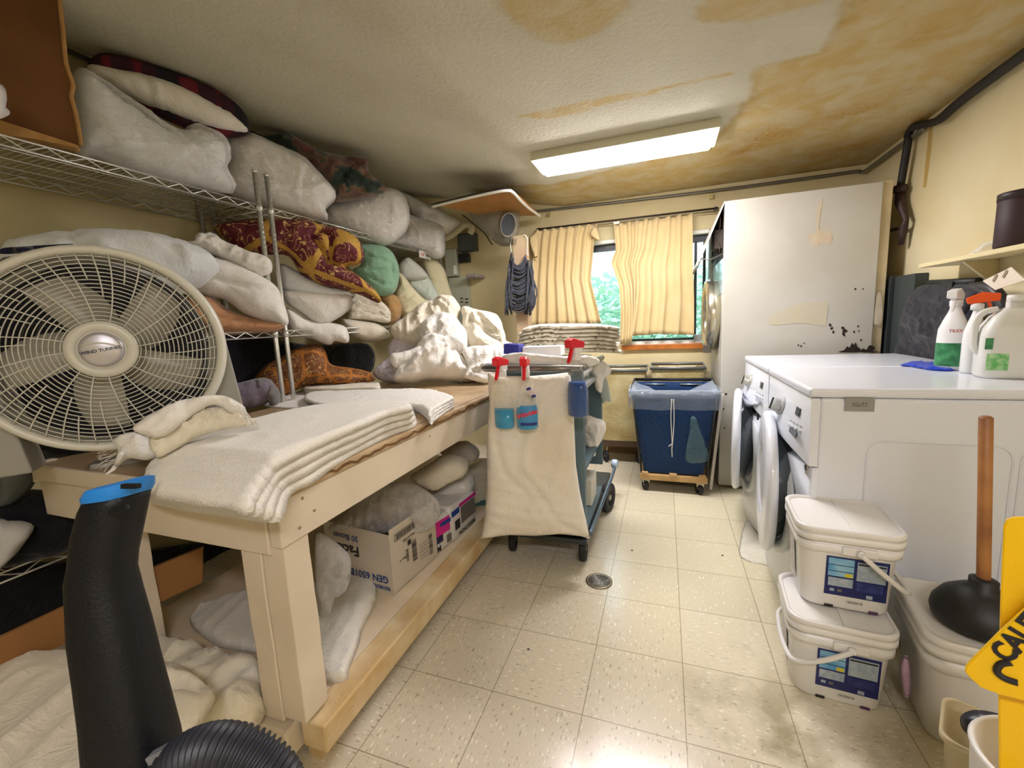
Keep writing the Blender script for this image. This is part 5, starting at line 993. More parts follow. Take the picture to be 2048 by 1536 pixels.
bm = BM(); tube(bm, cr([at(*p, 'y', 2.3) for p in ((888, 478), (905, 470), (920, 458), (932, 450), (944, 455), (940, 468))], 6), .028, 12); tag(obj('vent_pipe', bm, mat('cloth_pipe', rgb(206, 196, 164), .7)), 'cream wrapped pipe elbow above the dark electrical box', 'pipe')
pst = thing('wooden_post', 'cream painted square post between the vent and the left curtain', 'post', (-1.2, 2.0, 0))
A, B = at(1025, 472, 'y', 2.0), at(1050, 470, 'y', 2.0); bm = BM(); bx(bm, (A.x, 2.0, 0), (B.x, 2.10, A.z)); obj('post', bm, mat('post_cream', rgb(206, 190, 150), .6, c2=rgb(200, 170, 140), vs=3), pst, bevel=.003)
bm = BM(); tube(bm, cr([at(*p, 'y', 1.985) for p in ((1045, 472), (1050, 470), (1055, 480), (1054, 500), (1056, 512))], 5), .004, 6); tube(bm, cr([at(*p, 'y', 1.985) for p in ((1024, 474), (1021, 490), (1023, 505))], 5), .004, 6)
mp_ = thing('mop_head', 'grey blue string mop head hanging from the cream post', 'mop', at(1042, 560, 'y', 1.97)); o_ = obj('hanging_loop', bm, white, mp_)
grm = mat('mop_yarn', rgb(86, 88, 96), .95, bump=.6, bs=300, c2=rgb(64, 68, 78), vs=30)
bm = BM(); rn = random.Random(9)
L1 = [(1023, 505), (1018, 530), (1015, 560), (1012, 580), (1014, 600)]; L2 = [(1050, 510), (1056, 530), (1060, 555), (1062, 575), (1060, 600)]
def lerp(L, u): k = u*(len(L)-1); i = min(int(k), len(L)-2); f = k-i; return (L[i][0]*(1-f)+L[i+1][0]*f, L[i][1]*(1-f)+L[i+1][1]*f)
for k in range(64):
    u = (k+.5)/64; a, b = lerp(L1, u*.95), lerp(L2, u*.95); sag = 20+14*rn.random()+6*u; yy = 1.97-.03*rn.random()
    m_ = ((a[0]+b[0])/2+rn.uniform(-4, 4), max(a[1], b[1])+sag*.8)
    tube(bm, cr([at(*a, 'y', yy+.02), at(a[0]*.75+m_[0]*.25, a[1]*.4+m_[1]*.6, 'y', yy-.01), at(*m_, 'y', yy-.02), at(b[0]*.75+m_[0]*.25, b[1]*.4+m_[1]*.6, 'y', yy-.01), at(*b, 'y', yy+.02)], 3), .0065, 5)
for k in range(60):
    s = k % 2; u = rn.random(); a = lerp((L2 if s else L1), .1+.85*u); x = a[0]+(rn.uniform(0, 10) if s else rn.uniform(-2, 10)); e = (1050-rn.uniform(-12, 2), 632-rn.uniform(0, 22)) if s else (1024-rn.uniform(0, 14), 636-rn.uniform(0, 34)); yy = 1.96-.04*rn.random()
    tube(bm, cr([at(x, a[1], 'y', yy), at((x+e[0])/2+(10 if s else -3)*rn.random(), (a[1]+e[1])/2, 'y', yy-.01), at(e[0], e[1], 'y', yy)], 3), .0065, 5)
obj('yarn_strands', bm, grm, mp_)
bm = BM(); tube(bm, [at(1079, 543, 'y', YB-.012), at(1071, 556, 'y', YB-.012)], .010, 8); tube(bm, [at(1071, 556, 'y', YB-.012), at(1070, 575, 'y', YB-.012)], .006, 8, mi=1); tag(obj('brush_handle', bm, [mat('red_handle', rgb(170, 40, 34), .4), white]), 'short red tipped handle behind the hanging mop', 'handle')

# ------------------------------------------------------------------ pipes along the ceiling and the right wall
conduit = mat('conduit_grey', rgb(120, 116, 104), .4, .5); blackpipe = mat('black_iron', rgb(34, 32, 32), .55, .3)
bm = BM(); yb = YB-.02; tube(bm, cr([at(960, 435, 'y', yb), at(1070, 423, 'y', yb), at(1400, 385, 'y', yb), at(1640, 353, 'y', yb), at(1712, 343, 'y', yb), (XR-.035, YB-.07, 2.165), (XR-.03, 1.9, 2.17), (XR-.03, 1.62, 2.17)], 6), .012, 8)
tag(obj('conduit', bm, conduit), 'grey conduit running under the ceiling along the back wall and round the right corner', 'pipe')
for px_ in ((1097, 428), (1423, 392)):
    p = at(*px_, 'y', yb-.01); bm = BM(); bx(bm, (p.x-.01, YB-.035, p.z-.02), (p.x+.01, YB, p.z+.012)); tag(obj('conduit_clip', bm, mat('brass', rgb(190, 176, 120), .4, .5)), 'small clip on the grey conduit, %s' % ('near the vent board' if px_[0] < 1200 else 'above the right curtain'), 'clip', 'clips on the conduit')
pi = thing('gas_pipe', 'black iron pipe dropping down the right wall to a valve', 'pipe', (XR-.05, 1.85, 1.6)); xw = XR-.045
A = at(1818, 262, 'x', xw); E_ = at(1800, 378, 'x', xw); bm = BM(); tube(bm, cr([(XR-.045, .2, 2.165), (XR-.045, 1.2, 2.165), at(1880, 238, 'x', XR-.045), at(1850, 248, 'x', xw), at(1828, 254, 'x', xw), at(1817, 268, 'x', xw), at(1815, 290, 'x', xw), E_], 6), [.022]*13+[.019]*30, 12); 
obj('iron_pipe', bm, blackpipe, pi)
bm = BM(); lathe(bm, [(.03, -.02), (.035, 0), (.03, .02)], Matrix.Translation(E_), 14); tube(bm, [E_, at(1800, 405, 'x', xw), at(1812, 440, 'x', xw), at(1806, 460, 'x', xw), at(1802, 490, 'x', xw)], [.024, .026, .014, .021, .012], 12); tube(bm, [at(1795, 382, 'x', xw), at(1808, 376, 'x', xw)], .016, 8); tube(bm, [at(1782, 460, 'x', xw), at(1806, 455, 'x', xw)], .01, 8); obj('valve', bm, mat('old_brown_metal', rgb(70, 52, 46), .55, .4, var=.4, vs=30), pi)
bm = BM(); lp_ = cr([at(*p, 'x', XL+.03) for p in ((100, 52), (190, 95), (300, 150), (500, 240), (640, 307), (772, 370), (806, 385), (823, 398))], 4); lp_ = [Vector((p.x, p.y, min(p.z, ceil_z(p.x)-.03))) for p in lp_]; tube(bm, lp_, .011, 8); tag(obj('conduit', bm, mat('dark_conduit', rgb(70, 66, 60), .5, .3)), 'dark conduit along the top of the left wall above the shelving', 'pipe')

# ------------------------------------------------------------------ wall shelf with jar, right side
sf = thing('wall_shelf', 'short cream wooden shelf on the right wall', 'shelf', (XR, 1.1, 1.4))
zt = at(1910, 522, 'x', XR-.12).z; bm = BM(); bx(bm, (XR-.16, .3, 1.405), (XR-.001, 1.27, 1.425)); obj('board', bm, mat('shelf_cream', rgb(222, 208, 160), .5), sf, bevel=.004)
bm = BM(); prism(bm, [(XR-.001, 1.0, 1.404), (XR-.12, 1.0, 1.404), (XR-.001, 1.0, 1.29)], (0, .02, 0)); obj('bracket', bm, mat('shelf_cream2', rgb(206, 192, 148), .5), sf)
J = at(2040, 450, 'x', XR-.09); jt = thing('jar', 'dark brown cylindrical jar on the cream wall shelf', 'jar', (J.x, J.y, 1.425))
bm = BM(); lathe(bm, [(.062, 0), (.065, .008), (.065, .18), (.060, .186)], Matrix.Translation((J.x, J.y, 1.4255)), 32); obj('body', bm, mat('jar_brown', rgb(50, 28, 32), .6), jt)
bm = BM(); lathe(bm, [(.067, .175), (.067, .20), (.062, .203)], Matrix.Translation((J.x, J.y, 1.4255)), 32); obj('lid', bm, mat('jar_lid', rgb(40, 22, 24), .5), jt)
cloth('plastic_bag', 'scrap of clear plastic on the wall shelf left of the brown jar', 'bag', [(1935, 512), (1950, 500), (1970, 485), (1995, 482), (2010, 500), (2008, 512), (1970, 516)], (1970, 505), 'x', XR-.09, (.03, .03), m=bagfilm, seed=91, wr=(.02, 20), res=.01)
# tag cards hanging below the shelf
bm = BM(); q = [at(*p, 'x', XR-.14) for p in ((1965, 562), (2022, 534), (2050, 560), (1990, 580))]; prism(bm, q, (.003, 0, 0)); tg = tag(obj('paper_tag', bm, mat('paper', rgb(226, 216, 196), .7)), 'white paper card hanging under the right wall shelf above the bottles', 'card')
for p in ((1990, 556), (2010, 548)):
    c_ = at(*p, 'x', XR-.1415); bm = BM(); box(bm, c_, (.002, .012, .03), R3('X', 35)); obj('print_mark', bm, mat('faint_print', rgb(150, 132, 112), .7), tg)

# ------------------------------------------------------------------ bottles and cloth on the washers
WT = .953
def px_on(p, z): return at(p[0], p[1], 'z', z)
B1 = Vector((1.055, .80, WT)); gt = thing('spray_bottle', 'tall white spray bottle with a green label on the near washer, leftmost of the bottles', 'spray bottle', B1)
def sprayer(t, B, s, headm, rz):
    Mz = Matrix.Translation(B) @ Matrix.Rotation(math.radians(rz), 4, 'Z') @ Matrix.Scale(s, 4)
    bm = BM(); lathe(bm, [(.040, 0), (.044, .006), (.044, .11), (.042, .15), (.030, .185), (.020, .21), (.015, .225), (.015, .235)], Mz, 28, sx=1, sy=.7); obj('bottle', bm, wcol, t)
    bm = BM(); lathe(bm, [(.018, .232), (.018, .252), (.014, .256)], Mz, 18); obj('collar', bm, wcol, t)
    bm = BM(); prism(bm, [Mz @ Vector(p) for p in ((-.014, -.055, .262), (-.014, .025, .254), (-.014, .032, .276), (-.014, -.01, .296), (-.014, -.055, .288))], Mz.to_3x3() @ Vector((.028, 0, 0))); prism(bm, [Mz @ Vector(p) for p in ((-.006, -.03, .262), (-.006, -.02, .262), (-.006, -.035, .22), (-.006, -.048, .21))], Mz.to_3x3() @ Vector((.012, 0, 0))); obj('trigger_head', bm, headm, t, bevel=.003)
    return Mz
Mz = sprayer(gt, B1, 1.12, wcol, -40)
def curved_label(t, Mz, a0, a1, z0, z1, m, rr=.0448, sy=.7, nm='label'):
    bm = BM(); n = 12; P_ = [(math.radians(a0+(a1-a0)*i/n)) for i in range(n+1)]
    for a, b in zip(P_, P_[1:]):
        f = bm.faces.new([bm.verts.new(Mz @ Vector((rr*math.cos(k), rr*sy*math.sin(k), z))) for k, z in ((a, z0), (b, z0), (b, z1), (a, z1))]); f.smooth = True
    bmesh.ops.remove_doubles(bm, verts=bm.verts, dist=1e-5)
    return obj(nm, bm, m, t)
grl = mat('label_green', rgb(26, 104, 62), .4, c2=rgb(70, 150, 96), vs=40); curved_label(gt, Mz, -170, -20, .015, .10, grl)
text('label_print', 'TILEX', .016, at(1912, 662, 'y', .755), (-.25, -1, 0), mat('print_brick', rgb(176, 60, 44), .5), gt, bold=.02)
B2 = Vector((1.075, .71, WT)); ot = thing('spray_bottle', 'white spray bottle with an orange trigger between the green bottle and the jug', 'spray bottle', B2); sprayer(ot, B2, 1.05, mat('orange_trigger', rgb(240, 90, 30), .3), 60)
jg = thing('jug', 'large white plastic jug with a green label at the right edge on the near washer', 'jug', (1.11, .55, WT))
JB = Vector((1.105, .575, WT)); Mj = Matrix.Translation(JB) @ Matrix.Rotation(math.radians(-12), 4, 'Z')
bm = BM(); prof = [(1.0, 0), (1.06, .01), (1.06, .15), (1.0, .18), (.72, .22), (.36, .245), (.26, .25), (.26, .275)]
loft(bm, [[Mj @ Vector((x*k, y*k, h)) for x, y in rrect(.155, .115, .035, 6)] for k, h in prof]); obj('body', bm, mat('jug_white', rgb(222, 222, 216), .35, sss=0), jg)
bm = BM(); lathe(bm, [(.021, .27), (.021, .292), (.018, .294)], Mj, 20); obj('cap', bm, wcol, jg)
bm = BM(); tube(bm, [Mj @ Vector(p) for p in cr([(-.04, -.0, .245), (-.075, 0, .235), (-.092, 0, .20), (-.092, 0, .12), (-.08, 0, .09)], 6)], .011, 10); obj('handle', bm, mat('jug_white', (1,1,1,1)), jg)
bm = BM(); box(bm, Mj @ Vector((-.045, -.0612, .06)), (.055, .0015, .06), Mj.to_3x3()); obj('label', bm, mat('label_leaf', rgb(90, 178, 90), .4, c2=rgb(180, 220, 170), vs=50), jg)
bm = BM(); box(bm, Mj @ Vector((-.07, -.0612, .125)), (.02, .0015, .04), Mj.to_3x3()); obj('label_strip', bm, grl, jg)
P = at(1870, 732, 'z', WT); o = puff('microfibre_cloth', [(1800, 730), (1830, 727), (1870, 727), (1900, 731), (1922, 738), (1900, 742), (1860, 740), (1825, 734)], (P.x, P.y, WT+.001), (0, 0, 1), (.012, .0), rr=.02, res=.01, wr=(.012, 20), m=fabric('royal_blue', rgb(24, 58, 176)), up=(0, 1, 0), seed=92)
tag(o, 'small bright blue cloth lying on the near washer top', 'cloth')
# dark clutter behind the washers against the right wall
bm = BM(); A, B = at(1772, 552, 'y', 1.95), at(1852, 545, 'y', 1.95); bx(bm, (1.0, 1.62, 0), (1.04, 1.70, 1.0)); bm.free()
ct = thing('utility_box', 'dark grey metal cabinet in the shadow between the tall dryer and the right wall', 'cabinet', (1.23, 1.9, .9))
bm = BM(); bx(bm, (1.20, 1.74, .3), (XR-.002, 2.1, 1.40)); obj('case', bm, mat('charcoal', rgb(44, 50, 50), .5), ct, bevel=.004)
bm = BM(); bx(bm, (1.222, 1.52, .3), (XR-.002, 1.735, 1.395)); tag(obj('backing_panel', bm, mat('slate_green', rgb(56, 64, 62), .5), bevel=.004), 'dark slate panel standing behind the washers against the right wall', 'panel')
bm = BM()
for off in (0, .05): tube(bm, cr([(1.245, 1.25-off, .55), (1.235, 1.2-off, .95), (1.22, 1.12-off, 1.2), (1.2, .98-off, 1.29), (1.21, .86-off, 1.2), (1.24, .82-off, .9)], 8), .022, 12)
cloth('dark_cover', 'black crumpled cover hanging behind the bottles below the dark pipe', 'cover', [(1815, 600), (1840, 572), (1900, 570), (1950, 575), (1950, 640), (1935, 760), (1800, 740), (1790, 700)], (1870, 650), 'x', 1.235, (.03, .03), nrm=(-1, 0, 0), m=fabric('black_cover', rgb(34, 34, 40)), seed=93, wr=(.03, 9), ang=1.5, stretch=4)
hs = thing('drain_hose', 'black looping hoses behind the bottles', 'hose', (1.24, 1.1, .9)); obj('hose', bm, mat('hose_black', rgb(48, 46, 50), .45), hs)
bm = BM(); A = at(1900, 572, 'x', 1.24); tube(bm, [at(1858, 566, 'x', 1.25), at(1958, 562, 'x', 1.25)], .016, 10); box(bm, A, (.03, .09, .035)); obj('hose_clamp', bm, mat('clamp_dark', rgb(52, 54, 52), .5, .3), hs)
# ------------------------------------------------------------------ towels and cloths on the near end of the table
UPV = Vector((0, 0, 1))
def flat(name, label, cat, poly, z, th, m, group=None, **k):
    k.setdefault('res', .012); k.setdefault('rr', .02)
    P = at(poly[0][0], poly[0][1], 'z', z); o = puff(name, poly, (P.x, P.y, z), UPV, (th, .001), m=m, up=(0, 1, 0), **k)
    return tag(o, label, cat, group)
NT = ['lowest', 'second from the bottom', 'third from the bottom', 'topmost']
def drape(o, x1, k=.55):               # cloth beyond the table edges hangs down at a slope instead of standing out flat
    for v in o.data.vertices:
        d = v.co-CAMP; z0 = v.co.z; ts = []
        if v.co.x > x1: ts.append((z0-CAMP.z-k*(CAMP.x-x1))/(d.z+k*d.x))
        if v.co.y < TY0: ts.append((z0-CAMP.z+k*(CAMP.y-TY0))/(d.z-k*d.y))
        if ts:
            t_ = max(1, min(1.35, max(ts))); v.co = CAMP+d*t_
for i in range(4):
    z = TZ+.002+i*.027; s = (3-i)*1.25
    A_ = [(826, 822), (774, 833), (713, 862), (655, 888), (599, 916), (560, 938), (538, 962), (515, 998), (497, 1030), (440, 1020), (350, 1004), (290, 988), (284, 962)]
    B_ = [(834, 848), (777, 874), (709, 909), (664, 938), (624, 968), (596, 980), (578, 996), (570, 1024), (546, 1046), (440, 1032), (350, 1018), (290, 1000), (282, 970)]
    u_ = i/3; poly = [(300, 935), (345, 905), (440, 868), (540, 838), (640, 818), (720, 812), (805, 812+s)]+[(a[0]*u_+b[0]*(1-u_), a[1]*u_+b[1]*(1-u_)) for a, b in zip(A_, B_)]
    o = flat('towel', 'fluffy white bath towel on the near table corner, %s of four' % NT[i], 'towel', poly, z, .023, terry, 'white bath towels folded on the table corner', seed=101+i, wr=(.004, 7), rr=.012, res=.012, power=.5,
             folds=[([(600, 960), (700, 890), (800, 835)], -.004, .012)] if i == 3 else ())
    drape(o, TX1+.005, .55)
for i in range(4):                                      # second stack, further along
    z = TZ+.003+i*.010
    s = 3-i; poly = [(608+s*6, 800+s*2), (625, 786+s*2), (700, 783+s), (800, 780+s), (862, 782+s), (895, 790+s*3), (908, 797+s*5), (890, 808+s*6), (868, 822+s*7), (862, 834+s*5), (845, 818+s*4), (820, 812+s*3), (740, 812+s*2), (650, 812+s)]
    flat('towel', 'thin folded white towel beyond the bath towels, %s of its stack' % NT[i], 'towel', poly, z, .012, linen, 'thin white towels folded behind the bath towels', seed=111+i, wr=(.004, 10), rr=.012)
for i in range(5):
    z = TZ+.004+i*.009; s = 4-i; n_ = ['lowest', 'second from the bottom', 'middle', 'second from the top', 'topmost'][i]
    poly = [(606+s, 778+s*3), (622, 762+s*3), (650, 760+s*3), (700, 764+s*3), (752, 762+s*2), (760, 770+s*2), (757, 778+s*3), (720, 778+s*3), (660, 780+s*3)]
    flat('napkin', 'folded cream napkin in front of the amber comforter, %s of the pile' % n_, 'napkin', poly, z, .010, cotton, 'cream napkins piled on the table', seed=121+i, wr=(.004, 14), rr=.01)
flat('pillowcase', 'flat white pillowcase on the table under the thin towels and napkins', 'pillowcase', [(528, 812), (560, 796), (610, 785), (660, 782), (720, 790), (700, 806), (640, 816), (590, 818)], TZ+.001, .008, linen, seed=131, wr=(.004, 9), rr=.012)
o = cloth('rag', 'white torn rag lying on top of the rag pile against the fan', 'cloth', [(262, 858), (300, 830), (350, 808), (400, 795), (450, 795), (485, 806), (492, 824), (470, 826), (430, 812), (400, 822), (365, 845), (320, 875), (295, 872)], (380, 830), 'y', -.70, (.03, .03), z=.5, m=linen, seed=132, wr=(.022, 14), edge=.01, group='torn white rags by the fan', res=.010)
o = cloth('rag', 'frayed white rag at the lower left of the rag pile', 'cloth', [(228, 880), (262, 862), (300, 874), (312, 905), (300, 925), (268, 918), (240, 928), (215, 940), (200, 945), (222, 925), (236, 905)], (265, 900), 'y', -.715, (.035, .03), z=.5, m=linen, seed=133, edge=.014, wr=(.04, 20), group='torn white rags by the fan', res=.009)
o = cloth('rag', 'creamy rag spread at the right of the rag pile', 'cloth', [(300, 872), (365, 842), (400, 820), (440, 815), (490, 828), (515, 848), (480, 855), (430, 862), (380, 885), (345, 905), (310, 915)], (400, 860), 'y', -.68, (.03, .03), z=.6, m=cotton, seed=134, edge=.01, wr=(.035, 16), group='torn white rags by the fan', res=.010)
fr = bpy.data.objects.new('x', None); bpy.data.objects.remove(fr)
bm = BM(); rn = random.Random(4)
for k in range(10):
    a = at(484+rn.uniform(-6, 6), 812+rn.uniform(0, 14), 'y', -.69); tube(bm, cr([a, a+Vector((rn.uniform(.0, .02), -.005, -.015)), a+Vector((rn.uniform(.01, .05), -.01, -.035))], 3), .0011, 4)
for k in range(16):
    a = at(236+rn.uniform(-6, 10), 900+rn.uniform(-10, 24), 'y', -.70); tube(bm, cr([a, a+Vector((-.02, -.02*rn.random(), -.01)), a+Vector((rn.uniform(-.06, -.02), -.03, -.02*rn.random()-.01))], 3), .0013, 4)
tag(obj('loose_threads', bm, linen), 'loose white threads fraying from the rags', 'thread', kind='stuff')

# ------------------------------------------------------------------ goods on the lower shelf
LZ = .1505
cardw = mat('white_carton', rgb(196, 186, 170), .7, var=.06, vs=6); cardb = mat('brown_cardboard', rgb(150, 104, 56), .75, var=.15, vs=5); inkb = mat('blue_ink', rgb(36, 62, 120), .6); ink = mat('black_ink', rgb(34, 32, 34), .6); inkg = mat('grey_ink', rgb(110, 104, 98), .6)
C0 = at(790, 1190, 'z', LZ); C1 = at(876, 1112, 'z', LZ); C2 = at(640, 1120, 'z', LZ)
ex = (C1-C0); ex.z = 0; L1_ = ex.length; ex.normalize(); ey = Vector((-ex.y, ex.x, 0)); 
if ey.x > 0: ey = -ey
bh = at(790, 1080, 'y', C0.y).z-LZ; bh = .27; bd2 = .36
t = thing('carton', 'open white carton with upside down blue print on the lower table shelf', 'box', C0)
def bp(u, v, w): return C0+ex*u+ey*v+Vector((0, 0, w))
def wallq(nm, a, b, w0, w1, th=.004, hgts=None, m=cardw):
    bm = BM(); d = (b-a); nrm = Vector((-d.y, d.x, 0)).normalized()*th; prism(bm, [a+Vector((0, 0, w0)), b+Vector((0, 0, w0)), b+Vector((0, 0, w1)), a+Vector((0, 0, (hgts or w1)))], nrm); return obj(nm, bm, m, t)
wallq('side_panel', bp(0, 0, 0), bp(L1_, 0, 0), .0, bh+.01); wallq('side_panel', bp(0, bd2, 0), bp(L1_, bd2, 0), .0, bh)
wallq('end_panel', bp(0, 0, 0), bp(0, bd2, 0), .0, bh, hgts=bh-.01); wallq('end_panel', bp(L1_, 0, 0), bp(L1_, bd2, 0), .0, bh)
bm = BM(); prism(bm, [bp(0, 0, .002), bp(L1_, 0, .002), bp(L1_, bd2, .002), bp(0, bd2, .002)], (0, 0, .004)); obj('bottom_panel', bm, cardw, t)
# prints: end panel faces -ex, side panel faces -ey ; text is upside down
nE = -ex; nS = -ey
def prn(nm, s, size, u, v, w, n, m, off=.006, **k): return text(nm, s, size*1.25, bp(u, v, w*1.4)+n*off, n, m, t, up=(0, 0, -1), **k)
prn('print', 'GEN 6501B', .034, 0, .125, .045, nE, inkb, bold=.02); prn('print', 'REORDER #', .018, 0, .075, .018, nE, inkb, bold=.02); prn('print', 'Facial', .05, 0, .235, .115, nE, ink, bold=.02); prn('print', '30 Boxes', .03, 0, .235, .155, nE, inkb, bold=.01)
def patch(u0, u1, w0, w1, m, nm='print_bar', off=.0055):
    w0 *= 1.4; w1 *= 1.4
    bm = BM(); prism(bm, [bp(u0, 0, w0)+nS*off, bp(u1, 0, w0)+nS*off, bp(u1, 0, w1)+nS*off, bp(u0, 0, w1)+nS*off], nS*.0004); return obj(nm, bm, m, t)
def barcode(u0, u1, w0, w1, n, vert, nm='barcode', sd=1):
    bm = BM(); r = random.Random(sd); w0 *= 1.4; w1 *= 1.4
    for k in range(n):
        f = k/n; g = f+r.uniform(.25, .7)/n
        q = [(u0+(u1-u0)*f, w0), (u0+(u1-u0)*g, w0), (u0+(u1-u0)*g, w1), (u0+(u1-u0)*f, w1)] if vert else [(u0, w0+(w1-w0)*f), (u1, w0+(w1-w0)*f), (u1, w0+(w1-w0)*g), (u0, w0+(w1-w0)*g)]
        prism(bm, [bp(a, 0, b)+nS*.0055 for a, b in q], nS*.0004)
    return obj(nm, bm, ink, t)
for (u0, u1, w0, w1) in ((.02, .17, .158, .1595), (.02, .17, .178, .1795), (.02, .0215, .158, .179), (.1685, .17, .158, .179)): patch(u0, u1, w0, w1, ink)
barcode(.03, .16, .161, .176, 26, True); barcode(.125, .155, .055, .125, 22, False, sd=2); barcode(.085, .10, .07, .11, 12, False, sd=3); barcode(.245, .27, .03, .10, 18, False, sd=4)
patch(.10, .12, .118, .134, ink); patch(.0, .0005+L1_*.0, 0, .001, ink) if False else None
for k in range(5): patch(.175, .235, .04+k*.012, .0415+k*.012, inkg)
prn('print', '16 5/8 x 12', .010, .07, 0, .09, nS, ink); prn('print', 'Made in USA', .012, .11, 0, .143, nS, ink); prn('print', 'PAPER', .014, .215, 0, .15, nS, inkg)
cloth('plastic_bag', 'crumpled smoky plastic bag stuffed in the open white carton', 'bag', [(655, 1058), (690, 1030), (720, 1000), (755, 975), (790, 965), (830, 968), (865, 990), (880, 1010), (878, 1035), (858, 1060), (815, 1070), (790, 1062), (760, 1068), (700, 1060)], (780, 1020), 'x', -1.2, (.07, .09), z=.3, m=bagfilm2, seed=141, wr=(.05, 16), stretch=2.5, res=.010)
cloth('cloth_bundle', 'cream cloths bundled inside the open carton under the plastic bag', 'cloth', [(700, 1050), (740, 1010), (790, 985), (840, 990), (865, 1015), (860, 1045), (820, 1060), (760, 1062)], (790, 1030), 'x', -1.25, (.05, .08), z=.2, m=mat('dim_cream', rgb(190, 170, 150), .9), seed=142, wr=(.03, 10))
cloth('plastic_bag', 'hanging clear plastic bag behind the near table leg', 'bag', [(630, 1080), (650, 1070), (690, 1100), (702, 1120), (700, 1160), (690, 1180), (672, 1190), (665, 1215), (650, 1225), (636, 1222)], (665, 1140), 'y', -.42, (.05, .05), m=bagfilm2, seed=143, wr=(.04, 14), res=.011)
# paper towel packs
pink = mat('pack_pink', rgb(206, 34, 140), .35); bluep = mat('pack_blue', rgb(36, 70, 150), .35); packw = mat('pack_white', rgb(214, 210, 206), .3, bump=.2, bs=40); navyp = mat('pack_navy', rgb(24, 26, 74), .4)
def pack(label, a, b, h, d, prints):
    A, B = at(*a, 'z', LZ), at(*b, 'z', LZ); e = B-A; e.z = 0; L = e.length; e.normalize(); f = Vector((-e.y, e.x, 0)); f = f if f.x < 0 else -f
    t = thing('paper_towel_pack', label, 'paper towels', A, 'plastic wrapped paper towel packs'); q = lambda u, v, w: A+e*u+f*v+Vector((0, 0, w))
    bm = BM(); rr_ = []
    for w, k in ((0, .97), (.01, 1), (h*.5, 1.01), (h-.02, 1), (h, .9)):
        rr_.append([q(L/2+x*k, d/2+y*k, w) for x, y in rrect(L, d, .03, 5)])
    loft(bm, rr_); obj('wrap', bm, packw, t)
    def pp(nm, u0, u1, w0, w1, m, side=True, off=.003):
        bm = BM(); n = -f if side else -e; P_ = (lambda u, w: q(u, 0, w)) if side else (lambda u, w: q(0, u, w)); prism(bm, [P_(u0, w0)+n*off, P_(u1, w0)+n*off, P_(u1, w1)+n*off, P_(u0, w1)+n*off], n*.0005); obj(nm, bm, m, t)
    for nm, args in prints(L, d, h): pp(nm, *args)
    return t, q, e, f, L
t1, q, e, f, L = pack('paper towel pack with pink and navy print next to the white carton', (868, 1112), (905, 1085), .175, .24, lambda L, d, h: [('pink_panel', (.002, L*.9, .08, .155, pink)), ('navy_panel', (.002, L*.5, .045, .08, navyp)), ('blue_panel', (L*.4, L*.95, .12, .14, bluep, True, .0045)), ('barcode', (L*.7, L*.95, .02, .06, inkg))])
text('print', 'M', .04, q(L*.25, 0, .02)-f*.0045, -f, ink, t1, up=(0, 0, -1), bold=.03)
t2, q, e, f, L = pack('paper towel pack with pink edge and printed lettering nearest the cart', (905, 1086), (955, 1040), .185, .24, lambda L, d, h: [('pink_panel', (L*.3, L*.97, .155, .172, pink)), ('blue_panel', (L*.02, L*.3, .13, .16, bluep)), ('text_panel', (L*.35, L*.9, .06, .15, inkg)), ('barcode', (L*.12, L*.3, .05, .10, ink))])
text('print', 'MARATHON', .030, q(L*.55, 0, .022)-f*.0045, -f, ink, t2, up=(0, 0, -1), bold=.02)
for i, (pl, c_, lb) in enumerate((([(865, 985), (895, 958), (925, 948), (945, 952), (950, 965), (945, 985), (925, 1005), (900, 1020), (882, 1010)], (910, 985), 'thick white roll of towelling directly on the paper towel packs'), ([(820, 955), (850, 935), (890, 912), (925, 915), (938, 928), (930, 950), (900, 965), (868, 980), (845, 972)], (885, 945), 'rolled cream blanket on top of the white towelling roll'), ([(880, 905), (910, 888), (940, 886), (958, 900), (955, 918), (930, 922), (905, 918)], (922, 905), 'folded grey white cloth highest in the pile under the table'))):
    cloth('towel_roll', lb, 'towel', pl, c_, 'x', -1.16, (.08, .12), m=(packw, cotton, fabric('dim_white', rgb(190, 182, 168)))[i], seed=151+i, wr=(.012, 12), ang=.6, stretch=4)
for i in range(7):
    y = 945+i*13; cloth('cloth', 'white and grey cloth folded beside the cart, %s of the stack under the table' % ['topmost', 'second', 'third', 'fourth', 'fifth', 'sixth', 'lowest'][i], 'cloth', [(935, y), (955, y-12), (985, y-22), (992, y-12), (985, y-4), (958, y+6), (938, y+12)], (962, y), 'x', -1.12, (.04, .14), m=(cotton if i != 5 else fabric('teal_cloth', rgb(80, 120, 116))), seed=160+i, wr=(.004, 12), rr=.01, group='cloths stacked under the table beside the cart', res=.011)
flat('bed_sheet', 'white sheet lying folded on the lower shelf behind the near leg', 'sheet', [(380, 1240), (440, 1200), (560, 1180), (660, 1165), (720, 1150), (750, 1165), (755, 1190), (745, 1220), (725, 1260), (718, 1290), (700, 1335), (692, 1362), (650, 1362), (600, 1330), (520, 1310), (430, 1290)], LZ+.005, .035, fabric('grey_white', rgb(222, 218, 208)), seed=171, wr=(.018, 8), stretch=5, ang=.4, rr=.035, res=.014)
flat('bed_sheet', 'cream crumpled sheet behind the near table leg, right of the vacuum wand', 'sheet', [(310, 1305), (370, 1298), (420, 1320), (470, 1335), (525, 1345), (535, 1380), (530, 1430), (490, 1470), (400, 1480), (330, 1440)], LZ+.02, .10, cotton, seed=172, wr=(.04, 9), rr=.07, res=.014)
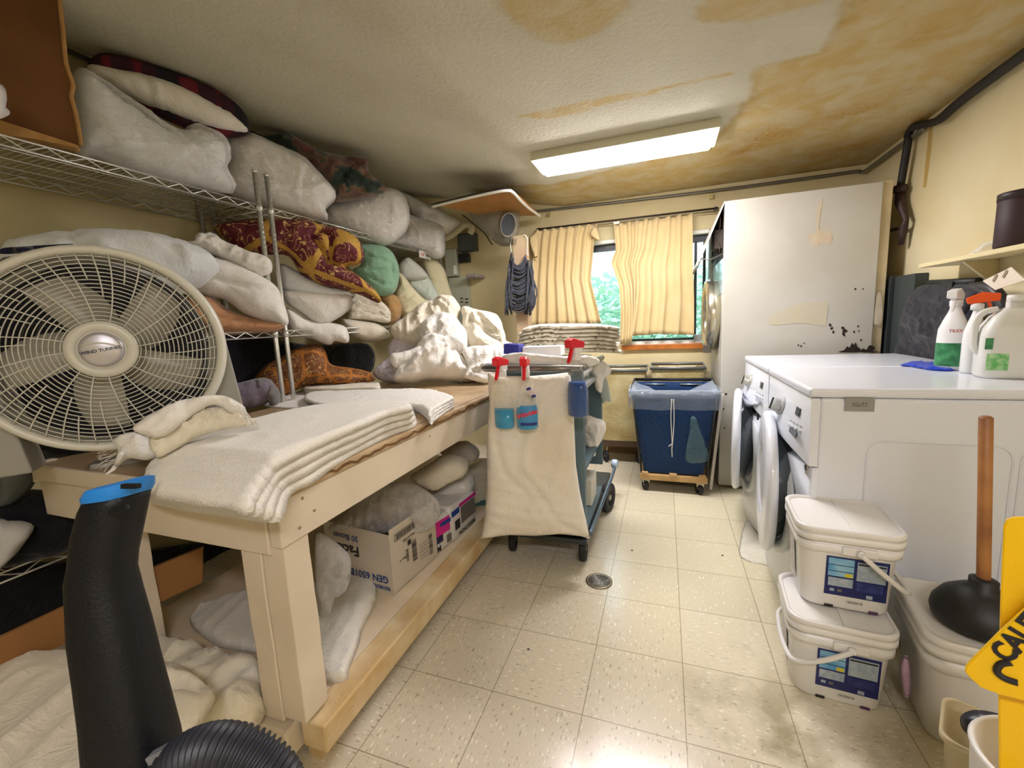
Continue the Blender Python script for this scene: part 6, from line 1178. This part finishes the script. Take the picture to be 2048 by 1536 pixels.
# cardboard carton at the near left, overflowing with white sheets
t = thing('carton', 'brown cardboard carton full of white sheets at the lower left', 'box', (-1.5, -1.0, 0))
bm = BM(); q = [onp(*p, (-1.75, -.76, .3), facing((-1.75, -.76, .3), 0, 20)) for p in ((-60, 1345), (0, 1342), (200, 1260), (405, 1165), (405, 1095), (200, 1180), (0, 1275), (-60, 1300))]; prism(bm, q, (-.012, .012, 0)); obj('side_panel', bm, cardb, t)
flat('bed_sheet', 'large cream white sheet mounded in the lower left corner beside the vacuum wand', 'sheet', [(-80, 1370), (0, 1345), (60, 1322), (130, 1308), (180, 1305), (240, 1305), (320, 1325), (380, 1345), (420, 1380), (430, 1400), (405, 1440), (370, 1480), (330, 1530), (300, 1700), (-80, 1700)], .33, .05, fabric('ivory_sheet', rgb(232, 224, 206)), seed=173, wr=(.02, 5), stretch=4, ang=.5, rr=.08, res=.012, folds=[([(330, 1380), (400, 1382), (428, 1395)], .02, .012), ([(340, 1400), (400, 1400), (425, 1405)], -.025, .012)])
# dark things at the far left
cloth('bag', 'grey plastic bag under the left rim of the fan', 'bag', [(-20, 880), (30, 882), (60, 890), (85, 915), (75, 955), (60, 980), (20, 1010), (-20, 1000)], (30, 945), 'x', SX1+.02, (.05, .1), m=mat('grey_bag', rgb(74, 80, 82), .35), seed=181, wr=(.01, 7))
cloth('blanket', 'black blanket heaped left of the table end', 'blanket', [(-20, 1010), (40, 1000), (80, 990), (160, 1010), (165, 1060), (140, 1100), (80, 1120), (-20, 1130)], (70, 1060), 'x', SX1+.0, (.04, .3), m=fabric('black_cloth_and_shade', rgb(20, 20, 24)), seed=182, wr=(.02, 8))
cloth('pillow', 'white pillow end sticking out on the low wire shelf at the far left', 'pillow', [(-20, 1045), (20, 1043), (68, 1050), (50, 1085), (20, 1120), (-20, 1145)], (10, 1090), 'x', SX1+.06, (.05, .1), m=mat('dim_white2', rgb(190, 190, 188), .9), seed=183, wr=(.006, 8))
for i, (pl, c_, lb, xx) in enumerate((([(-20, 600), (120, 600), (300, 600), (440, 640), (560, 680), (640, 690), (740, 690), (740, 745), (640, 740), (560, 760), (440, 800), (440, 900), (-20, 900)], (300, 740), 'added black sheet standing in for shade under the middle shelf behind the fan', XL+.05), ([(-40, 1140), (160, 1120), (420, 1080), (620, 1050), (640, 1180), (400, 1250), (160, 1260), (-40, 1300)], (300, 1160), 'added dark sheet standing in for shade at the back of the lower shelf', XL+.1))):
    cloth('comforter' if i == 0 else 'blanket', lb, 'comforter' if i == 0 else 'blanket', pl, c_, 'x', xx, (.012, .01), nrm=(1, 0, 0), m=fabric('black_cloth_and_shade', rgb(20, 20, 24)), seed=185+i, wr=(.012, 6), res=.03)  # thin dark sheets added where there is only shade
cloth('blanket', 'added black backing directly behind the fan, standing in for shade in its gaps', 'blanket', [(-20, 545), (100, 520), (200, 520), (320, 560), (390, 620), (415, 700), (400, 880), (-20, 890)], (200, 700), 'x', SX1+.08, (.02, .03), nrm=(1, -.2, 0), m=fabric('black_cloth_and_shade', rgb(20, 20, 24)), seed=188, wr=(.012, 6), res=.03)  # dark backing added so the grille gaps read as shade
# carton on the top shelf
t = thing('carton', 'tall brown cardboard carton with a ragged flap at the upper left', 'box', at(80, 200, 'x', SX1))
Pc = at(80, 280, 'x', SX1-.06); nc = facing(Pc, 0, -10); q = [onp(*p, Pc, nc) for p in ((-60, 232), (0, 240), (70, 262), (160, 292), (158, 270), (150, 225), (140, 160), (130, 120), (125, 60), (118, 0), (116, -20), (-60, -20))]
bm = BM(); prism(bm, q, -nc*.008); obj('side_flap', bm, mat('dark_cardboard', rgb(112, 72, 34), .8, var=.2, vs=6), t)
bm = BM(); e_ = cr([onp(*p, Pc, nc) for p in ((162, 292), (159, 268), (151, 225), (143, 195), (146, 170), (136, 140), (131, 118), (126, 60), (119, 0), (116, -20))], 4); tube(bm, [p+nc*.002 for p in e_], .007, 6); obj('torn_edge', bm, mat('torn_cardboard', rgb(176, 134, 80), .9, var=.2, vs=30), t)
q = [onp(*p, Pc+nc*.06, nc) for p in ((-60, 230), (0, 240), (155, 290), (150, 294), (70, 278), (0, 268), (-60, 262))]; bm = BM(); prism(bm, q, -nc*.05); obj('base', bm, mat('torn_cardboard', (1, 1, 1, 1)), t)
cloth('plastic_bag', 'white plastic bag poking out of the carton at the far left edge', 'bag', [(-30, 170), (5, 170), (14, 195), (12, 215), (22, 226), (0, 238), (-30, 240)], (0, 205), 'x', SX1+.04, (.03, .03), m=mat('white_film', rgb(224, 222, 224), .3), seed=191, wr=(.02, 14), res=.011)

# ------------------------------------------------------------------ vacuum wand and hose in the foreground
vb = mat('vacuum_black', rgb(11, 12, 17), .5, spec=.3, bump=.15, bs=250); vblue = mat('vacuum_blue', rgb(24, 120, 200), .4); vg = mat('vacuum_grey', rgb(110, 112, 116), .4)
D0 = .50
v = thing('vacuum_wand', 'black vacuum cleaner wand with a blue cap and ribbed hose in the foreground', 'vacuum cleaner', deep(250, 1500, D0)-Vector((0, 0, .3)))
stt = [(238, 985, 48, .028), (230, 1010, 50, .030), (218, 1060, 52, .030), (208, 1120, 50, .029), (204, 1150, 51, .030), (212, 1200, 54, .032), (222, 1260, 60, .034), (238, 1340, 62, .036), (254, 1420, 66, .038), (268, 1500, 72, .040), (280, 1600, 76, .042), (292, 1720, 80, .042)]
def vring(px, py, hw, dz, dd=D0, tilt=0, k=24):
    c = deep(px, py, dd); w = hw/FPX*dd; return [c+RT*(w*math.copysign(abs(math.cos(a))**.8, math.cos(a)))+FW*(dz*math.copysign(abs(math.sin(a))**.8, math.sin(a)))-UP*(0*w)+UP*(tilt*w*math.cos(a)) for a in [2*math.pi*i/k for i in range(k)]]
bm = BM(); loft(bm, [vring(a, b, c_, d, tilt=.18) for a, b, c_, d in [(x, y, w, z) for x, y, w, z in stt]]); obj('wand_body', bm, vb, v)
bm = BM(); loft(bm, [vring(236, 992, 50, .029, tilt=.18), vring(238, 982, 52, .031, tilt=.2), vring(243, 966, 48, .029, tilt=.22), vring(246, 962, 34, .022, tilt=.25)]); cp_ = obj('blue_cap', bm, vblue, v, auto=40)
bm = BM(); box(bm, deep(262, 972, D0-.030), (.018, .005, .006), _R := Matrix((RT, UP, FW)).transposed()); obj('cap_slot', bm, vb, cp_)
bm = BM(); box(bm, deep(238, 1020, D0-.031), (.022, .006, .004), _R @ R3('Z', 20)); obj('thumb_recess', bm, vg if False else vb, v, bevel=.001)
bm = BM(); box(bm, deep(322, 1508, D0-.036), (.024, .011, .012), _R @ R3('Z', 28)); obj('release_clip', bm, vg, v, bevel=.001)
bm = BM(); ctr = cr([deep(330, 1560, D0-.02), deep(370, 1520, D0-.035), deep(430, 1500, D0-.04), deep(500, 1515, D0-.04), deep(550, 1560, D0-.04), deep(580, 1640, D0-.04), deep(590, 1760, D0-.04)], 26)
tube(bm, ctr, [.0235+(.0028 if (i % 4) < 2 else -.0014) for i in range(len(ctr))], 20); obj('ribbed_hose', bm, mat('hose_grey_black', rgb(32, 34, 42), .5), v)
bm = BM(); tube(bm, [deep(318, 1575, D0-.015), deep(345, 1540, D0-.028)], [.027, .026], 18); obj('hose_cuff', bm, vb, v)

# ------------------------------------------------------------------ buckets, plunger, bin and sign
buck = mat('bucket_plastic', rgb(230, 228, 224), .35); bnavy = mat('label_navy2', rgb(24, 34, 96), .4); bsky = mat('label_sky', rgb(76, 152, 206), .4, c2=rgb(150, 196, 222), vs=22); bpale = mat('label_pale', rgb(178, 190, 200), .45, c2=rgb(150, 164, 180), vs=60); byel = mat('label_yellow', rgb(214, 200, 60), .4)
def bucket(label, P, rz, h, w=.285, d=.275, hang=False, full=True, group='square white pails with blue labels'):
    t = thing('bucket', label, 'bucket', P, group); Mb = Matrix.Translation(P) @ Matrix.Rotation(math.radians(rz), 4, 'Z'); lp = lambda k, z, r=.05, e=0: [Mb @ Vector((x, y, z)) for x, y in rrect(w*k+e, d*k+e, r, 6)]
    bm = BM(); loft(bm, [lp(.80, 0, .04), lp(.82, .006, .045), lp(.90, h*.70), lp(.91, h*.72)]); obj('pail', bm, buck, t)
    bm = BM(); loft(bm, [lp(.93, h*.70), lp(.97, h*.715), lp(.97, h*.80), lp(.93, h*.805), lp(.93, h*.86), lp(.96, h*.862)]); obj('rim_band', bm, buck, t)
    bm = BM(); loft(bm, [lp(.97, h*.84), lp(1.0, h*.845), lp(1.0, h*.90), lp(.985, h*.905), lp(.985, h*.93), lp(1.0, h*.935), lp(1.0, h*.985), lp(.98, h), lp(.93, h), lp(.92, h-.008)]); ld = obj('lid', bm, buck, t)
    bm = BM(); box(bm, Mb @ Vector((.01, 0, h-.007)), (.012, d*.9, .005), Mb.to_3x3()); obj('hinge_seam', bm, buck, ld)
    if not full: return t, Mb
    fy = lambda z: -d*.5*(.82+.08*z/(h*.7))-.001
    def pl(nm, x0, x1, z0, z1, m, off=0.0, par=None, txt=None):
        bm = BM(); prism(bm, [Mb @ Vector((a, fy(b)-off, b)) for a, b in ((x0, z0), (x1, z0), (x1, z1), (x0, z1))], Mb.to_3x3() @ Vector((0, -.0006, 0))); return obj(nm, bm, m, par or t)
    z0 = h*.17; z1 = h*.66; l = pl('label', -.06, .098, z0, z1, bnavy); H_ = z1-z0; o_ = .0008
    pl('label_panel', -.054, .012, z0+H_*.80, z0+H_*.96, bsky, o_, l); pl('label_panel', -.054, .012, z0+H_*.64, z0+H_*.78, bsky, o_, l); pl('label_panel', -.054, .012, z0+H_*.50, z0+H_*.62, bsky, o_, l); pl('label_spot', -.01, .010, z0+H_*.51, z0+H_*.60, byel, o_*1.8, l); pl('label_panel', -.052, .012, z0+H_*.24, z0+H_*.46, bpale, o_, l)
    pl('label_panel', .020, .092, z0+H_*.46, z0+H_*.93, bpale, o_, l); pl('label_panel', .022, .090, z0+H_*.86, z0+H_*.90, ink, o_*1.8, l); pl('label_panel', .022, .088, z0+H_*.20, z0+H_*.42, mat('label_mid', rgb(52, 66, 130), .4, c2=rgb(30, 40, 100), vs=60), o_, l); pl('label_panel', .048, .064, z0+H_*.03, z0+H_*.12, bpale, o_, l)
    pl('label_panel', -.046, -.034, z0+H_*.1, z0+H_*.17, bpale, o_, l); pl('label_panel', -.026, -.014, z0+H_*.1, z0+H_*.17, inkg, o_, l)
    text('batch_print', '12H2301B', .010, Mb @ Vector((.02, fy(z0-.018)-.001, z0-.018)), Mb.to_3x3() @ Vector((0, -1, .05)), inkg, t)
    for x in (-.045, .07): pl('foot_notch', x-.012, x+.012, .0, .010, ink if x < 0 else mat('plum', rgb(90, 50, 90), .5))
    bm = BM(); prism(bm, [Mb @ Vector((-w*.5*(.83+.08*b/(h*.7))-.002, a, b)) for a, b in ((-.03, h*.15), (.05, h*.15), (.05, h*.66), (-.03, h*.66))], Mb.to_3x3() @ Vector((-.0008, 0, 0))); obj('side_label', bm, mat('side_label', rgb(170, 166, 172), .5, c2=rgb(210, 204, 196), vs=50), t)
    # ear and swinging handle
    bm = BM(); box(bm, Mb @ Vector((.02, -d*.485, h*.76)), (.09, .012, h*.10), Mb.to_3x3()); obj('handle_ear', bm, buck, t, bevel=.004); bm = BM(); box(bm, Mb @ Vector((.02, d*.485, h*.76)), (.09, .012, h*.10), Mb.to_3x3()); obj('handle_ear', bm, buck, t, bevel=.004)
    bm = BM(); lathe(bm, [(.011, 0), (.011, .010), (.008, .014)], Mb @ Matrix.Translation((.02, -d*.49-.004, h*.76)) @ R3('X', 90).to_4x4(), 16)
    px0, yy0 = .02, d*.5+.012; Rr = .17; s = -1 if hang else 1; dr_ = math.radians(32 if hang else -42)
    pts = [Mb @ Vector(p) for p in cr([(px0, -yy0, h*.76), (px0+s*Rr*.5*math.cos(dr_), -yy0-.006, h*.76-Rr*.5*abs(math.sin(dr_))), (px0+s*Rr*.93*math.cos(dr_), -yy0*.9, h*.76-Rr*.93*abs(math.sin(dr_))), (px0+s*Rr*1.08*math.cos(dr_), -yy0*.5, h*.76-Rr*1.08*abs(math.sin(dr_))), (px0+s*Rr*1.10*math.cos(dr_), yy0*.4, h*.76-Rr*1.1*abs(math.sin(dr_))), (px0+s*Rr*.95*math.cos(dr_), yy0*.9, h*.76-Rr*.9*abs(math.sin(dr_))), (px0, yy0, h*.76)], 8)]
    tube(bm, pts, .0075, 10); obj('handle', bm, buck, t); return t, Mb
bucket('white square pail with a blue label standing on the floor under another', Vector((.462, .085, .0)), -5, .275, hang=True)
bucket('white square pail with a blue label stacked on top of another pail', Vector((.490, .155, .2765)), -4, .275)
t, Mb = bucket('tall white lidded bucket with the plunger standing on it', Vector((.80, .02, .0)), -8, .33, .33, .33, full=False, group=None)
bm = BM(); lathe(bm, [(.075, .02), (.080, .018), (.084, .035), (.082, .055), (.070, .085), (.045, .105), (.026, .115), (.024, .135), (.018, .14)], Matrix.Translation((.805, .00, .333-.018)), 40); bm2 = None
Pp = Vector((.775, -.01, .331)); n_ = (at(1972, 835, 'y', -.01)-(Pp+Vector((0, 0, .13)))); n_.y = .02; n_.normalize(); bm.free()
pl_ = thing('plunger', 'black rubber plunger with a long wooden stick on the bucket lid', 'plunger', Pp)
MP = Matrix.Translation(Pp)
bm = BM(); lathe(bm, [(.088, 0), (.100, .004), (.104, .022), (.100, .045), (.082, .075), (.050, .100), (.030, .112), (.030, .132), (.018, .138)], MP, 44); obj('rubber_cup', bm, mat('black_rubber2', rgb(28, 28, 30), .5), pl_)
S0 = Pp+Vector((0, 0, .12)); S1 = at(1972, 832, 'y', .0); bm = BM(); tube(bm, [S0, S0+(S1-S0)*.02, S1-(S1-S0)*.01, S1], [.0135, .0145, .0145, .009], 18); obj('stick', bm, mat('stick_wood', rgb(170, 116, 62), .5, c2=rgb(120, 74, 48), vs=7, bump=.1), pl_)
# waste bin
wb = thing('waste_bin', 'beige rectangular waste bin in the lower right corner', 'bin', (.64, -.32, 0)); Mw = Matrix.Translation((.655, -.345, 0)) @ Matrix.Rotation(math.radians(-28), 4, 'Z')
wl = lambda k, z, e=0, r=.03: [Mw @ Vector((x, y, z)) for x, y in rrect(.20*k+e, .15*k+e, r, 6)]
bm = BM(); loft(bm, [wl(.8, 0), wl(.97, .24), wl(1.06, .245), wl(1.06, .258), wl(.98, .258), wl(.80, .02)], cap=True); obj('shell', bm, mat('beige_plastic', rgb(196, 180, 142), .4), wb)
cloth('bin_bag', 'crumpled dark navy bag inside the beige waste bin', 'bag', [(1920, 1435), (1945, 1420), (1990, 1425), (2010, 1440), (2010, 1490), (1970, 1482), (1930, 1465)], (1960, 1450), 'y', -.345, (.03, .03), z=.6, m=mat('navy_plastic', rgb(26, 28, 44), .4), seed=195, wr=(.012, 20), res=.008)
# yellow floor sign, two hinged leaves lying crossed against the washer side
yel = mat('sign_yellow', rgb(250, 200, 12), .35); Pn = at(2020, 1300, 'y', -.50); ns = facing(Pn, .12)
sg = thing('floor_sign', 'yellow wet floor sign with black lettering at the right edge', 'sign', (Pn.x, Pn.y, 0))
q = cr([onp(*p, Pn, ns) for p in ((2010, 1045), (2020, 1036), (2048, 1033), (2160, 1033), (2180, 1060), (2190, 1400), (2190, 1800), (1998, 1800), (1998, 1600), (1996, 1400), (2000, 1200))], 4, True)
q = [onp(*p, Pn, ns) for p in ((2006, 1052), (2012, 1040), (2024, 1035), (2160, 1033), (2180, 1060), (2190, 1800), (1999, 1800), (1996, 1395), (2000, 1200))]
bm = BM(); prism(bm, q, -ns*.012); obj('rear_leaf', bm, yel, sg, bevel=.003)
P2_ = Pn+ns*.02; q = [onp(*p, P2_, ns) for p in ((1932, 1328), (1938, 1320), (2000, 1258), (2048, 1214), (2130, 1140), (2160, 1160), (2150, 1420), (2048, 1396), (2000, 1384), (1962, 1370), (1940, 1350), (1930, 1338))]
bm = BM(); prism(bm, q, ns*.012); fl_ = obj('front_leaf', bm, yel, sg, bevel=.003)
F3 = P2_+ns*.0135; uu = (onp(2048, 1268, F3, ns)-onp(2008, 1310, F3, ns)).normalized(); upx = ns.cross(uu).normalized()
text('lettering', 'CAUTION', .040, onp(2000, 1316, F3, ns), ns, ink, fl_, up=upx, align='LEFT', bold=.04)
bm = BM(); tube(bm, cr([onp(*p, F3, ns) for p in ((2022, 1325), (2002, 1328), (1994, 1342), (2008, 1356), (2036, 1366))], 6), .0055, 8); obj('pictogram', bm, ink, fl_)
bm = BM(); Pr = at(1990, 1515, 'y', -.52); lathe(bm, [(.09, -.3), (.108, -.01), (.112, .0), (.108, .006), (.10, .0), (.085, -.2)], Matrix.Translation((Pr.x+.085, Pr.y, Pr.z)), 40, cap=False); tag(obj('pail', bm, buck), 'white round pail edge at the bottom right corner', 'bucket')
cloth('plastic_scrap', 'pinkish plastic wrapper between the stacked pails and the tall bucket', 'wrapper', [(1800, 1330), (1815, 1310), (1822, 1360), (1818, 1395), (1806, 1385)], (1812, 1355), 'y', -.02, (.01, .01), m=mat('pink_film', rgb(190, 160, 180), .3), seed=196, wr=(.006, 20), res=.008)
flat('floor_mat', 'clear plastic sheet on the floor under the near washer door', 'mat', [(1478, 1105), (1485, 1060), (1500, 1040), (1550, 1050), (1560, 1130), (1520, 1128), (1490, 1120)], .001, .006, film('floor_film', (.93, .92, .86, 1), .15, .15, .4, .3), seed=197, wr=(.003, 20), rr=.02)
# floor drain
Pd = at(1198, 1163, 'z', 0); dn_ = thing('floor_drain', 'round perforated metal floor drain in the tiles by the cart', 'drain', (Pd.x, Pd.y, 0))
bm = BM(); lathe(bm, [(.058, .0005), (.062, .004), (.056, .006), (.05, .004)], Matrix.Translation((Pd.x, Pd.y, 0)), 40, cap=False); obj('drain_ring', bm, mat('drain_metal', rgb(150, 142, 122), .35, .8), dn_)
bm = BM(); lathe(bm, [(.0505, .0012), (.001, .0015)], Matrix.Translation((Pd.x, Pd.y, 0)), 40, mi=0, cap=False); obj('drain_well', bm, blackp, dn_)
bm = BM()
for k in range(-6, 7):
    o = k*.0082; l_ = math.sqrt(max(0, .051**2-o*o))
    for a, b in (((o, -l_), (o, l_)), ((-l_, o), (l_, o))):
        A = Matrix.Rotation(.6, 3, 'Z') @ Vector((*a, 0)); B = Matrix.Rotation(.6, 3, 'Z') @ Vector((*b, 0)); tube(bm, [Vector((Pd.x, Pd.y, .0035))+A, Vector((Pd.x, Pd.y, .0035))+B], .0018, 5)
obj('drain_grate', bm, mat('drain_metal2', rgb(176, 176, 170), .3, .85), dn_)
for i, (p, lb) in enumerate((((1264, 1101), 'dark crumb on the floor right of the cart wheel'), ((1445, 1111), 'dark crumb on the floor near the far washer'), ((1057, 1299), 'small black twig on the speckled tile left of the drain'))):
    Pq = at(*p, 'z', .001); bm = BM(); tube(bm, [Pq+Vector((-.006, .0, 0)), Pq+Vector((0, .001, .002)), Pq+Vector((.006, -.001, 0))], [.001, .0028, .001], 6); tag(obj('debris', bm, blackp), lb, 'debris')
